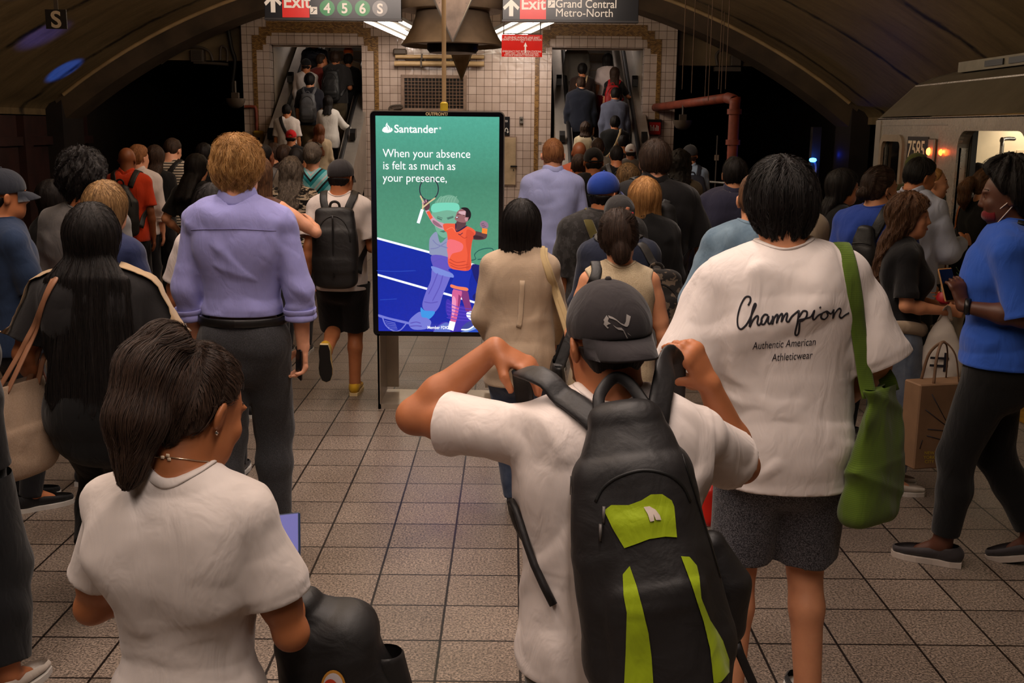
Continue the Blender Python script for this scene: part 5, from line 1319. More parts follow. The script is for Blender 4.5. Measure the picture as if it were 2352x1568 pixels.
# ---------------------------------------------------------------- ceiling fan and sheet-metal wedges
FANM = plain('fan_paint', srgb(150, 130, 108), .42, .35, var=.25, scale=4)
FY = 13.7; f0 = atY(1040, 105, FY); fan = empty('ventilation_fan', (f0[0], FY, f0[2]), 'large grey metal bell shaped fan hanging between the two exit signs', 'fan')
pm2 = 2440 / 13.45
R_ = lambda px: px / pm2
m = MB(); m.lathe([(R_(112), -.012), (R_(117), 0), (R_(115), .015), (R_(104), .10), (R_(92), .22), (R_(84), .34), (R_(82), .40), (R_(80), .40), (R_(82), .3), (R_(100), .1), (R_(110), -.01)], n=56); m.build('bell', FANM, fan, True)
m = MB(); m.lathe([(R_(60), .41), (R_(116), .41), (R_(118), .43), (R_(118), 1.05), (R_(60), 1.05)], n=56); m.build('drum', FANM, fan, True)
m = MB(); m.lathe([(.0, -.10), (R_(52), -.09), (R_(58), -.05), (R_(58), .02), (R_(84), .03), (R_(86), .06), (R_(50), .08)], n=40); m.build('diffuser', M_BLACK, fan, True)
m = MB(); [m.tube([(s * .3, 0, 1.05), (s * .3, 0, vz(f0[0] + s * .3) - f0[2])], .015) for s in (-1, 1)]; m.build('hanger', M_CABLE, fan)
def wedge(px, ytip, ytop, wtop, Y, label):
    t0 = atY(px, ytip, Y); ztop = vz(t0[0]) - .16; zt = atY(px, ytop, Y)[2]; hw_ = wtop / 2 / (2440 / (Y - .25)); k = (ztop - t0[2]) / (zt - t0[2]); o = empty('sheet_metal_wedge', (t0[0], Y, t0[2]), label, 'wedge')
    H_ = ztop - t0[2]; ww = hw_ * k; m = MB(); d = .06
    m.add([(-ww, 0, H_), (0, -d, H_), (ww, 0, H_), (0, d, H_), (0, 0, 0), ], [(0, 1, 4), (1, 2, 4), (2, 3, 4), (3, 0, 4), (0, 3, 2, 1)]); m.build('plate', plain('galvanised', srgb(112, 96, 84), .45, .5, var=.4, scale=5), o)
    for s in (-1, 1):
        m = MB(); m.tube([(s * ww, -.0, H_), (0, -.004, .0)], .012, 6); m.build('folded_edge', M_STEELD, o)
    m = MB()
    for i in range(1, 16):
        z = H_ * i / 16; 
        for s in (-1, 1): m.box((s * ww * .78 * i / 16, -d * .24 * i / 16 - .004, z), (.01, .01, .01), bev=.003)
    m.build('rivet', M_STEELD, o)
wedge(1040, 96, 0, 84, 12.9, 'riveted sheet metal wedge pointing down in front of the fan')
wedge(1060, 184, 128, 42, 16.4, 'narrow sheet metal wedge pointing down below the fan')

# ---------------------------------------------------------------- fluorescent fittings before the tiled wall
TUBE = emit('fluorescent_tube', (1.0, 0.87, 0.70, 1), 16)
def fitting(p0, p1, label):
    p0, p1 = np.array(p0), np.array(p1); mid = (p0 + p1) / 2; o = empty('fluorescent_fitting', mid, label, 'lamp', 'fluorescent fittings before the tiled wall'); d = nrm(p1 - p0); sd = nrm(np.cross(d, (0, 0, 1)))
    L = np.linalg.norm(p1 - p0); R = np.column_stack([sd, d, np.cross(sd, d)])
    m = MB(); m.box((0, 0, .05), (.3, L, .06), 0, R, .01); m.build('tray', plain('fitting_grey', srgb(88, 76, 66), .5), o)
    for s in (-.11, .11):
        m = MB(); m.tube([(sd * s + d * (-L / 2 + .03)), (sd * s + d * (L / 2 - .03))], .019, 10); m.build('tube', TUBE, o)
    m = MB(); z = 4.65; [m.tube([d * (s * L * .35) + (0, 0, .08), d * (s * L * .35) + (0, 0, z - mid[2])], .008, 6) for s in (-1, 1)]; m.build('hanger', M_CABLE, o)
fitting(atY(850, 46, 17.2), atY(960, 96, 20.4), 'bright twin tube light left of the fan bell, nearest its rim')
fitting(atY(893, 44, 17.2), atY(985, 92, 20.4), 'second bright twin tube light left of the fan, mostly behind the bell')
fitting(atY(1263, 46, 17.2), atY(1136, 104, 20.4), 'bright twin tube light right of the fan above the red notice')
fitting(atY(1212, 46, 17.2), atY(1100, 100, 20.4), 'bright twin tube light right of the fan, partly behind the bell')

# ---------------------------------------------------------------- fixtures on the tiled wall
def wp(px, py, d=0.0): return atY(px, py, WALLY - d)
a, b = wp(922, 256), wp(1072, 173); c = (a + b) / 2; r = empty('vent_grille', (c[0], WALLY, a[2]), 'rusty square mesh ventilation grille on the tiled wall above the advert', 'grille'); w2 = (b[0] - a[0]) / 2; hh = b[2] - a[2]
fm_ = plain('grille_frame', srgb(136, 112, 96), .5, var=.25)
m = MB(); t_ = .065; [m.b2(*q, 0, .004) for q in (((-w2, -.04, 0), (w2, .0, t_)), ((-w2, -.04, hh - t_), (w2, 0, hh)), ((-w2, -.04, t_), (-w2 + t_, 0, hh - t_)), ((w2 - t_, -.04, t_), (w2, 0, hh - t_)))]; m.build('frame', fm_, r)
m = MB(); m.b2((-w2 + t_, -.012, t_), (w2 - t_, -.002, hh - t_)); m.build('dark_backing', plain('grille_dark', srgb(22, 15, 11), .7), r)
m = MB(); [m.b2((x - .006, -.036, t_), (x + .006, -.024, hh - t_)) for x in np.linspace(-w2 + t_, w2 - t_, 18)[1:-1]]; [m.b2((-w2 + t_, -.034, z - .006), (w2 - t_, -.022, z + .006)) for z in np.linspace(t_, hh - t_, 10)[1:-1]]; m.build('mesh_bars', plain('grille_bars', srgb(120, 92, 72), .5), r)
def pipe_run(label, pts, r_, mm, cat='pipe', name='wall_pipe', clips=True):
    P_ = np.array(pts); o = empty(name, P_[0], label, cat); m = MB(); m.tube(list(catmull(P_ - P_[0], 5)) if len(pts) > 3 else list(P_ - P_[0]), r_, 10); m.build('pipe', mm, o, True)
    if clips:
        m = MB(); d_ = P_[-1] - P_[0]; [m.box(d_ * t, (.03, r_ * 2.6, r_ * 2.6) if abs(d_[0]) > abs(d_[2]) else (r_ * 2.6, r_ * 2.6, .03)) for t in (.3, .7)]; m.build('clip', M_CABLE, o)
    return o
pipe_run('upper of the two beige pipes under the fan', [wp(908, 130, .1), wp(1112, 131, .1)], .038, M_BEIGE)
pipe_run('lower thicker beige pipe under the fan, wider than the one above', [wp(906, 146, .12), wp(1112, 147, .12)], .05, M_BEIGE)
pipe_run('thin dark pipe on the wall between the two beige pipes', [wp(932, 137, .06), wp(1080, 138, .06)], .02, M_CABLE)
a, b = wp(905, 126), wp(935, 113); m = MB(); o = empty('wall_bracket', (a[0], WALLY, a[2]), 'dark bracket plate at the left end of the beige wall pipes', 'bracket'); m.b2((0, -.16, 0), (b[0] - a[0], 0, b[2] - a[2]), 0, .02); m.build('plate', M_CABLE, o)
o = pipe_run('bent conduit loop on the wall left of the grille', [wp(895, 256, .05), wp(895, 247, .05), wp(903, 243, .05), wp(921, 242, .05), wp(922, 248, .05), wp(905, 250, .05)], .02, M_CABLE, 'conduit', 'wall_conduit', False)
# centre wall: panel door, direction plate, small boxes, mosaic stripe
a, b = wp(1150, 424), wp(1185, 316); r = empty('panel_door', (a[0], WALLY, a[2]), 'worn steel access panel with a handle on the wall beside the kiosk', 'panel'); W_, H_ = b[0] - a[0], b[2] - a[2]
m = MB(); m.b2((0, -.03, 0), (W_, 0, H_), 0, .006); m.build('leaf', plain('worn_panel', srgb(190, 166, 134), .35, .3, var=.2, scale=6), r); m = MB(); [m.b2(*q) for q in (((-.02, -.02, -.02), (W_ + .02, 0, 0)), ((-.02, -.02, H_), (W_ + .02, 0, H_ + .02)), ((W_, -.02, 0), (W_ + .02, 0, H_)))]; m.build('frame', fm_, r)
m = MB(); m.b2((W_ - .1, -.06, H_ * .38), (W_ + .03, -.03, H_ * .41)); m.b2((W_ - .05, -.045, H_ * .3), (W_ - .03, -.03, H_ * .33)); m.build('handle', M_BLACK, r)
a, b = wp(1156, 311), wp(1171, 268); r = empty('direction_plate', (a[0], WALLY, a[2]), 'narrow black plate with a white turn-back arrow beside the kiosk', 'sign'); W_, H_ = b[0] - a[0], b[2] - a[2]
m = MB(); m.b2((-.1, -.03, 0), (W_, 0, H_), 0, .004); m.build('plate', M_SIGNB, r)
v, f = sweep([(.035, -.034, .07), (.035, -.034, .11), (.06, -.034, .14), (.085, -.034, .11), (.085, -.034, .07)], .008, .003, (0, -1, 0), 6); mesh('arrow', v, f, M_WHITE, r); poly2('arrow', [(.06, .075), (.11, .075), (.085, .04)], M_WHITE, r, -.034)
text('lettering', 'ts', .075, M_WHITE, r, (.03, -.032, H_ - .1))
a, b = wp(1193, 284), wp(1202, 268); r = empty('switch_box', (a[0], WALLY, a[2]), 'small grey switch box alone on the white tiles', 'box'); W_, H_ = b[0] - a[0], b[2] - a[2]
m = MB(); m.b2((0, -.06, 0), (W_, 0, H_), 0, .01); m.build('housing', M_STEELD, r); m = MB(); m.lathe([(.0001, .02), (.02, .015), (.025, 0)], n=14); m.v = [(x + W_ / 2, -.06 - z, y + H_ * .6) for x, y, z in m.v]; m.build('lens', plain('glass_dark', srgb(60, 54, 50), .1), r)
a, b = wp(1231, 332), wp(1244, 326); m = MB(); m.b2((0, -.004, 0), (b[0] - a[0], 0, b[2] - a[2])); o = m.build('wall_label', plain('label_grey', srgb(120, 108, 96), .4)); o.location = (a[0], WALLY, a[2]); tag(o, 'tiny grey label plate on tiles right of the gold stripe', 'label')
# fire alarm station at the right
a, b = wp(1489, 309, .05), wp(1518, 278, .05); r = empty('fire_alarm_box', (a[0], WALLY, a[2]), 'red fire alarm box with white strokes on the pier right of the escalator', 'alarm'); W_, H_ = b[0] - a[0], b[2] - a[2]
m = MB(); m.b2((0, -.1, 0), (W_, 0, H_), 0, .012); m.build('housing', plain('alarm_red', srgb(170, 26, 22), .35), r); m = MB(); m.b2((-.005, -.11, H_ - .02), (W_ + .005, 0, H_ + .03)); m.build('cap', M_BLACK, r)
m = MB(); [m.b2((W_ * x, -.103, H_ * .28), (W_ * x + .015, -.1, H_ * (.28 + l))) for x, l in ((.12, .42), (.24, .3), (.36, .42), (.5, .24), (.62, .42), (.74, .36))]; m.build('mark', M_WHITE, r)
m = MB(); [m.lathe([(.001, .03), (.02, .02), (.028, 0)], (x, 0, 0), 12) for x in ()]
m.b2((W_ * .1, -.08, -.12), (W_ * .9, 0, -.02), 0, .01); m.build('lamp_bracket', M_STEELD, r)
# yellow box and conduit at the left edge of the wall
a, b = wp(583, 331, .1), wp(605, 300, .1); r = empty('yellow_call_box', (a[0], WALLY, a[2]), 'small yellow capped box on the wall edge left of the escalator', 'box'); W_, H_ = b[0] - a[0], b[2] - a[2]
m = MB(); m.b2((0, -.15, 0), (W_, 0, H_ * .75), 0, .02); m.build('housing', plain('box_olive', srgb(120, 96, 44), .5), r); m = MB(); m.b2((-.005, -.16, H_ * .72), (W_ + .005, 0, H_), 0, .04); m.build('cap', plain('cap_yellow', srgb(190, 150, 44), .5), r); m = MB(); m.b2((W_ * .3, -.153, H_ * .2), (W_ * .7, -.149, H_ * .5)); m.build('plate', M_SIGNB, r)
pipe_run('dark conduit bending down the left edge of the tiled wall', [wp(562, 245, .06), wp(580, 245, .06), wp(588, 252, .06), wp(590, 300, .06)], .03, M_RUST, 'conduit', 'wall_conduit', False)
# gear on the end walls over the tracks
HY = 21.25
def hp(px, py, d=0): return atY(px, py, HY - d)
def dome(px, py, label):
    c = atY(px, py, 19.2); o = empty('track_lamp_shade', c, label, 'lamp shade'); m = MB(); m.lathe([(.001, -.17), (.06, -.165), (.12, -.13), (.16, -.06), (.17, 0), (.165, 0), (.1, -.1), (.001, -.14)], n=24); m.build('bowl', plain('dull_glass', srgb(84, 72, 62), .4), o, True); m = MB(); m.b2((-.06, -.05, 0), (.06, .05, .1)); m.tube([(0, 0, .1), (0, 0, .3)], .02); m.build('mount', M_CABLE, o)
dome(541, 226, 'grey half-round lamp shade hanging at the left tunnel edge'); dome(1568, 276, 'grey half-round lamp shade hanging at the right tunnel edge')
a, b = hp(443, 143), hp(471, 115); r = empty('junction_box', (a[0], HY, a[2]), 'grey junction box high on the end wall above the left track', 'box'); m = MB(); m.b2((0, -.15, 0), (b[0] - a[0], .05, b[2] - a[2]), 0, .01); m.build('housing', M_CABLE, r)
m = MB(); m.b2((.04, -.165, .03), (b[0] - a[0] - .04, -.15, b[2] - a[2] - .03)); m.build('cover', plain('cover_dark', srgb(52, 42, 34), .5), r)
pipe_run('black cable sweeping from the rib over to the junction box', [hp(370, 146, .1), hp(410, 116, .1), hp(450, 107, .1), hp(480, 118, .1), hp(489, 140, .1)], .025, M_CABLE, 'cable', 'wall_cable', False)
pipe_run('conduit along the top of the dark tunnel mouth at left', [hp(445, 143, .08), hp(500, 146, .08), hp(524, 148, .08)], .03, M_CABLE, 'conduit', 'wall_conduit', False)
pipe_run('bundle of black cables dropping beside the tiled wall at left', [hp(522, 52, .1), hp(532, 110, .1), hp(540, 140, .1), hp(534, 200, .1), hp(538, 225, .1)], .035, plain('cable_black', srgb(28, 22, 18), .6), 'cable', 'wall_cable', False)
pipe_run('short hooked conduit above the left tunnel mouth', [hp(506, 138, .1), hp(507, 110, .1), hp(514, 106, .1), hp(522, 116, .1), hp(522, 142, .1)], .022, M_CABLE, 'conduit', 'wall_conduit', False)
a, b = hp(1676, 152), hp(1700, 128); r = empty('junction_box', (a[0], HY, a[2]), 'grey junction box high on the end wall above the right track', 'box'); m = MB(); m.b2((0, -.15, 0), (b[0] - a[0], .05, b[2] - a[2]), 0, .01); m.build('housing', M_CABLE, r); m = MB(); m.b2((-.3, -.1, -.1), (.2, .05, -.02)); m.build('bracket', M_CABLE, r)
pipe_run('cable looping round the junction box above the right track', [hp(1648, 150, .1), hp(1646, 125, .1), hp(1665, 112, .1), hp(1690, 118, .1)], .03, M_CABLE, 'cable', 'wall_cable', False)
# conduits on the vault over the right track
arcp = lambda d0, d1: [(VX + d, 19.66, VZ - VR + math.sqrt((VR - .03) ** 2 - d * d)) for d in np.linspace(d0, d1, 16)]
pipe_run('pale conduit along the arched rib of the vault, left side', arcp(-7.1, -2.6), .035, M_BEIGE, 'conduit', 'vault_conduit', False)
pipe_run('pale conduit along the arched rib of the vault, right side', arcp(7.1, 3.0), .035, M_BEIGE, 'conduit', 'vault_conduit', False)
# red standpipe
e0 = wp(1505, 247, .06); e1 = np.array([3.44, 17.0, 2.44]); base = np.array([3.44, 17.0, 0])
r = empty('standpipe', base, 'rusty red standpipe bending from the tiled wall down to the platform', 'pipe')
v, f = sweep([(0, 0, 0), (0, 0, 2.2), (-.0, .02, 2.38), (-.06, .3, 2.44)], .085, .085, None, 16); mesh('riser', v, f, M_RUST, r)
v, f = sweep([np.array((-.05, .25, 2.44)), (e0 - base) * .5 + np.array((0, .1, 1.22)), e0 - base], .075, .075, None, 14, False); mesh('branch', v, f, M_RUST, r)
m = MB(); [m.lathe([(.085, z - .04), (.115, z - .04), (.115, z + .04), (.085, z + .04)], n=16) for z in (1.75, 2.22, .4)]; m.build('coupling', M_RUST, r, True)
rods = [(1575, 6.3), (1597, 5), (1629, 9), (1637, 7), (1660, 8), (1666, 7), (1676, 8)]
for i, (px, q) in enumerate(rods):
    Yr = 17 + (i % 3) * .9; t0 = atY(px, 0, Yr); zb = atY(px, 205 + 9 * (i % 4), Yr)[2] if i < 6 else 2.56
    m = MB(); m.tube([(0, 0, 0), (0, 0, vz(t0[0]) - zb)], .007, 6); o = m.build('hanger_rod', plain('rod_rust', srgb(96, 66, 44), .6)); o.location = (t0[0], Yr, zb); tag(o, 'thin rusty rod hanging from the vault above the red standpipe', 'rod', 'thin rods above the standpipe')
# rail fence at the far right of the platform
r = empty('platform_railing', (3.35, 18.4, 0), 'steel railing at the platform end beside the red standpipe', 'railing')
m = MB(); [m.tube([(-.7, 1.6, z), (.45, -.4, z)], .022) for z in (1.05, .68, .3)]; m.build('rail', M_STEELD, r)
for q in (0, 1): m = MB(); m.tube([(-.7 + 1.15 * q, 1.6 - 2 * q, 0), (-.7 + 1.15 * q, 1.6 - 2 * q, 1.07)], .025); m.build('post', M_STEELD, r)
a = atY(1646, 362, 19.8); m = MB(); m.b2((-.04, 0, -.05), (.04, .01, .05)); o = m.build('notice_plate', plain('dull_white', srgb(150, 128, 108), .6)); o.location = a; tag(o, 'tiny pale notice plate in the dark behind the standpipe', 'sign')
m = MB(); m.tube([(0, .012, -1.35), (0, .012, .4)], .015, 6); q = m.build('post', M_CABLE, o)
# blue signal lamp in the right tunnel
BL = 17.5; c = atY(1867, 368, BL); r = empty('blue_signal_lamp', c, 'small glowing blue signal lamp in the dark right tunnel', 'lamp')
m = MB(); m.lathe([(.001, -.03), (.04, -.025), (.06, .0), (.05, .03), (.001, .04)], n=16); m.build('lens', emit('blue_glow', (.02, .15, 1, 1), 26), r, True)
v, f = sweep([(.03, .03, -.02), (.07, .04, -.1), (.06, .04, -.22), (-.05, .04, -.25)], .02, .02, None, 8); mesh('bracket', v, f, plain('bracket_grey', srgb(110, 110, 120), .4), r)
point('blue_lamp_light', (c[0], c[1] - .12, c[2] - .06), 0.22, (.01, .06, 1.0), .03)
m = MB(); m.b2((0, 0, 0), (.14, .14, 3.2)); o = m.build('trim_9', M_DARK); o.location = (c[0] - .0, c[1] + .1, -1.2); structure(o)

# ---------------------------------------------------------------- subway car
TX = 4.22; TYE = 12.62; TY0 = -4.0
car = empty('subway_car', (TX, TYE, 0), 'stainless steel subway car with open door and number 7585 at the right platform', 'train')
def cy(px): return TX * F_PX / (px - 1176.0) * 1.0
def onside(px, py): q = atX(px, py, TX); return q[1] - TYE, q[2]
prof = [(0, -.95), (0, 2.06), (.03, 2.10)]; roof = [(.03, 2.10), (.42, 2.46), (.62, 2.55), (.95, 2.64), (1.6, 2.68), (2.25, 2.64), (2.5, 2.5), (2.75, 2.1), (2.78, -.95)]
D1 = (onside(2352 + 30, 420)[0], onside(2196, 420)[0]); 
dn = onside(2196, 420)[0]; df = dn - 1.37        # door opening along y (local)
dz = 1.97
# side wall with the door opening and a window cut out
w0, w1 = onside(2030, 340)[0], onside(2072, 340)[0]; wz0, wz1 = .98, 1.83
L0 = TY0 - TYE
d2n, d2f = dn - 4.0, dn - 5.4
m = MB(); th = .09
ys = sorted([0, w0, w1, dn, df, d2n, d2f, L0], reverse=True)
for y1, y0 in zip(ys[:-1], ys[1:]):
    mid = (y0 + y1) / 2
    if w1 < mid < w0: m.b2((0, y0, -.95), (th, y1, wz0)); m.b2((0, y0, wz1), (th, y1, 2.08))
    elif df < mid < dn or d2f < mid < d2n: m.b2((0, y0, -.95), (th, y1, 0.01)); m.b2((0, y0, dz), (th, y1, 2.08))
    else: m.b2((0, y0, -.95), (th, y1, 2.08))
M_CAR = metal('car_stainless', (.50, .46, .41, 1), .26, .12)
m.build('side_wall', M_CAR, car)
m = MB(); n = len(roof); m.v = [(x, y, z) for y in (0.0, L0) for x, z in roof]; m.f = [(i, i + 1, i + 1 + n, i + n) for i in range(n - 1)]; m.fm = [0] * len(m.f)
rf = m.build('roof', metal('car_roof', (.26, .22, .17, 1), .5, .3), car)
m = MB(); m.b2((.0, L0, 2.07), (.03, .0, 2.086)); m.b2((.405, L0, 2.447), (.425, 0, 2.462)); m.build('gutter_rail', M_CAR, rf)
m = MB(); m.b2((.66, L0, 2.58), (.9, -.55, 2.69)); m.build('vent_housing', metal('vent_metal', (.3, .26, .2, 1), .5, .4), rf)
for y in np.arange(L0 + .1, -1.2, .55): m = MB(); m.b2((.645, y, 2.605), (.67, y + .42, 2.665)); m.build('vent_slot', M_BLACK, rf)
# end of the car
m = MB(); m.prism([(0, -.95)] + [(0, 2.06)] + roof[1:] , 'y', -.06, .04); m.build('end_cap', metal('car_end', (.40, .36, .31, 1), .4, .25), car)
m = MB(); m.b2((-.012, -.16, -.95), (.0, .0, 2.06)); m.build('corner_post', metal('car_end', (.40, .36, .31, 1), .4, .25), car)
m = MB(); m.b2((-.012, L0, 1.985), (.0, dn + .3, 2.06)) if False else m.b2((-.006, dn + .32, 2.0), (.0, 0, 2.006)); m.build('seam', M_STEELD, car)
# rounded frames
def frame(y0, y1, z0, z1, r_, wdt, x0, x1, name, mm, par, bottom=True):
    def rr(a, b, c, d, r): 
        out = []
        for cy_, cz_, a0 in ((b - r, d - r, 0), (a + r, d - r, 90), (a + r, c + r, 180), (b - r, c + r, 270)):
            for i in range(7): t = math.radians(a0 + 15 * i); out.append((cy_ + r * math.cos(t), cz_ + r * math.sin(t)))
        return out
    o_, i_ = rr(y0 - wdt, y1 + wdt, z0 - (wdt if bottom else 0), z1 + wdt, r_ + wdt), rr(y0, y1, z0, z1, r_); n_ = len(o_)
    m = MB(); m.v = [(x, y, z) for x in (x0, x1) for ring in (o_, i_) for y, z in ring]
    m.f = [(i, (i + 1) % n_, n_ + (i + 1) % n_, n_ + i) for i in range(n_)] + [(2 * n_ + i, 3 * n_ + i, 3 * n_ + (i + 1) % n_, 2 * n_ + (i + 1) % n_) for i in range(n_)] + [(n_ + i, n_ + (i + 1) % n_, 3 * n_ + (i + 1) % n_, 3 * n_ + i) for i in range(n_)] + [(i, 2 * n_ + i, 2 * n_ + (i + 1) % n_, (i + 1) % n_) for i in range(n_)]
    m.fm = [0] * len(m.f); return m.build(name, mm, par, True)
for (a_, b_), nm in (((df, dn), 'door_frame'), ((d2f, d2n), 'door_frame')):
    frame(a_, b_, 0.0, dz - .02, .16, .11, -.022, .02, nm, M_CAR, car)
    for (cy_, s) in ((a_, 1), (b_, -1)):   # corner fillets of the opening
        m = MB(); n_ = 8; r_ = .16; pts_ = [(cy_, dz)] + [(cy_ + s * (r_ - r_ * math.cos(t)), dz - .02 - r_ + r_ * math.sin(t)) for t in np.linspace(0, math.pi / 2, n_)] + [(cy_ + s * r_, dz)]
        m.prism(pts_, 'x', -.01, .09)
        m.build('door_corner', M_STEELD, car)
frame(w1, w0, wz0, wz1, .07, .075, -.03, .01, 'window_frame', plain('window_frame_grey', srgb(150, 134, 116), .4, .3), car)
m = MB(); m.b2((.03, w1 - .02, wz0), (.04, w0 + .02, wz1)); m.build('window_pane', plain('dark_glass', srgb(14, 12, 12), .05), car)
# door leaves slid back into their pockets, dark rubber edges
for y in (dn - .02, df + .02, d2n - .02, d2f + .02):
    s = 1 if y in (dn - .02, d2n - .02) else -1
    m = MB(); m.b2((.10, min(y, y + s * .6), .0), (.14, max(y, y + s * .6), dz)); d_ = m.build('door_leaf', M_STEELD, car)
    m = MB(); m.b2((.095, min(y, y - s * .035), .0), (.145, max(y, y - s * .035), dz)); m.build('rubber_edge', M_RUBBER, d_)
# number plate
p0, p1 = onside(2083, 362), onside(2134, 322); c_ = ((p0[0] + p1[0]) / 2, (p0[1] + p1[1]) / 2); pw = abs(p1[0] - p0[0]); ph = .34
m = MB(); m.b2((-.008, c_[0] - pw / 2, c_[1] - ph * .62), (0, c_[0] + pw / 2, c_[1] + ph * .38)); np_ = m.build('number_plate', M_SIGNB, car)
t_ = text('lettering', '7585', .255, plain('number_cream', srgb(226, 206, 176), .4), np_, (-.010, c_[0] + pw / 2 - .02, c_[1] - .09), (math.pi / 2, 0, -math.pi / 2), bold=.003, sx=pw / .60)
# guard lamp and its reflection
p0 = onside(2143, 348); m = MB(); m.b2((-.035, p0[0] - .09, p0[1] - .13), (0, p0[0] + .07, p0[1] + .13), 0, .012); lb = m.build('door_lamp_housing', M_STEELD, car)
m = MB(); m.lathe([(.001, .02), (.03, .016), (.04, 0)], n=16); m.v = [(-.035 - z, p0[0] + .02 + x, p0[1] + y) for x, y, z in m.v]; m.build('lens', emit('amber_glow', (1, .12, .015, 1), 22), lb, True)
p1 = onside(2167, 350); m = MB(); m.lathe([(.001, .02), (.025, .016), (.034, 0)], n=16); m.v = [(-.024 - z, p1[0] + x, p1[1] + y) for x, y, z in m.v]; m.build('guard_lamp_reflection', emit('amber_reflection', (1, .1, .015, 1), 10), car, True)  # glowing disc stands in for the guard lamp's reflection beside the door
lpos = np.array([TX - .085, TYE + p0[0] - .04, p0[1]]); point('guard_lamp_light', lpos, .9, (1, .1, .02), .015)
# interior
m = MB(); m.b2((0.02, L0, -.08), (2.7, -.06, 0)); m.build('interior_floor', plain('car_floor', srgb(70, 60, 52), .6), car)
m = MB(); m.b2((2.62, L0, 0), (2.7, -.3, 2.2)); m.b2((.34, L0, 2.2), (2.55, -.06, 2.26)); m.b2((.1, -.75, 0), (2.65, -.7, 2.08)); m.b2((.34, -.75, 2.08), (2.55, -.7, 2.2)); m.build('interior_lining', plain('car_lining', srgb(214, 196, 166), .35, var=.05), car)
m = MB(); m.b2((1.3, -.765, .1), (2.1, -.75, 1.75)); m.b2((1.45, -.775, 1.2), (1.52, -.765, 1.26)); m.build('cab_door', plain('car_door', srgb(196, 176, 146), .35, var=.05), car)
# grab poles
gp = onside(2219, 420); 
v, f = sweep([(.35, dn - .12, .55), (.35, dn - .12, 1.75), (.36, dn - .08, 1.86), (.45, dn + .02, 1.88), (.55, dn + .08, 1.88)], .018, .018, None, 10); mesh('grab_pole', v, f, M_CAR, car)
v, f = sweep([(.6, df + .5, .6), (.6, df + .5, 1.72), (.75, df + .5, 1.8), (1.2, df + .5, 1.8)], .018, .018, None, 10); mesh('grab_pole', v, f, M_CAR, car)
# ---------------------------------------------------------------- bags and things carried
def wmat(o): return Matrix.Translation(o.location) @ Matrix.Rotation(o.rotation_euler[2], 4, 'Z')
def pxl(root, px, py, Y): # photo point at depth Y in root's own space
    return np.array(wmat(root).inverted() @ Vector(atY(px, py, Y)))
class Bag:
    def __init__(s, P, name, label, cat, base, group=None):
        base = Vector(base); s.b = np.array(base); s.P = P
        s.root = empty(name, wmat(P.root) @ base, label, cat, group, P.yaw)
    def add(s, name, V, F, m, parent=None, smooth=True): return mesh(name, np.asarray(V, float) - s.b, F, m, parent or s.root, smooth)
    def sdf(s, name, lo, hi, h, fn, m, parent=None, fold=0, seed=1):
        g = SDF(lo, hi, h); fn(g)
        if fold: g.disp(folds(seed, fold, 1.3, .9))
        V, F = g.mesh(); s.VF = (V, F); return s.add(name, V, F, m, parent)
    def strap(s, name, P_, a, b, ref, m, parent=None, on=None, off=.006, k=6):
        n0 = len(P_); P_ = catmull(np.array(P_, float), k) if len(P_) > 2 else np.array(P_, float)
        if on is not None:
            out = []; rf = []
            for p in P_:
                loc, n, i, d = on.find_nearest(Vector(p)); q = np.array(loc); n = np.array(n)
                if (p - q) @ n < off or d < .03: out.append(q + n * off)
                else: out.append(p)
                rf.append(n)
            P_ = np.array(out); P_[1:-1] = (P_[:-2] + 2 * P_[1:-1] + P_[2:]) / 4; ref = rf
        if not np.isscalar(a): a = np.interp(np.linspace(0, n0 - 1, len(P_)), np.arange(n0), a)
        v, f = sweep(P_, a, b, ref, 10, False, power=3); return s.add(name, v, f, m, parent)

def back_y(P, x, z):
    r = P.bvh.ray_cast(Vector((x, -1.5, z)), Vector((0, 1, 0))); return r[0][1] if r[0] is not None else -.13
def shoulder_path(P, s, top, bot, w=.10, front=True):
    sc = P.sc; u = lambda q: P.up(q) * sc
    return [top, u((s * w, -.075, 1.475)), u((s * (w + .012), -.02, 1.53)), u((s * (w + .02), .05, 1.48)), u((s * (w + .03), .12, 1.38)), u((s * (w + .05), .135, 1.25)), u((s * (w + .095), .06, 1.16)), u((s * (w + .085), -.06, 1.12)), bot]

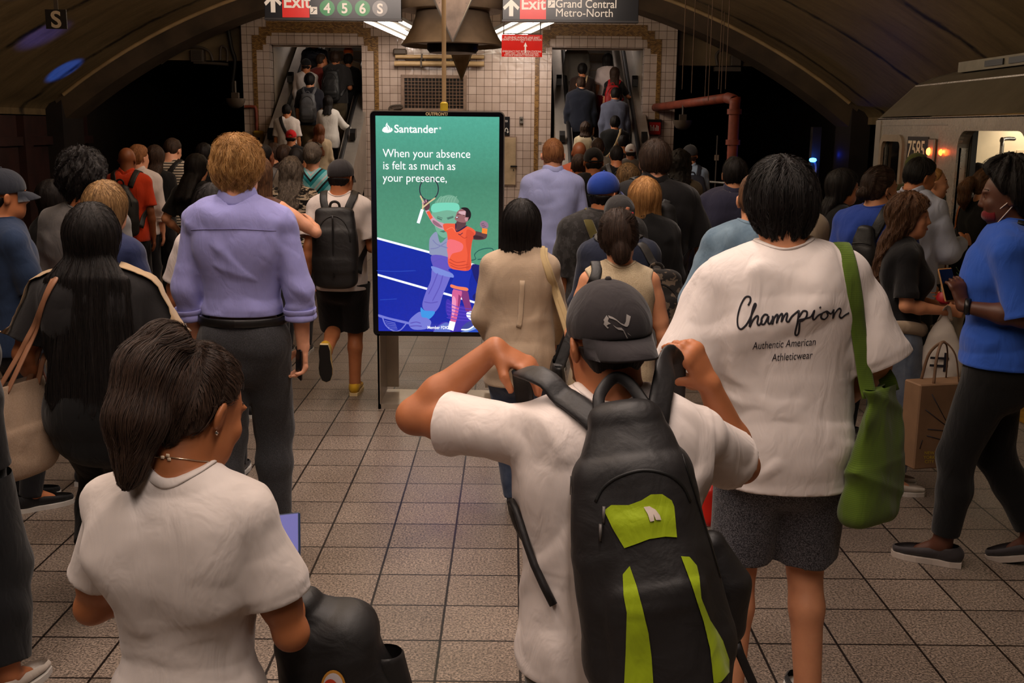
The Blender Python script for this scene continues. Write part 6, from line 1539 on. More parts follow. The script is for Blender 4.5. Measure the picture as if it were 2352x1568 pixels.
def backpack(P, label, col, w=.29, hgt=.44, d=.14, drop=.05, x0=0.0, straps=True, m=None, m2=None, pocket=True, fold=.004, rnd=3.0, group=None, top=.8):
    sc = P.sc; zt = P.up((0, 0, 1.45))[2] * sc - drop; zb = zt - hgt; zm = (zt + zb) / 2
    y1 = min(back_y(P, x0 - .07, zm), back_y(P, x0 + .07, zm), back_y(P, x0, zt - .1)) - .004; yc = y1 - d / 2
    b = Bag(P, 'backpack', label, 'backpack', (x0, yc, zb), group); m = m or nylon(col); m2 = m2 or m
    h = min(max(.0016 * P.Y, .005), .014); r = .05
    def body(g):
        g.loft([(x0, yc, zb + .05), (x0, yc - .008, zb + .14), (x0, yc, zm + .06), (x0, yc + .015, zt - .05)], [w / 2 * .95, w / 2, w / 2 * .97, w / 2 * top], [d / 2 * .95, d / 2 * 1.05, d / 2, d / 2 * .7], (1, 0, 0), 0, n=rnd)
    b.sdf('pack', (x0 - w / 2 - .05, yc - d / 2 - .06, zb - .06), (x0 + w / 2 + .05, y1 + .05, zt + .06), h, body, m, None, fold, int(P.Y * 100)); b.body = bvh_of(*b.VF)
    if pocket:
        b.sdf('pocket', (x0 - w / 2, yc - d - .06, zb - .02), (x0 + w / 2, yc, zm + .06), h, lambda g: g.loft([(x0, yc - d / 2 + .005, zb + .06), (x0, yc - d / 2 - .003, zb + hgt * .24), (x0, yc - d / 2 + .02, zb + hgt * .46)], [w * .36, w * .38, w * .33], [.045, .055, .03], (1, 0, 0), 0, n=3.0), m2, None, .003)
    zy = lambda x, z: (lambda r_: r_[0][1] - .002 if r_[0] is not None else yc - d / 2)(b.body.ray_cast(Vector((x, -2, z)), Vector((0, 1, 0))))
    zp = [(x0 + w * .36 * math.cos(t), 0, zm + .04 + (zt - zm - .09) * math.sin(t)) for t in np.linspace(0, math.pi, 13)]
    v, f = sweep([(x, zy(x, z), z) for x, _, z in zp], .005, .003, (0, -1, 0), 6); b.add('zipper', v, f, M_RUBBER)
    v, f = sweep([(x0 - .035, yc + .02, zt - .02), (x0 - .028, yc + .012, zt + .03), (x0, yc + .01, zt + .045), (x0 + .028, yc + .012, zt + .03), (x0 + .035, yc + .02, zt - .02)], .009, .004, (0, 1, 0), 8); b.add('handle', v, f, m)
    if straps:
        for s in (-1, 1): b.strap('shoulder_strap', shoulder_path(P, s, (x0 + s * .07, y1 - .01, zt - .03), (x0 + s * w * .45, y1 - .01, zb + .07)), .027, .005, None, m2, None, P.bvh)
    b.dims = (x0, yc, zb, zt, w, d, y1); return b

def tote(P, label, s, col, w=.34, hgt=.3, d=.12, ztop=.98, y=-.03, x=None, name='shoulder_bag', cat='bag', m=None, strapm=None, sag=.03, sw=.012, taper=.9, group=None, fold=.006, two=True, shp=.12, ang=0.0):
    """a bag hung from the shoulder on side s"""
    sc = P.sc; x = (s * .30 if x is None else x) * sc; zt = ztop * sc; zb = zt - hgt; m = m or fabric(col); y *= sc
    b = Bag(P, name, label, cat, (x, y, zb), group); sd = np.array([math.sin(ang), math.cos(ang), 0]); nn = np.array([math.cos(ang), -math.sin(ang), 0]); c = np.array([x, y, 0])
    h = min(max(.0016 * P.Y, .005), .014)
    def body(g): g.loft([c + (0, 0, zb + .04), c + (0, 0, zb + hgt * .4), c + (0, 0, zt)], [w / 2 * .94, w / 2, w / 2 * taper], [d / 2, d / 2 * .9, d / 2 * .35], sd, 0, n=2.8); g.cut(c + (0, 0, zt - .002), (0, 0, 1)); 
    b.sdf('bag_body', (x - w / 2 - .08, y - w / 2 - .08, zb - .08), (x + w / 2 + .08, y + w / 2 + .08, zt + .04), h, body, m, None, fold, 3); b.bvh = bvh_of(*b.VF)
    def surf(x_, z_, fr):
        r = P.bvh.ray_cast(Vector((x_, 1.5 * fr, z_)), Vector((0, -fr, 0))); return r[0][1] if r[0] is not None else None
    for q in ((-1, 1) if two else (0,)):
        sx_ = P.up((s * shp, 0, 1.5))[0] * sc + s * q * .006; ends = [c + sd * (w * .22 * k_) + nn * (q * d * .15) + (0, 0, zt - .03) for k_ in (1, -1)]
        if ends[0][1] < ends[1][1]: ends = ends[::-1]
        r = P.bvh.ray_cast(Vector((sx_, -.02 * sc, 2.5)), Vector((0, 0, -1))); zt_ = (r[0][2] if r[0] is not None else 1.47 * sc) + .008
        z1 = zt_ - .035; half = []
        for e, fr in zip(ends, (1, -1)):
            pts = []
            for t in np.linspace(0, 1, 10):
                x_ = e[0] + (sx_ - e[0]) * t; z_ = e[2] + (z1 - e[2]) * t; y_ = e[1] * (1 - t); k_ = surf(x_, z_, fr)
                if k_ is not None: y_ = (max if fr > 0 else min)(y_, k_ + fr * .008)
                pts.append((x_, y_, z_))
            half.append(pts)
        v = half[0] + [(sx_, -.02 * sc, zt_)] + half[1][::-1]; rf = [(s * .3, 1, .1)] * 9 + [(0, .7, .7), (0, 0, 1), (0, -.7, .7)] + [(s * .3, -1, .1)] * 9
        vv, f = sweep(v, sw, .004, rf, 10, power=3, k=4); b.add('strap', vv, f, strapm or m)
    b.c, b.sd, b.nn, b.zt, b.zb = c, sd, nn, zt, zb; return b

def crossbody(P, m, s=1, w=.019):
    """a strap from one shoulder across the back to the other hip, worn as part of the clothing"""
    sc = P.sc; u = lambda q: P.up(q) * sc
    path = [u((s * .10, -.03, 1.53)), u((s * .07, -.14, 1.42)), u((0, -.17, 1.25)), u((-s * .10, -.16, 1.08)), u((-s * .2, -.06, .98))]
    out = []; rf = []
    for p in catmull(path, 6):
        loc, n, i, d = P.bvh.find_nearest(Vector(p)); out.append(np.array(loc) + np.array(n) * .006); rf.append(np.array(n))
    v, f = sweep(out, w, .004, rf, 8, False); mesh('strap', v, f, m, P.top)

def phone(P, hand, label, col=srgb(20, 20, 24), tilt=(0, 0, 0), lit=False, off=(0, 0, 0), up_=None):
    hp, pn, hd, tips = P.hands[hand]; c = (hp + np.array(off)) * P.sc; b = Bag(P, 'phone', label, 'phone', c)
    a = nrm(hd if up_ is None else up_); n_ = nrm(pn - a * (pn @ a)); R = np.column_stack([np.cross(a, n_), a, n_])
    m = MB(); m.box((0, 0, 0), (.072, .148, .009), 0, R, .004); b.add('case', np.array(m.v) + c, m.f, plain('phone_case_%d' % int(col[2] * 999), col, .3), None, False)
    m = MB(); m.box(R @ np.array([0, 0, -.0052]), (.064, .136, .0008), 0, R); b.add('screen', np.array(m.v) + c, m.f, emit('phone_lit', srgb(110, 110, 190), .9) if lit else plain('phone_glass', srgb(8, 8, 10), .08), None, False)
    m = MB(); m.box(R @ np.array([.02, .05, .0052]), (.022, .03, .002), 0, R, .0008); b.add('camera', np.array(m.v) + c, m.f, M_BLACK, None, False); return b

# ---- marks laid on curved things: photo points carried along the sight line on to the surface
def cast(root, bvh, px, py, off=.0018, base=None):
    M = wmat(root).inverted(); o = M @ Vector((0, 0, CAM_H)); d = M.to_3x3() @ Vector(ray(px, py))
    if base is not None: o = o + Vector(base)
    h = bvh.ray_cast(o, d)
    if h[0] is None: return None
    n = h[1] if h[1].dot(d) < 0 else -h[1]
    return np.array(h[0]) + np.array(n) * off, np.array(n)
def stroke(name, root, bvh, pts, wpx, m, parent, base=None, closed=False):
    pts = np.array(pts, float); pts = catmull(pts, 5) if len(pts) > 2 else pts
    q = [cast(root, bvh, *p, base=base) for p in pts]; q = [a for a in q if a is not None]
    if len(q) < 2: return
    dist = np.linalg.norm(q[0][0] - np.array((wmat(root).inverted() @ Vector((0, 0, CAM_H)))) - (0 if base is None else base)); w_ = wpx * dist / F_PX / 2
    v, f = sweep([a[0] for a in q], w_, .0008, [a[1] for a in q], 8, False); return v, f
def strokes(name, root, bvh, lines, wpx, m, parent, base=None):
    V, Fc = [], []
    for l in lines:
        r = stroke(name, root, bvh, l, wpx, m, parent, base)
        if r: k = len(V); V += list(r[0]); Fc += [tuple(i + k for i in f) for f in r[1]]
    if V: return mesh(name, np.array(V) - (0 if base is None else np.array(base)), Fc, m, parent)
def decal(name, root, bvh, poly, m, parent, base=None, cuts=4, off=.002):
    import bmesh
    bm = bmesh.new(); bm.faces.new([bm.verts.new((x, y, 0)) for x, y in poly]).normal_update(); bmesh.ops.triangulate(bm, faces=bm.faces[:])
    for _ in range(cuts): bmesh.ops.subdivide_edges(bm, edges=bm.edges[:], cuts=1, use_grid_fill=True); bmesh.ops.triangulate(bm, faces=bm.faces[:])
    return _drape(name, root, bvh, bm, m, parent, base, off)
def _drape(name, root, bvh, bm, m, parent, base, off):
    import bmesh
    kill = []
    for v in bm.verts:
        q = cast(root, bvh, v.co.x, v.co.y, off, base)
        if q is None: kill.append(v)
        else: v.co = q[0] - (0 if base is None else np.array(base))
    if kill: bmesh.ops.delete(bm, geom=kill, context='VERTS')
    me = bpy.data.meshes.new(name); bm.to_mesh(me); bm.free(); me.materials.append(m); o = bpy.data.objects.new(name, me); COL.objects.link(o); o.parent = parent; return o
def drape_text(s, root, bvh, px, py, hpx, m, parent, base=None, ang=0.0, sx=1.0, shear=0.0, bold=0.0, align='LEFT', sp=1.0):
    import bmesh
    t = text('lettering', s, 1.0, m, None, (0, 0, 0), align=align, bold=bold, ext=0, shear=shear, spacing=sp); bm = bmesh.new(); bm.from_mesh(t.data); bpy.data.objects.remove(t)
    bmesh.ops.triangulate(bm, faces=bm.faces[:]); c, s_ = math.cos(ang), math.sin(ang)
    for v in bm.verts:
        x, y = v.co.x * hpx * 1.4 * sx, v.co.y * hpx * 1.4; v.co = (px + c * x + s_ * y, py + s_ * x * 1 - c * y, 0) if False else (px + c * x - s_ * y, py - s_ * x - c * y, 0)
    return _drape('lettering', root, bvh, bm, m, parent, base, .002)
# ---------------------------------------------------------------- the crowd
SKINS['warm'] = srgb(176, 112, 74); SKINS['amber'] = srgb(166, 104, 64)
c = srgb
WHITE, BLK, NAVY, CREAM = c(226, 214, 208), c(22, 21, 23), c(34, 40, 62), c(200, 182, 158)
T = lambda col, kind='plain', **k: dict(col=col, kind=kind, **k)
B = lambda kind='pants', col=c(28, 27, 30), **k: dict(kind=kind, col=col, **k)

# --- man in front, settling his backpack
p2 = person('man in white tee and backward black cap lifting his backpack straps', 1392, 640, 2.15, skin_='warm', hair=('buzz', 'black'), head=(.32, .10, -.04),
    top=T(WHITE, fit=.022, hem=.87, slen=.70, fold=.007), bottom=B('pants', c(66, 62, 46), fit=.008, waist=.96), hat=dict(col=c(46, 42, 44), turn=math.pi, brim=.078, drop=.012, tilt=-.12), wide=1.12,
    arms=(((-.86, .42, .02), (.75, .02, .66), (.85, -.15, -.42), (.1, -.9, -.3), .75), ((.46, .62, -.40), (-.40, -.25, .86), (-.5, -.1, .85), (-.7, -.6, .1), 1.05)), h=.0052)
cat_ = lambda l: [(1360 + x * .1116, 700 + y * .1116) for x, y in l]
for l in ([(300, 215), (345, 280), (325, 340), (390, 390), (340, 400), (300, 430), (345, 470), (320, 485), (240, 400), (255, 350), (238, 310)], [(330, 215), (430, 255), (500, 300), (590, 375), (660, 405), (690, 340), (705, 195), (790, 240), (750, 410), (720, 450), (690, 450), (600, 405), (500, 325), (430, 295), (350, 270)],
          [(425, 405), (500, 460), (600, 470), (650, 520), (700, 620), (780, 750), (710, 700), (690, 640), (640, 530), (600, 520), (540, 510), (480, 465)], [(720, 565), (805, 640), (740, 600)]):
    decal('cat_emblem', p2.root, p2.capbvh, cat_(l), plain('emblem_silver', c(150, 144, 140), .4), p2.cap, None, 2, .0015)
# his backpack
sc = p2.sc; b = None
NB = nylon(c(30, 28, 29)); LIME = fabric(c(156, 178, 22), 'plain', None, 3, .6)
tp, bt = pxl(p2.root, 1440, 985, 1.97), pxl(p2.root, 1500, 1545, 1.93)
ax_ = nrm(bt - tp); yb = -.145 * sc
bag = Bag(p2, 'backpack', 'large black backpack with lime green panels on the man in the backward cap', 'backpack', bt)
u = np.array([1, 0, 0]) - ax_ * ax_[0]; u = nrm(u); nb = nrm(np.cross(u, ax_)); nb = nb if nb[1] < 0 else -nb
Lb = np.linalg.norm(bt - tp)
def pc_(t, x=0, o=0): return tp + ax_ * (Lb * t) + u * x + nb * o
def body(g):
    g.loft([pc_(-.02, 0, .0), pc_(.2, 0, .02), pc_(.5, 0, .03), pc_(.85, .01, .03), pc_(1.05, .015, .02)], [.075, .118, .135, .150, .135], [.05, .078, .09, .095, .08], u, 0, n=2.7)
    g.loft([pc_(.36, .01, .075), pc_(.6, .01, .10), pc_(.95, .015, .10)], [.075, .098, .11], [.045, .055, .055], u, .01, n=2.8)
bag.sdf('pack', np.minimum(tp, bt) - .24, np.maximum(tp, bt) + .24, .0055, body, NB, None, .004, 4); bag.bv = bvh_of(*bag.VF)
V = bag.VF
par = bag.root.children[0] if bag.root.children else bag.root
def bdec(name, poly, m, cuts=4, off=.003):
    return decal(name, p2.root, bag.bv, poly, m, par, base=None, cuts=cuts, off=off)
def onbag(o):
    for v in o.data.vertices: v.co -= Vector(bag.b)
    o.parent = bag.root; return o
def NF(x, y): return (1060 + x * .3622, 1000 + y * .3622)
onbag(bdec('lime_panel', [NF(*q) for q in ((905, 475), (950, 440), (1060, 440), (1140, 410), (1200, 372), (1270, 370), (1330, 410), (1345, 450), (1362, 645), (1290, 640), (1190, 655), (1110, 685), (1035, 712), (960, 585))], LIME))
onbag(bdec('lime_panel', [NF(*q) for q in ((1025, 880), (1068, 825), (1110, 950), (1150, 1100), (1185, 1250), (1205, 1400), (1216, 1568), (1035, 1568), (1045, 1300), (1050, 1120), (1030, 1010))], LIME))
onbag(bdec('lime_panel', [NF(*q) for q in ((1388, 765), (1440, 770), (1485, 825), (1502, 900), (1515, 1030), (1570, 1170), (1650, 1300), (1690, 1420), (1690, 1500), (1640, 1560), (1595, 1568), (1570, 1350), (1530, 1180), (1460, 960))], LIME))
onbag(bdec('white_mark', [NF(*q) for q in ((1155, 455), (1190, 450), (1225, 470), (1252, 505), (1262, 535), (1230, 535), (1215, 500), (1220, 540), (1195, 545), (1180, 500))], plain('mark_white', c(206, 190, 178), .5), 2, .006))
for k in range(3): onbag(strokes('white_mark', p2.root, bag.bv, [[NF(1010 + i * 22, 490 + k * 26), NF(1024 + i * 22, 487 + k * 26)] for i in range(6)], 5, plain('mark_faint', c(186, 190, 110), .6), par))
dk = plain('zip_dark', c(12, 12, 12), .5)
for l in ([(850, 420), (900, 330), (1000, 260), (1150, 220), (1300, 245), (1400, 320), (1450, 420)], [(700, 200), (690, 500), (660, 900)], [(1400, 120), (1520, 500), (1640, 900)]):
    onbag(strokes('zipper', p2.root, bag.bv, [[NF(*q) for q in l]], 7, dk, par))
m = MB(); 
for k, (x, y) in enumerate(((885, 560), (905, 450))):
    r_ = cast(p2.root, bag.bv, *NF(x, y), off=.004)
    if r_: onbag(mesh('zip_pull', *sweep([r_[0], r_[0] + (0, -.004, -.03)], .006, .003, None, 8, False), plain('pull_grey', c(90, 86, 84), .4), bag.root))
q1 = lambda px, py, Y: pxl(p2.root, px, py, Y)
U = lambda p: p2.up(p) * sc
bag.strap('shoulder_strap', [q1(1385, 985, 2.0), q1(1330, 930, 2.03), q1(1270, 880, 2.07), q1(1215, 855, 2.13), q1(1200, 880, 2.26), U((-.16, .14, 1.25)), U((-.17, .10, 1.10)), q1(1165, 1150, 2.1), q1(1270, 1390, 2.0)], [.024, .026, .026, .025, .024, .02, .009, .008, .008], .007, None, NB, None, p2.bvh, .008)
pts = [q1(1508, 985, 1.99), q1(1515, 930, 2.01), q1(1526, 870, 2.06), q1(1532, 832, 2.12), q1(1540, 820, 2.18), q1(1552, 860, 2.23), U((.17, .16, 1.30)), U((.19, .10, 1.12)), q1(1620, 1250, 2.05), q1(1700, 1500, 2.0)]
v, f = sweep(pts, [.024, .025, .026, .026, .026, .024, .02, .011, .009, .009], .006, [nb + u * .2] * len(pts), 10, power=3); bag.add('shoulder_strap', v, f, NB)
v, f = sweep([q1(1375, 945, 1.98), q1(1378, 905, 2.0), q1(1410, 868, 2.03), q1(1445, 880, 2.02), q1(1490, 940, 1.98)], .012, .004, nb, 8); bag.add('handle', v, f, NB)
v, f = sweep([q1(1690, 1480, 1.95), q1(1730, 1570, 1.95), q1(1745, 1600, 1.95)], .009, .003, nb, 8); bag.add('loose_strap', v, f, NB)
bag.sdf('side_pocket', q1(1650, 1330, 1.98) - .14, q1(1650, 1330, 1.98) + .14, .006, lambda g: g.loft([q1(1635, 1250, 2.0), q1(1668, 1340, 2.0), q1(1660, 1430, 2.0)], [.03, .055, .05], [.03, .05, .045], u, 0), NB, None, .004)

# --- woman in front at the left, bent over her phone
p1 = person('woman in grey-white tee with dark ponytail bent over her phone, nearest the camera', 480, 790, 1.93, sex='f', skin_='amber', yaw=-.14, hair=('ponytail', 'dark', dict(len=.24, base=(0, -.085, .09), pts=[np.array((0, -.085, .09)), np.array((0, -.12, .105)), np.array((0, -.15, .05)), np.array((0, -.145, -.05)), np.array((0, -.125, -.17))], r=[.03, .046, .052, .05, .018], sr=.0005, sl=.13, off=.004)), head=(-.46, .42, -.08),
    top=T(c(206, 196, 190), hem=.98, fit=.022, slen=.66, fold=.006, neckz=-.03), bottom=B('jeans', c(40, 38, 42), waist=.99), arms=(((-.36, .16, -1), (.6, .75, .02), (.7, .7, .1), (-.1, .2, 1), .8), ((.30, .04, -1), (-.45, .85, .16), (-.4, .85, .2), (-.3, -.1, 1), .8)), strandN=3500, lean=.04, h=.005, face=True)
Mh = p1.Mh; W1 = lambda q: (p1.hc + Mh @ np.array(q)) * p1.sc
m = MB(); m.lathe([(.0005, -.004), (.004, 0), (.0005, .004)], W1((.083, -.012, -.042)), 10); mesh('earring', m.v, m.f, plain('earring_silver', c(220, 214, 205), .15, .9), bpy.data.objects[p1.root.children[0].name] if p1.root.children else p1.root)
nk = [p1.up((math.sin(t) * .060, -.02 - math.cos(t) * .058, 1.545 - .03 * (1 - math.cos(t)) / 2 * 1.6)) * p1.sc for t in np.linspace(-2.2, 2.2, 15)]
bb = bvh_of(*p1.bodyVF); nk = [np.array(bb.find_nearest(Vector(q))[0]) + np.array(bb.find_nearest(Vector(q))[1]) * .001 for q in nk]
v, f = sweep(nk, .0012, .0012, None, 6); o = mesh('necklace', v, f, plain('chain_silver', c(226, 200, 170), .2, .9), p1.root)
m = MB(); [m.box(nk[7] + (dx, -.002, dz), (.007, .002, .006), bev=.001) for dx, dz in ((-.006, 0), (.004, .004), (.006, -.003))]; mesh('charm', m.v, m.f, plain('charm_pearl', c(250, 226, 196), .2), o)
q = pxl(p1.root, 650, 1248, 2.2); b = Bag(p1, 'phone', 'phone with lit screen in blue case held by the front woman', 'phone', q); R = np.column_stack([nrm((.75, .25, .05)), nrm((-.25, .75, .62)), np.cross(nrm((.75, .25, .05)), nrm((-.25, .75, .62)))])
m = MB(); m.box(q, (.076, .150, .010), 0, R, .004); b.add('case', m.v, m.f, plain('case_blue', c(34, 50, 78), .35), None, False); m = MB(); m.box(q + R[:, 2] * .0056, (.066, .138, .001), 0, R); b.add('screen', m.v, m.f, emit('phone_screen', c(96, 96, 170), .9), None, False)
# black rucksack hanging at her right arm
q = pxl(p1.root, 780, 1560, 1.95); b = Bag(p1, 'backpack', 'black rucksack with round rainbow patch hanging beside the front woman', 'backpack', q)
tl = lambda px, py, Y=1.95: pxl(p1.root, px, py, Y)
sdv = nrm(tl(900, 1500) - tl(650, 1500)); M1 = wmat(p1.root)
def rb(g):
    g.loft([tl(700, 1400), tl(755, 1475), tl(785, 1600), tl(790, 1760)], [.045, .105, .125, .125], [.05, .08, .095, .095], sdv, 0, n=2.6)
b.sdf('pack', q - .36, q + .36, .0065, rb, nylon(c(22, 20, 20)), None, .006, 8); pb = bvh_of(*b.VF)
b.sdf('side_pocket', tl(895, 1600) - .16, tl(895, 1600) + .16, .006, lambda g: (g.loft([tl(885, 1495), tl(905, 1600), tl(905, 1700)], [.036, .045, .045], [.036, .045, .045], sdv, 0), g.cut(tl(885, 1494), (0, 0, 1), None, True)), nylon(c(26, 24, 24)), None, .003)
rc = lambda px, py: cast(p1.root, pb, px, py)
def ring_(name, x, y, rx, ry, m_, off, r0=0): 
    o = decal(name, p1.root, pb, [(x + rx * math.cos(t), y + ry * math.sin(t)) for t in np.linspace(0, 2 * math.pi, 24, endpoint=False)], m_, b.root, None, 2, off)
    for vv in o.data.vertices: vv.co -= Vector(b.b)
ring_('patch', 766, 1575, 28, 38, plain('patch_gold', c(200, 140, 50), .6), .003); ring_('patch', 766, 1575, 23, 32, plain('patch_white', c(210, 200, 200), .6), .0045); ring_('patch', 760, 1582, 18, 26, plain('patch_red', c(200, 60, 30), .6), .006); ring_('patch', 770, 1585, 12, 18, plain('patch_blue', c(30, 90, 160), .6), .0075)
v, f = sweep([tl(652, 1440, 2.0), tl(672, 1385, 1.98), tl(690, 1375, 1.96), tl(715, 1400, 1.95), tl(728, 1440, 1.94)], .02, .006, sdv, 8); b.add('handle', v, f, nylon(c(18, 17, 17)))
v, f = sweep([tl(688, 1398, 1.93), tl(702, 1392, 1.93)], .007, .004, None, 6, False); b.add('tab', v, f, plain('tab_orange', c(214, 96, 30), .5))

# --- young man in the big white tee
p3 = person('man with thick black hair in oversized white tee with black script lettering', 1795, 362, 3.3, skin_='light', yaw=-.06, hair=('bowl', 'black', dict(sl=.12, sr=.0007, lift=.009, off=.004, napez=-.105, t=.022)), head=(-.05, .06, 0), strandN=4500,
    top=T(c(232, 222, 218), fit=.046, hem=.79, slen=.95, srad=.058, flare=.034, fold=.010), bottom=B('shorts', c(44, 44, 50), fab='heather', col2=c(112, 112, 120), end=.52, fit=.024), stance=((-.125, .0, 0, 0), (.125, .02, 0, 0)), arms=(((-.36, .0, -1), (.35, .8, -.35), (.5, .7, -.5), (.3, .3, 1), 1.2), ((.44, -.02, -1), (-.35, .55, -.7), (-.3, .6, -.7), (-.2, .6, .5), .7)), socks=c(204, 150, 40), wide=1.02, h=.0062, side=-.07)
INK = plain('ink_black', c(26, 24, 34), .6)
ch = lambda l: [(1580 + x / 2.0635, 340 + y / 2.0635) for x, y in l]
strokes('lettering', p3.root, p3.bvh, [ch(l) for l in (
 [(286, 745), (297, 722), (292, 704), (272, 708), (250, 748), (237, 800), (238, 842), (252, 857), (272, 842), (290, 815), (308, 775), (322, 745), (316, 738), (304, 775), (292, 845), (306, 818), (324, 796), (333, 800), (329, 828), (338, 838), (352, 815)],
 [(380, 792), (364, 788), (349, 808), (350, 832), (364, 830), (382, 795), (379, 822), (388, 832), (402, 808)], [(402, 794), (400, 834), (408, 806), (422, 788), (425, 800), (420, 828), (430, 802), (444, 784), (448, 794), (443, 822), (454, 798), (468, 782), (471, 792), (466, 814), (476, 822), (494, 796), (527, 768)],
 [(527, 768), (519, 825), (508, 872), (514, 886), (525, 872), (529, 822)], [(526, 800), (546, 772), (564, 776), (560, 800), (540, 818), (524, 814), (560, 806), (584, 796), (599, 768), (591, 800), (598, 812), (616, 792), (636, 782)], [(624, 752), (628, 757)],
 [(656, 772), (636, 782), (630, 802), (646, 810), (662, 792), (656, 772), (676, 784), (690, 764)], [(690, 764), (686, 806), (696, 780), (714, 760), (724, 768), (716, 794), (726, 804), (742, 792), (762, 780)])], 4.2, INK, p3.top)
drape_text('Authentic American', p3.root, p3.bvh, 1728, 802, 17.5, INK, p3.top, ang=.07, sx=.73, shear=.28, sp=1.0); drape_text('Athleticwear', p3.root, p3.bvh, 1772, 829, 17.5, INK, p3.top, ang=.07, sx=.73, shear=.28)
b = tote(p3, 'green corduroy tote on the shoulder of the man in the lettered white tee', 1, c(88, 112, 34), w=.30, hgt=.42, d=.12, ztop=1.12, x=.25, y=-.10, shp=.165, name='tote_bag', m=fabric(c(88, 112, 34), 'cord', None, 1), sw=.026, sag=.04, taper=.62, two=False, fold=.012, ang=.75)
# red carrier under his left hand
q = pxl(p3.root, 1640, 1145, 3.42); b = Bag(p3, 'carrier_bag', 'bright red carrier bag hanging from the hand of the man in the lettered white tee', 'bag', q - (0, 0, .06))
b.sdf('bag_body', q - .2, q + .2, .008, lambda g: g.loft([q + (0, 0, -.05), q + (0, 0, .02), q + (0, 0, .075)], [.06, .055, .035], [.045, .04, .02], (1, .3, 0), 0, n=2.8), plain('red_plastic', c(206, 34, 20), .35, var=.2), None, .004)
hp = p3.hands[0][0] * p3.sc; v, f = sweep([q + (0, 0, .06), q * .5 + hp * .5 + (.012, 0, 0), hp], .012, .003, None, 8); b.add('handle', v, f, plain('red_plastic', c(206, 34, 20), .35))

# --- tall man in the lavender shirt
p4 = person('tall man with curly blond hair in lavender shirt and charcoal trousers', 545, 308, 4.75, skin_='fair', hair=('curly', 'blond', dict(sl=.11, sr=.0006, off=.005, lift=.012, wave=.005, wf=28, t=.018, relief=.007, whorl=(-.005, -.05, .13))), strandN=5000, head=(0, .05, 0),
    top=T(c(152, 152, 212), sleeve='roll', slen=.5, hem=1.028, fit=.026, hang=.3, collar='shirt', fold=.009), bottom=B('pants', c(46, 46, 48), fab='heather', col2=c(62, 62, 66), waist=1.024, belt=True, fit=.022), arms=(((-.2, -.04, -1), (.10, .22, -1), (.1, .3, -1), (.3, 1, 0), .5), ((.25, -.04, -1), (.03, .10, -1), (-.05, .12, -1), (-.5, .9, 0), .9)), stance=((-.09, -.12, 0, 0), (.09, .10, 0, 0)))
phone(p4, 1, 'dark phone in the hand of the man in lavender shirt')
v, f = sweep([(x, back_y(p4, x, (1.395 - .25 * x * x) * p4.sc) - .001, (1.395 - .25 * x * x) * p4.sc) for x in np.linspace(-.185, .185, 21)], .0015, .002, (0, -1, 0), 6); mesh('yoke_seam', v, f, fabric(c(120, 116, 164)), p4.top)

# --- man with yellow shoes
p5 = person('man in dark cap, white tee and black shorts stepping in yellow shoes', 783, 362, 7.55, skin_='tan', hair=('short', 'black'), head=(-.35, .08, 0), hat=dict(col=c(50, 48, 50), brim=.07), top=T(WHITE, hem=.82, fit=.035, slen=.8, flare=.025), bottom=B('shorts', BLK, end=.50, fit=.03), shoes=dict(col=c(206, 160, 34), sole=c(214, 190, 140)), stance='kick', arms=('back', ((.22, -.12, -1), (-.1, .9, .5), (-.3, .9, .3), (-.3, .2, 1), .7)), h=.0085)
bp = backpack(p5, 'slim black backpack worn by the man with yellow shoes', c(26, 25, 26), w=.32, hgt=.52, d=.17, drop=.02, pocket=False, rnd=3.4, top=.86)
v, f = sweep([(0, back_y(p5, 0, 1.1) - .19, bp.dims[3] - .04), (0, bp.dims[1] - bp.dims[5] * .53, bp.dims[2] + .28), (0, bp.dims[1] - bp.dims[5] * .53, bp.dims[2] + .06)], .006, .003, (0, -1, 0), 8); bp.add('zipper', v, f, M_RUBBER)

# --- woman at the left with waist-long hair
p6 = person('woman with waist-long black hair, cream and black tee, tan handbag', 208, 470, 4.0, sex='f', yaw=.1, skin_='warm', wide=1.30, hair=('long', 'black', dict(len=.66, w=.165, t=.028, back=.02, taper=1.0, sr=.0006, sl=.3)), strandN=2500, top=T(c(34, 32, 33), hem=.96, fit=.03, slen=.75, flare=.02), bottom=B('pants', c(14, 14, 15), fit=.03, end=.16, hemr=.06), shoes=dict(kind='boot', col=c(18, 17, 18), sole=c(20, 20, 20)), stance='heelL', arms=(((-.42, -.1, -1), (.15, .5, -.8), (0, .5, -.8), (.3, .6, .4), .6), ((.40, -.05, -1), (-.05, .7, -.6), (-.1, .8, -.4), (-.3, .2, 1), .7)), head=(-.1, 0, 0))
for s in (-1, 1):
    A_ = p6.A[0 if s < 0 else 1]; pts = [p6.up((s * .10, -.03, 1.50)) * p6.sc, (A_['S'] + (s * .02, 0, .06)) * p6.sc, (A_['S'] + A_['u'] * .1 + (s * .07, 0, 0)) * p6.sc, (A_['S'] + A_['u'] * .21 + (s * .055, -.02, .02)) * p6.sc]
    out = []; rf = []
    for p in catmull(pts, 6): loc, n, i, d = p6.bvh.find_nearest(Vector(p)); out.append(np.array(loc) + np.array(n) * .002); rf.append(np.array(n))
    v, f = sweep(out, .05, .0025, rf, 8, False); mesh('sleeve_stripe', v, f, fabric(c(176, 150, 118)), p6.top)
b = tote(p6, 'tan leather handbag hanging from the shoulder of the long-haired woman', -1, c(168, 146, 126), w=.34, hgt=.34, d=.15, ztop=1.07, x=-.30, y=-.12, name='handbag', m=fabric(c(176, 152, 130), 'heather', c(160, 136, 114)), strapm=plain('tan_leather', c(150, 104, 76), .45), sw=.010, fold=.003, ang=.45, taper=.75)

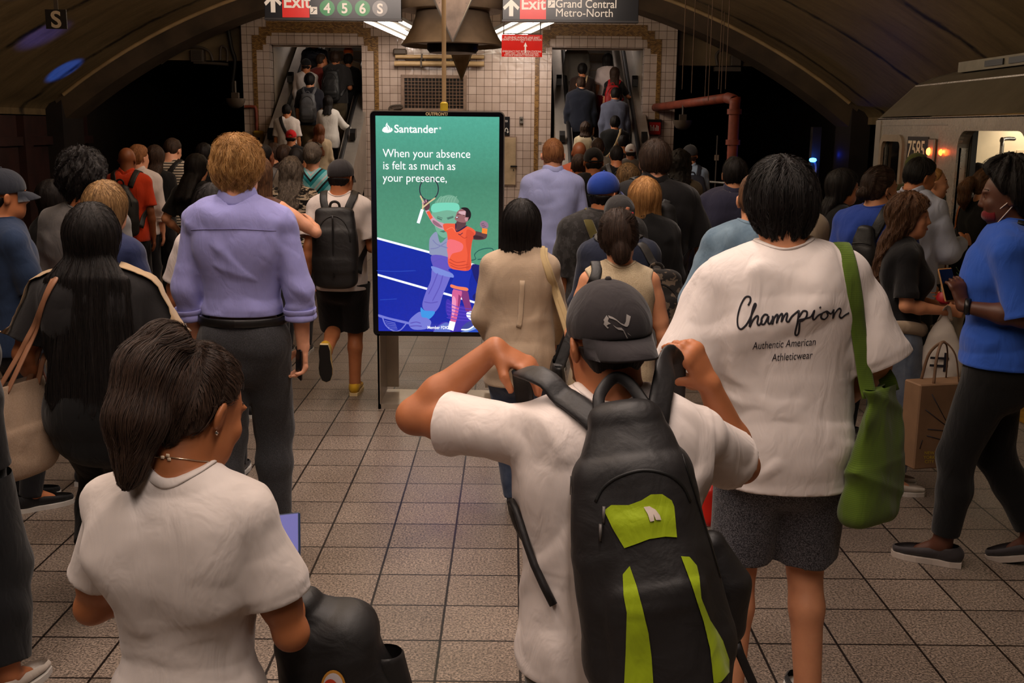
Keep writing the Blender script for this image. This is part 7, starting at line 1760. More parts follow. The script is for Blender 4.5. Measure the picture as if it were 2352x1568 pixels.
# --- left-hand crowd
person('woman with straight black hair in black clothes at the very left edge', -175, 500, 3.4, sex='f', yaw=-.25, skin_='warm', hair=('long', 'black', dict(len=.42, w=.11)), strandN=1200, top=T(c(26, 26, 28), hem=.80, fit=.05, sleeve='long', slen=1.05), bottom=B('pants', c(16, 17, 20), fit=.05, end=.14), stance=((-.085, 0, 0, 0), (.2, .0, 0, 0)), shoes=dict(col=c(190, 180, 170)), arms=('down', 'down'))
p7 = person('woman with long blond hair in navy tee behind the black-haired woman', 240, 414, 5.0, sex='f', yaw=-.28, skin_='light', hair=('long', 'darkblond', dict(len=.42, w=.125, back=.03, sr=.0007, sl=.3)), strandN=2500, top=T(c(36, 44, 78), hem=.86, fit=.03, slen=.8), bottom=B('jeans', c(28, 30, 42)), arms=('down', ((.34, -.12, -1), (.10, .25, -1), (0, .2, -1), (-.3, 1, 0), .5)))
p10 = person('man in dark cap and denim shirt walking in at the left edge', 2, 382, 5.2, skin_='tan', yaw=-.9, hair=('short', 'black'), hat=dict(col=c(44, 48, 58)), top=T(c(40, 56, 84), hem=.84, fit=.03, slen=.9), arms=(('bent'), ((.1, .3, -1), (.2, .9, .35), (.2, .9, .2), (-.2, .1, 1), .7)))
person('person with bushy curly black hair in grey shirt at left', 186, 352, 5.6, skin_='tan', hair=('curly', 'black', dict(t=.045, relief=.012)), strandN=900, top=T(c(112, 108, 106), sleeve='long', fit=.03, hem=.84))
person('grey-blond man standing behind the bushy curly black hair', 198, 343, 7.4, skin_='fair', hair=('short', 'straw'), top=T(c(30, 30, 34), sleeve='long'))
person('dark-haired woman in black half hidden left of the curly hair', 118, 412, 6.8, sex='f', skin_='tan', yaw=-.5, hair=('bob', 'black', dict(len=.2)), top=T(c(22, 22, 24), sleeve='long', fit=.03), arms=('phone', 'fore'))
p14 = person('bald man in orange polo with black leather backpack', 290, 338, 10.4, skin_='brown', hair=('bald', 'black'), top=T(c(206, 62, 28), collar='shirt', hem=.83, slen=.85, fit=.03), bottom=B('pants', c(24, 24, 32)))
backpack(p14, 'black drawstring backpack on the man in the orange polo', c(28, 26, 26), w=.34, hgt=.48, d=.16, top=.5, rnd=2.4, pocket=False)
p15 = person('ginger man in white rolled-sleeve shirt beside the orange polo', 319, 331, 10.9, skin_='fair', hair=('medium', 'ginger'), head=(-.5, .1, 0), top=T(c(222, 210, 206), sleeve='roll', slen=.55, collar='shirt', hem=.84, fit=.03))
m = None
person('woman with long dark hair in black right of the ginger man', 355, 332, 11.2, sex='f', skin_='light', hair=('long', 'dark', dict(len=.40)), top=T(BLK, sleeve='short', slen=.9), arms=('fore', 'bent'))
p17 = person('man in striped tee with black backpack looking down', 401, 317, 11.6, skin_='fair', head=(-.3, .4, 0), hair=('short', 'dark'), top=T(c(196, 182, 164), 'stripe', col2=c(40, 36, 36), hem=.84, slen=.9, fit=.03))
backpack(p17, 'black backpack on the man in the striped tee', BLK, w=.32, hgt=.48, d=.18, x0=-.06)
person('woman with dark hair, black tee and olive trousers behind the lavender shirt', 454, 352, 9.4, sex='f', skin_='light', head=(-.4, .2, 0), hair=('long', 'black', dict(len=.3)), top=T(c(20, 20, 21), hem=.92, slen=.8, fit=.03), bottom=B('pants', c(92, 84, 58), fit=.03), arms=(((-.5, -.3, -1), (.3, .6, -.5), (.3, .6, -.3), (.3, .3, 1), .6), 'bent'))
person('dark-haired person far back beside the left tunnel wall', 468, 327, 12.6, skin_='light', hair=('medium', 'black'), top=T(BLK, sleeve='long'))
p20 = person('short woman with dark hair and white tee hidden behind the lavender shirt', 485, 421, 5.7, sex='f', skin_='warm', hair=('bob', 'black', dict(len=.16)), strandN=900, top=T(WHITE, hem=.86, slen=.85, fit=.035), arms=(((-.42, .05, -1), (-.10, .12, -1), (0, .1, -1), (.3, 1, 0), 1.2), 'down'))
hp = p20.hands[0][0] * p20.sc; b = Bag(p20, 'shopping_bag', 'black paper shopping bag with gold lettering beside the lavender shirt', 'bag', hp - (0, 0, .34))
m = MB(); m.box(hp - (0, 0, .22), (.26, .11, .26), 0, None, .004); bo = b.add('bag_body', m.v, m.f, plain('black_paper', c(20, 19, 20), .45), None, False); bv = bvh_of(*(np.array(m.v), m.f))
for dy in (-.03, .03): v, f = sweep([hp + (-.06, dy, -.10), hp + (-.045, dy * .6, -.02), hp + (0, 0, .0), hp + (.045, dy * .6, -.02), hp + (.06, dy, -.10)], .004, .004, None, 6); b.add('handle', v, f, M_BLACK)
for s_, px, py, hh_, mm in (('gerf', 374, 652, 9, plain('foil_green', c(150, 170, 90), .4)), ('thankful', 362, 667, 9.5, plain('foil_gold', c(214, 180, 40), .4)), ('SEPHORA', 365, 684, 5.5, M_WHITE)):
    o = drape_text(s_, p20.root, bv, px, py, hh_, mm, b.root, shear=.2 if s_[0] != 'S' else 0, sx=.9)
    for vv in o.data.vertices: vv.co -= Vector(b.b)
person('woman in sleeveless top with bare shoulder behind the lavender shirt', 590, 356, 7.0, sex='f', skin_='fair', hair=('bob', 'brown'), top=T(c(96, 66, 54), sleeve='none', hem=.9), arms=('down', ((.75, .1, -.5), (-.3, .9, .2), (-.3, .9, 0), (-.2, .2, 1), .6)))
person('woman with long grey hair in black and cream zebra top', 668, 360, 9.0, sex='f', skin_='fair', wide=1.15, hair=('curlylong', 'grey', dict(len=.30, w=.10)), strandN=700, top=T(c(24, 22, 22), 'zebra', col2=c(190, 172, 148), hem=.80, slen=.5, fit=.035), arms=(((-.35, -.1, -1), (.2, .5, -.7), (.2, .6, -.4), (.3, .3, 1), .6), 'down'))
p23 = person('dark-skinned man in grey shirt with grey rucksack left of the zebra top', 606, 330, 10.4, skin_='brown', hair=('buzz', 'black'), head=(-.4, 0, 0), top=T(c(120, 110, 100), fit=.03))
backpack(p23, 'grey rucksack with pale strap left of the zebra top', c(66, 64, 66), w=.34, hgt=.46, d=.18)
person('woman with short brown hair at the left escalator foot', 652, 331, 12.4, sex='f', skin_='light', hair=('medium', 'dark'), top=T(c(60, 44, 36), sleeve='long'))
person('woman with black bun seen behind the long grey hair', 680, 337, 11.6, sex='f', skin_='light', hair=('bun', 'black'), top=T(BLK))
person('dark-haired person at the back left of the escalator foot', 628, 327, 13.5, skin_='light', hair=('medium', 'dark'), top=T(c(44, 36, 32), sleeve='long'))
p25 = person('woman with grey bun, sunglasses on head and turquoise chevron top', 717, 327, 11.0, sex='f', skin_='fair', hair=('lowbun', 'grey', dict(pos=(0, -.11, .0), r=(.045, .04, .05), t=.02)), strandN=700, top=T(c(120, 190, 196), 'chevron', col2=c(30, 130, 140), hem=.84, fit=.035, slen=.9, collar='v'))
v, f = sweep([(p25.hc + p25.Mh @ np.array(q)) * p25.sc for q in ((-.085, -.0, .10), (-.06, .05, .135), (0, .07, .145), (.06, .05, .135), (.085, 0, .10))], .016, .004, (0, .3, 1), 8); mesh('sunglasses', v, f, M_BLACK, p25.root)
person('person in red cap and black shirt at the left escalator foot', 668, 296, 19.9, H=1.74, esc=True, skin_='tan', hair=('short', 'black'), hat=dict(col=c(206, 22, 30), hole=True), top=T(BLK, fit=.03))
p27 = person('woman with long auburn hair and cream coat stepping on the left escalator', 733, 284, 20.2, H=1.68, esc=True, sex='f', skin_='fair', hair=('long', 'auburn', dict(len=.42, w=.11)), top=T(c(186, 164, 136), sleeve='long', hem=.62, fit=.05), bottom=B('pants', c(60, 52, 46)))

# --- people on the left escalator
EG = 'people riding the left escalator'
e1 = person('man in white tee with dark strap across his back on the left escalator', 658, 238, 21.2, H=1.72, skin_='tan', hair=('short', 'black'), top=T(WHITE, hem=.82, fit=.035, slen=.9), group=EG); crossbody(e1, nylon(c(30, 28, 30)), -1, .03)
e2 = person('man in dark tee with grey backpack and khakis on the left escalator', 711, 167, 22.6, H=1.78, skin_='light', hair=('medium', 'black'), top=T(c(32, 32, 40), slen=.9, fit=.03), bottom=B('pants', c(116, 100, 76), fit=.02), group=EG)
backpack(e2, 'grey backpack on the left escalator rider in khakis', c(84, 84, 88), w=.32, hgt=.5, d=.18)
e3 = person('woman in loose white blouse with her hand on the escalator rail', 753, 219, 21.8, H=1.64, sex='f', skin_='light', hair=('long', 'black', dict(len=.22)), top=T(c(216, 210, 204), sleeve='roll', slen=.6, hem=.76, fit=.05), arms=('fore', ((.5, .3, -.8), (.4, .7, -.35), (.2, 1, -.2), (-1, .2, 0), .5)), group=EG)
person('rider in white tee and dark cap high on the left escalator', 703, 133, 23.5, H=1.72, skin_='tan', hair=('short', 'black'), hat=dict(col=c(24, 24, 28)), top=T(c(206, 196, 192), sleeve='long', fit=.03), group=EG)
person('rider in maroon shirt turned right high on the left escalator', 738, 122, 24.4, H=1.76, skin_='tan', head=(-.9, 0, 0), hair=('short', 'dark'), top=T(c(110, 40, 34), sleeve='long', fit=.03), group=EG)
e6 = person('big man in dark tee with black backpack on the left escalator', 770, 115, 23.6, H=1.84, skin_='tan', wide=1.12, hair=('medium', 'dark'), top=T(c(44, 42, 42), slen=.9, fit=.03), bottom=B('pants', c(92, 80, 60)), arms=('down', 'bent'), group=EG)
backpack(e6, 'black backpack on the big rider of the left escalator', c(22, 22, 24), w=.36, hgt=.54, d=.2, x0=-.05)
e7 = person('rider with dark backpack cut by the top of the left opening', 722, 78, 25.6, H=1.75, skin_='tan', hair=('short', 'dark'), top=T(c(36, 36, 44), fit=.03), group=EG); backpack(e7, 'dark backpack topmost on the left escalator', c(30, 34, 48), w=.34, hgt=.5, d=.2)
person('rider in orange hat at the top right of the left escalator', 800, 106, 26.2, H=1.7, skin_='tan', hair=('short', 'dark'), hat=dict(col=c(214, 96, 20), kind='beanie'), top=T(c(150, 128, 104), sleeve='long'), group=EG)
person('rider in black at the right side near the top of the left escalator', 800, 122, 25.0, H=1.68, skin_='tan', hair=('medium', 'black'), top=T(BLK, sleeve='long'), group=EG)

# --- people on the right escalator
EG = 'people riding the right escalator'
person('rider in grey sweatshirt and black trousers topmost on the right escalator', 1326, 82, 25.6, H=1.76, skin_='tan', hair=('short', 'dark'), top=T(c(128, 122, 112), sleeve='long', fit=.035, hem=.86), group=EG)
person('woman in white tee and red skirt high on the right escalator', 1396, 121, 24.4, H=1.72, sex='f', skin_='light', hair=('bob', 'black', dict(len=.14)), top=T(c(222, 206, 204), hem=.92, slen=.9, fit=.035), bottom=B('skirt', c(150, 30, 44), end=.3), arms=('down', ((.4, .2, -.8), (.5, .5, -.5), (.2, 1, -.2), (-1, .2, 0), .5)), group=EG)
f3 = person('woman with long dark hair and red backpack on the right escalator', 1412, 153, 23.3, H=1.66, sex='f', skin_='light', hair=('long', 'dark', dict(len=.30)), top=T(BLK, slen=.8), arms=('down', ((.5, .3, -.8), (.4, .7, -.2), (.2, 1, -.2), (-1, .2, 0), .5)), group=EG); backpack(f3, 'red backpack of the woman on the right escalator', c(176, 24, 30), w=.3, hgt=.48, d=.16, x0=-.05, pocket=False)
f4 = person('rider in dark brown jacket with pale strap on the right escalator', 1338, 144, 24.0, H=1.70, skin_='tan', hair=('medium', 'black'), top=T(c(48, 34, 28), sleeve='long', fit=.04), group=EG); crossbody(f4, fabric(c(180, 156, 120)), 1, .016)
person('man in dark navy suit on the left of the right escalator', 1335, 175, 22.6, H=1.80, skin_='light', hair=('short', 'dark'), top=T(c(26, 30, 42), sleeve='long', hem=.80, fit=.04, collar='shirt'), bottom=B('pants', c(56, 56, 64)), wide=1.1, group=EG)
person('man in blue-grey shirt on the right escalator in front of the red backpack', 1414, 199, 22.0, H=1.76, skin_='tan', hair=('short', 'black'), top=T(c(92, 96, 116), sleeve='long', hem=.82, fit=.04, collar='shirt'), group=EG)
f7 = person('person in black tee with a pale bag strap low on the right escalator', 1413, 265, 20.9, H=1.66, skin_='tan', hair=('updo', 'black'), top=T(c(20, 20, 21), slen=.9, fit=.04), wide=1.1, group=EG); crossbody(f7, fabric(c(190, 166, 128)), 1, .02)
f8 = person('woman with dark curls and cream knit top low on the right escalator', 1345, 279, 20.6, H=1.62, sex='f', skin_='light', hair=('curlylong', 'dark', dict(len=.14, w=.11)), top=T(c(188, 174, 146), 'knit', hem=.84, fit=.04, slen=.9), group=EG); tote(f8, 'small black shoulder bag on the cream knit top', 1, BLK, w=.26, hgt=.2, d=.1, ztop=1.08, sw=.014)

# --- crowd between the kiosk and the train
person('man with thinning ginger hair in light blue shirt right of the kiosk', 1271, 314, 8.5, skin_='fair', hair=('short', 'ginger', dict(t=.006)), top=T(c(172, 180, 232), sleeve='roll', slen=.9, hem=.83, fit=.035, collar='shirt', fold=.011), bottom=B('pants', c(26, 26, 34)), arms=(((-.2, -.05, -1), (-.05, .2, -1), (0, .2, -1), (.3, 1, 0), .5), ((.2, -.02, -1), (-.05, .3, -1), (0, .2, -1), (-.3, 1, 0), .5)))
person('bald man in orange top behind the light blue shirt', 1331, 325, 12.2, skin_='brown', hair=('bald', 'black'), top=T(c(190, 96, 66), fit=.03))
person('man with short dark hair right of the light blue shirt', 1331, 351, 10.6, skin_='tan', hair=('short', 'dark'), top=T(c(70, 44, 40), fit=.03))
person('man in black tee and black cap with strap opening at the back', 1364, 338, 9.8, skin_='tan', hair=('buzz', 'black'), hat=dict(col=c(24, 23, 25), hole=True), top=T(c(22, 22, 23), fit=.035, slen=.9), wide=1.1)
person('man in grey tee far back above the black cap', 1373, 315, 14.5, skin_='light', hair=('short', 'dark'), top=T(c(120, 110, 98), fit=.03))
g6 = person('dark-haired man in black tee with grey strapped backpack at the right escalator foot', 1417, 332, 13.2, skin_='tan', hair=('short', 'black'), top=T(c(20, 20, 22), fit=.03)); backpack(g6, 'dark backpack with grey straps at the right escalator foot', c(28, 28, 30), w=.32, hgt=.46, d=.16, m2=nylon(c(70, 70, 74)))
person('person in white cap and grey tee at the right escalator foot', 1449, 329, 17.0, skin_='brown', hair=('short', 'black'), hat=dict(col=c(206, 198, 196), hole=True), top=T(c(92, 84, 78), fit=.03))
person('dark-haired person in black hoodie behind the white cap', 1431, 309, 18.4, skin_='tan', hair=('short', 'black'), top=T(BLK, sleeve='long'))
person('woman with streaked brown hair left of the big black polo', 1443, 374, 8.9, sex='f', skin_='light', hair=('bob', ((srgb(52, 38, 28)), srgb(176, 140, 96)), dict(len=.17)), strandN=600, top=T(c(36, 34, 36), fit=.03))
g10 = person('big man in black polo with dark backpack and bare forearms', 1506, 320, 6.7, skin_='fair', wide=1.14, hair=('short', 'dark', dict(t=.016, sl=.05)), strandN=1200, head=(0, .05, 0), top=T(c(24, 23, 25), collar='shirt', fit=.04, slen=.95, hem=.80), bottom=B('pants', c(30, 30, 34)), arms=('down', ((.36, -.02, -1), (.10, .18, -1), (0, .15, -1), (-.4, 1, 0), .9)))
backpack(g10, 'black backpack on the big man in the black polo', c(26, 26, 27), w=.34, hgt=.52, d=.2, x0=-.04); phone(g10, 1, 'dark phone in the hand of the man in black polo')
person('woman with dark curly hair in olive tee right of the black polo', 1561, 343, 9.5, sex='f', skin_='light', hair=('curlylong', 'black', dict(len=.24, w=.10)), top=T(c(92, 80, 60), fit=.04, slen=.95, hem=.82))
g12 = person('man in dark cap and pale blue shirt walking near the dark tunnel', 1586, 330, 13.0, skin_='light', hair=('short', 'dark'), hat=dict(col=c(50, 50, 54)), head=(-.15, 0, 0), top=T(c(140, 160, 186), collar='shirt', fit=.03, sleeve='long')); backpack(g12, 'navy backpack on the man near the dark tunnel', c(34, 38, 52), w=.36, hgt=.5, d=.18)
person('man in navy suit with white collar right of the crowd', 1690, 358, 7.6, skin_='light', yaw=-.12, hair=('short', 'black', dict(sl=.05)), strandN=700, top=T(c(46, 46, 66), sleeve='long', hem=.78, fit=.045, collar='shirt', fold=.010), bottom=B('pants', c(36, 36, 50)), arms=(((-.42, -.32, -1), (.1, .5, -.8), (0, .5, -.8), (.3, 1, 0), .5), 'down'), wide=1.06)
g14 = person('man in royal blue cap turned right and dark printed tee', 1388, 390, 6.2, skin_='tan', hair=('short', 'black'), head=(-.75, 0, 0), hat=dict(col=c(30, 62, 150), brim=.08), top=T(c(38, 36, 35), 'camo', col2=c(52, 50, 50), fit=.045, slen=1.0, hem=.82), wide=1.14)
crossbody(g14, fabric(c(92, 84, 46)), -1, .026)
g15 = person('person in charcoal cap and navy jacket with camouflage rucksack', 1424, 443, 5.7, skin_='tan', hair=('short', 'black'), hat=dict(col=c(44, 42, 42), brim=.07), top=T(c(34, 40, 58), sleeve='long', fit=.045, hem=.84))
# a small stitched badge on that cap, left plain
b = g15.cap; r_ = cast(g15.root, g15.capbvh, 1440, 478)
if r_:
    v, f = sweep([r_[0] + (-.012, 0, 0), r_[0] + (.012, 0, -.006)], .010, .002, [r_[1]] * 2, 8, False); mesh('badge', v, f, fabric(c(176, 110, 80)), b); v, f = sweep([r_[0] + (.012, -.001, -.024), r_[0] + (.034, 0, -.028)], .007, .002, [r_[1]] * 2, 6, False); mesh('badge', v, f, fabric(c(190, 30, 34)), b)
backpack(g15, 'camouflage rucksack with grey straps at the back of the navy jacket', c(50, 46, 40), w=.34, hgt=.50, d=.2, x0=.18, drop=.10, m=fabric(c(34, 31, 29), 'camo', c(98, 84, 70), 2), m2=nylon(c(58, 56, 54)))
g16 = person('woman with straight blond bob and black fleece jacket', 1482, 406, 6.3, sex='f', skin_='light', hair=('bob', 'straw', dict(len=.24, w=.115, sl=.25)), strandN=1800, top=T(c(22, 22, 23), sleeve='long', fit=.05, hem=.82, fold=.012), wide=1.1)
g17 = person('woman with low dark bun in sleeveless cream top', 1418, 481, 4.7, sex='f', skin_='light', hair=('lowbun', 'dark', dict(pos=(.01, -.105, -.06), r=(.042, .04, .065), t=.024, sl=.12)), strandN=1800, head=(-.15, .08, -.1), top=T(c(198, 180, 150), 'heather', col2=c(176, 158, 128), sleeve='none', hem=.88, fit=.026, neckz=-.004), bottom=B('skirt', c(52, 48, 46), end=.35), arms=(((-.32, -.06, -1), (.1, .5, -.7), (.1, .6, -.5), (.3, .3, 1), .6), ((.30, -.1, -1), (.12, .3, -.9), (0, .4, -.8), (-.3, 1, 0), .6)))
tote(g17, 'black shoulder bag on the woman in the sleeveless cream top', -1, c(24, 23, 24), w=.32, hgt=.3, d=.12, ztop=1.02, m=nylon(c(24, 23, 24)), sw=.024, two=False)
g18 = person('woman with dark shoulder-length hair in beige knit top beside the kiosk', 1198, 458, 5.1, sex='f', skin_='light', hair=('bob', 'black', dict(len=.30, w=.12, sl=.28, whorl=(.0, -.05, .13))), strandN=2500, top=T(c(190, 168, 144), 'knit', hem=.78, fit=.034, sleeve='long', slen=.75, fold=.010, neckz=0), bottom=B('jeans', c(62, 76, 104), fab='denim', col2=c(96, 110, 136), fit=.02), stance=((-.02, .16, 0, 0), (.09, -.05, 0, 0)), arms=(((-.2, -.05, -1), (.2, .7, -.7), (.2, .7, -.4), (.3, .3, 1), .6), 'fore'))
v, f = sweep([np.array(g18.bvh.find_nearest(Vector((.0, -.3, z * g18.sc)))[0]) + (0, -.004, 0) for z in np.linspace(1.38, 1.12, 8)], .013, .002, (0, -1, 0), 8, False); mesh('placket', v, f, fabric(c(200, 178, 152)), g18.top)
tote(g18, 'cream canvas tote on the shoulder of the beige knit woman', 1, c(196, 172, 128), w=.34, hgt=.34, d=.08, ztop=1.0, y=-.1, name='tote_bag', sw=.014, taper=.95)
person('person in pale denim jacket half hidden behind the lettered white tee', 1742, 392, 5.0, skin_='light', yaw=-.2, hair=('short', 'brown'), top=T(c(96, 120, 140), 'denim', col2=c(122, 146, 164), sleeve='long', fit=.05, hem=.82), arms=(((-.36, -.1, -1), (.0, .3, -1), (0, .2, -1), (.3, 1, 0), .5), 'down'))
person('woman with long black hair and beige blouse hidden behind the lettered white tee', 1812, 362, 5.6, sex='f', skin_='light', yaw=-.3, hair=('long', 'dark', dict(len=.36, w=.11)), top=T(c(168, 150, 126), sleeve='long', fit=.05, hem=.84), arms=('fore', 'fore'))
g20 = person('woman with long black hair and glasses carrying an olive tote', 1938, 386, 7.3, sex='f', skin_='tan', yaw=-1.5, head=(-.2, 0, 0), hair=('long', 'black', dict(len=.38, w=.09)), face=True, strandN=900, top=T(c(20, 20, 21), slen=.9, fit=.035), arms=('tote', 'tote'))
tote(g20, 'olive nylon tote with tan straps on the black-haired woman', -1, c(96, 84, 58), w=.46, hgt=.36, d=.16, ztop=1.12, x=-.20, y=-.26, m=nylon(c(96, 84, 58), .6), strapm=plain('tan_strap', c(136, 78, 48), .5), sw=.012, ang=-1.1, name='tote_bag')
v, f = sweep([(g20.hc + g20.Mh @ np.array(q)) * g20.sc for q in ((-.08, 0, .01), (-.05, .09, .012), (0, .104, .016), (.05, .09, .012), (.08, 0, .01))], .002, .002, None, 6); mesh('glasses', v, f, plain('wire_frame', c(150, 130, 100), .3, .8), g20.root)
g21 = person('person in blue tee with low bun, pink hair ties and black mask', 2027, 381, 6.5, skin_='light', yaw=-.65, head=(-.65, .05, 0), hair=('lowbun', 'dark', dict(pos=(0, -.125, -.03), r=(.035, .04, .035), t=.018)), strandN=1200, top=T(c(40, 66, 150), fit=.035, slen=.9, hem=.82), wide=1.1, face=True)
Wg = lambda q: (g21.hc + g21.Mh @ np.array(q)) * g21.sc
for k in (0, 1):
    v, f = sweep([Wg((math.cos(t) * .026, -.108 - .012 * k, -.028 + math.sin(t) * .026)) for t in np.linspace(0, 2 * math.pi, 17)], .004, .004, None, 6, caps=False); mesh('hair_tie', v, f, plain('hot_pink', c(224, 50, 110), .5), g21.hair)
def mask(p, col, low=0.0, loop=None):
    Wm = lambda q: (p.hc + np.asarray(q, float) @ p.Mh.T) * p.sc; g = SDF((-.1, -.02, -.2), (.1, .16, .06), .006)
    g.ell((0, -.06, -.060 - low * .5), (.086, .162, .050), 0, n=2.2); g.cut((0, .045, 0), (0, -1, 0), None, True); V, F = g.mesh(); k = mesh('face_mask', Wm(V), F, fabric(col, 'plain', None, 1), p.root)
    for s in (-1, 1): v, f = sweep([Wm(q) for q in ((s * .058, .045, -.04 - low), (s * .075, .01, -.02 - low * .5), (s * .09, -.025, .0), (s * .088, -.03, -.02), (s * .06, .04, -.085 - low))], .0022, .0022, None, 6); mesh('ear_loop', v, f, fabric(loop or col), k)
mask(g21, c(24, 23, 25)); crossbody(g21, nylon(c(24, 24, 26)), 1, .032)
bq = pxl(g21.root, 1985, 575, 6.35); b = Bag(g21, 'sling_bag', 'black sling bag low on the back of the blue tee by the train', 'bag', bq); b.sdf('bag_body', bq - .25, bq + .25, .009, lambda g: g.loft([bq + (0, 0, -.11), bq, bq + (0, 0, .12)], [.07, .08, .05], [.05, .055, .03], (1, 0, 0), 0, n=2.6), nylon(c(30, 29, 30)), None, .005); v, f = sweep([bq + (-.06, -.05, .04), bq + (0, -.062, .05), bq + (.06, -.05, .04)], .005, .003, (0, -1, 0), 6); b.add('zipper', v, f, M_RUBBER)
g22 = person('black-haired man in pale blue shirt looking down at his phone by the train', 2127, 361, 7.2, skin_='tan', yaw=-.85, head=(-.5, .3, 0), hair=('short', 'black', dict(t=.011)), face=True, strandN=800, top=T(c(186, 192, 214), sleeve='long', slen=.8, fit=.045, hem=.82, collar='shirt', fold=.011), arms=('phone', ((.3, .25, -1), (-.1, .95, .2), (-.1, 1, .1), (-.3, .1, 1), .7)))
phone(g22, 1, 'dark phone held by the man in pale blue shirt')
person('man in olive green cap with camouflage collar beside car number 7585', 2108, 348, 8.6, skin_='tan', yaw=-.2, hair=('short', 'dark'), hat=dict(col=c(76, 82, 40), turn=math.pi, brim=.05), top=T(c(60, 62, 36), fit=.035))
person('fair man in profile against the train door', 2146, 384, 8.0, skin_='fair', yaw=-1.75, hair=('buzz', 'straw'), face=True, top=T(c(190, 184, 190), sleeve='long', fit=.03))
g25 = person('woman with long curly brown hair in black tee holding flowers', 2092, 442, 5.6, sex='f', skin_='light', yaw=-1.75, head=(-.28, 0, 0), face=True, hair=('curlylong', 'brown', dict(len=.40, w=.10, sl=.25, wave=.010, wf=45, whorl=(0, .02, .13), open=.125)), strandN=3500, top=T(c(24, 23, 25), hem=.96, fit=.024, slen=.8, bust=1), bottom=B('jeans', c(84, 96, 116), fab='denim', col2=c(122, 130, 142), fit=.028, end=.15, hemr=.06), shoes=dict(col=c(196, 186, 174), sole=c(206, 198, 190)), arms=(((-.12, .10, -1), (.25, .95, -.15), (.3, .9, .0), (.3, .2, 1), 1.0), ((.16, .02, -1), (-.25, .95, -.12), (-.3, .9, 0), (-.3, .2, 1), 1.0)))
hp = (g25.hands[0][0] + g25.hands[1][0]) / 2 * g25.sc
# sweater knotted round her waist, bag on the wrist, bouquet
q = g25.up((0, 0, .98)) * g25.sc
ring = [(math.sin(t) * .178 * g25.sc, math.cos(t) * .15 * g25.sc - .015, (1.0 - .02 * math.cos(2 * t)) * g25.sc) for t in np.linspace(0, 2 * math.pi, 25)]
sw_ = fabric(c(168, 150, 128), 'plain', None, 2); v, f = sweep(ring, .035, .022, [(math.sin(t), math.cos(t), 0) for t in np.linspace(0, 2 * math.pi, 25)], 10, k=2, caps=False); kn = mesh('tied_sweater', v, f, sw_, g25.root)
for x0, x1, y0, z1, a in ((.10, .17, -.13, .68, .11), (-.06, -.13, -.14, .70, .12), (.06, .08, .17, .72, .04), (-.03, -.05, .18, .70, .04)):
    v, f = sweep([(x0, y0, 1.0 * g25.sc), ((x0 + x1) / 2, y0 * 1.15, .86 * g25.sc), (x1, y0 * 1.12, z1 * g25.sc)], [a * .6, a, a * .8], .018, (0, -1, 0), 10); mesh('sweater_fall', v, f, sw_, kn)
wr = g25.A[1]['W'] * g25.sc; b = Bag(g25, 'carrier_bag', 'thin white plastic carrier bag with black print on a forearm', 'bag', wr - (0, 0, .42))
b.sdf('bag_body', wr - (.2, .25, .5), wr + (.2, .25, .1), .009, lambda g: g.loft([wr - (0, 0, .38), wr - (0, 0, .22), wr - (0, .0, .10), wr - (0, 0, .02)], [.10, .12, .06, .03], [.05, .045, .02, .012], (.25, 1, 0), 0), plain('white_plastic', c(200, 190, 180), .4), None, .008); v, f = sweep([wr - (0, .03, .05), wr + (.03, 0, .03), wr + (0, .03, -.05)], .012, .003, None, 8); b.add('handle', v, f, plain('white_plastic', c(200, 190, 180), .4))
m = MB(); m.box(wr + (.055, -.02, -.24), (.004, .09, .012)); m.box(wr + (.055, -.02, -.28), (.004, .09, .012)); m.box(wr + (.055, .01, -.26), (.004, .014, .1)); b.add('print', m.v, m.f, INK, None, False)
fl = Bag(g25, 'bouquet', 'small bouquet with one red rose and green sprigs in her hands', 'flowers', hp)
v, f = sweep([hp + (0, .03, -.26), hp + (0, .02, -.06), hp + (0, .04, .02), hp + (0, .07, .1)], [.02, .03, .045, .07], [.02, .03, .045, .07], None, 14); fl.add('wrapper', v, f, plain('cellophane', c(170, 160, 140), .15))
rc = pxl(g25.root, 2170, 684, 5.35)
g = SDF((-.06, -.06, -.06), (.06, .06, .06), .0035); g.ell((0, 0, 0), (.036, .036, .031), 0); g.disp(lambda x, y, z: .0055 * np.sin(2 * np.arctan2(y, x) + 210 * np.sqrt(x * x + y * y) + 70 * z)); V, F = g.mesh(); fl.add('rose', V + rc, F, plain('rose_red', c(150, 14, 26), .5))
rs_ = np.random.RandomState(5)
for k in range(7):
    t0 = hp + (rs_.uniform(-.03, .03), .06 + rs_.uniform(0, .05), .04); t1 = pxl(g25.root, rs_.uniform(2172, 2222), rs_.uniform(612, 676), rs_.uniform(5.4, 5.6)) if k < 5 else pxl(g25.root, 2138 + 5 * (k - 5), 672 + 8 * (k - 5), 5.45); m = MB(); m.tube([t0, (t0 + t1) / 2 + (0, 0, .02), t1], .0022, 5)
    for j in range(9):
        p_ = t0 + (t1 - t0) * (.25 + .08 * j); d_ = nrm(rs_.normal(size=3)) * .022; s_ = nrm(np.cross(d_, (0.2, .1, 1))) * .006; m.add([p_, p_ + d_ * .5 + s_, p_ + d_, p_ + d_ * .5 - s_], [(0, 1, 2, 3)])
    fl.add('sprig', m.v, m.f, plain('leaf_green', c(52, 84, 40), .5) if k < 5 else plain('bloom_orange', c(206, 110, 50), .5), None, False)
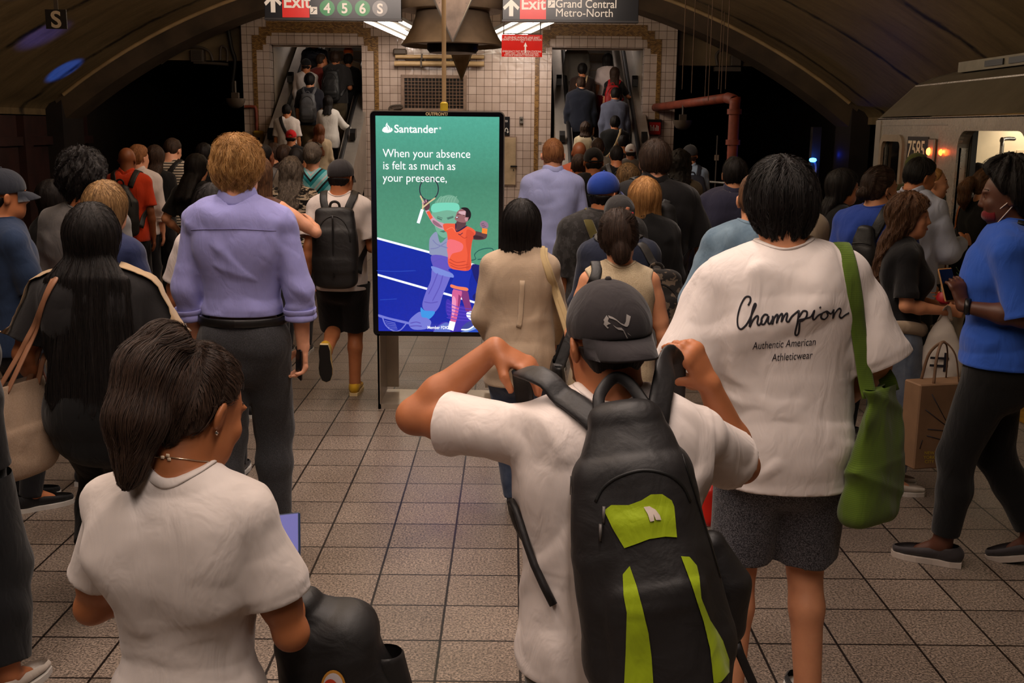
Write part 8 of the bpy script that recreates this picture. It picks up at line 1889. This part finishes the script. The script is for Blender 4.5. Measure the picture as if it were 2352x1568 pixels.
g26 = person('woman in bright blue tee and black leggings facing left with phone', 2318, 372, 4.6, sex='f', skin_='dark', yaw=1.1, head=(.05, .12, 0), face=True, wide=1.28, hair=('updo', 'black', dict(t=.045, relief=.008)), strandN=1500, top=T(c(44, 84, 178), hem=.92, fit=.03, slen=.95, bust=1), bottom=B('leggings', c(14, 14, 15), fit=.008, end=.14), shoes=dict(col=c(58, 54, 56), sole=c(186, 174, 164)), stance=((-.09, .16, 0, 0), (.09, -.22, .0, .25)), arms=(((-.14, -.3, -1), (.12, 1, .10), (.25, .3, .9), (.6, -.6, .1), .8), ((.14, -.25, -1), (-.2, 1, .05), (-.5, .6, .5), (-.3, .1, 1), .8)))
mask(g26, c(96, 14, 22), .016, c(220, 206, 196)); phone(g26, 0, 'phone in tan case held by the woman in bright blue tee', c(150, 104, 56), off=(0, .03, .02)); crossbody(g26, nylon(c(20, 20, 22)), -1, .022)
wr = g26.A[0]['W'] * g26.sc; v, f = sweep([wr + (math.cos(t) * .034, -.02, math.sin(t) * .034) for t in np.linspace(0, 2 * math.pi, 17)], .012, .003, None, 6, caps=False); mesh('watch', v, f, M_BLACK, g26.root)
q = pxl(g26.root, 2150, 970, 5.0); b = Bag(g26, 'paper_bag', 'brown paper carrier bag lettered New York City', 'bag', q - (0, 0, .22))
m = MB(); xa = np.array(wmat(g26.root).inverted().to_3x3() @ Vector((1, .25, 0))); xa = nrm(xa); R = np.column_stack([xa, np.cross((0, 0, 1), xa), (0, 0, 1)]); m.box(q, (.30, .13, .42), 0, R, .006); b.add('bag_body', m.v, m.f, plain('kraft_brown', c(122, 92, 66), .7, var=.15), None, False); bv = bvh_of(np.array(m.v), m.f)
for s in (-1, 1): v, f = sweep([q + R @ np.array((-.07, s * .05, .2)), q + R @ np.array((-.05, s * .03, .34)), q + R @ np.array((.0, 0, .40)), q + R @ np.array((.05, s * .03, .34)), q + R @ np.array((.07, s * .05, .2))], .007, .003, None, 6); b.add('handle', v, f, plain('kraft_dark', c(104, 76, 54), .7))
yl = plain('print_yellow', c(196, 170, 40), .5)
for s_, py in (('NEW', 1043), ('YORK', 1053), ('CITY', 1063)):
    o = drape_text(s_, g26.root, bv, 2134, py, 7.5, yl, b.root, align='CENTER', sx=.95)
    for vv in o.data.vertices: vv.co -= Vector(b.b)
for l in ([(2125, 940), (2170, 975)], [(2130, 985), (2180, 990)], [(2128, 1000), (2172, 1012)], [(2140, 905), (2172, 965)], [(2112, 1030), (2118, 1010)]):
    o = strokes('print', g26.root, bv, [l], 2, INK, b.root)
    if o:
        for vv in o.data.vertices: vv.co -= Vector(b.b)
# boarding the train
g27 = person('woman with brown ponytail in black boarding the train door', 2272, 386, 8.3, sex='f', skin_='light', yaw=-1.2, hair=('tail', 'brown', dict(len=.20, base=(0, -.11, -.01), t=.02)), strandN=900, top=T(c(22, 21, 22), sleeve='long', fit=.04), head=(-.2, .1, 0))
tote(g27, 'cognac leather shoulder bag on the woman boarding the train', -1, c(150, 80, 34), w=.30, hgt=.30, d=.10, ztop=1.16, x=-.19, y=-.22, m=plain('cognac', c(150, 80, 34), .45), sw=.011, two=False, ang=-.9)
person('dark-haired woman standing inside the train car', 2248, 374, 10.5, sex='f', skin_='light', yaw=-2.3, face=True, hair=('long', 'black', dict(len=.34)), top=T(c(206, 196, 188), sleeve='long'))
person('passenger with brown hair inside the train behind the ponytail', 2288, 376, 9.8, skin_='light', yaw=-1.1, hair=('medium', 'dark'), top=T(c(60, 56, 60), sleeve='long'))
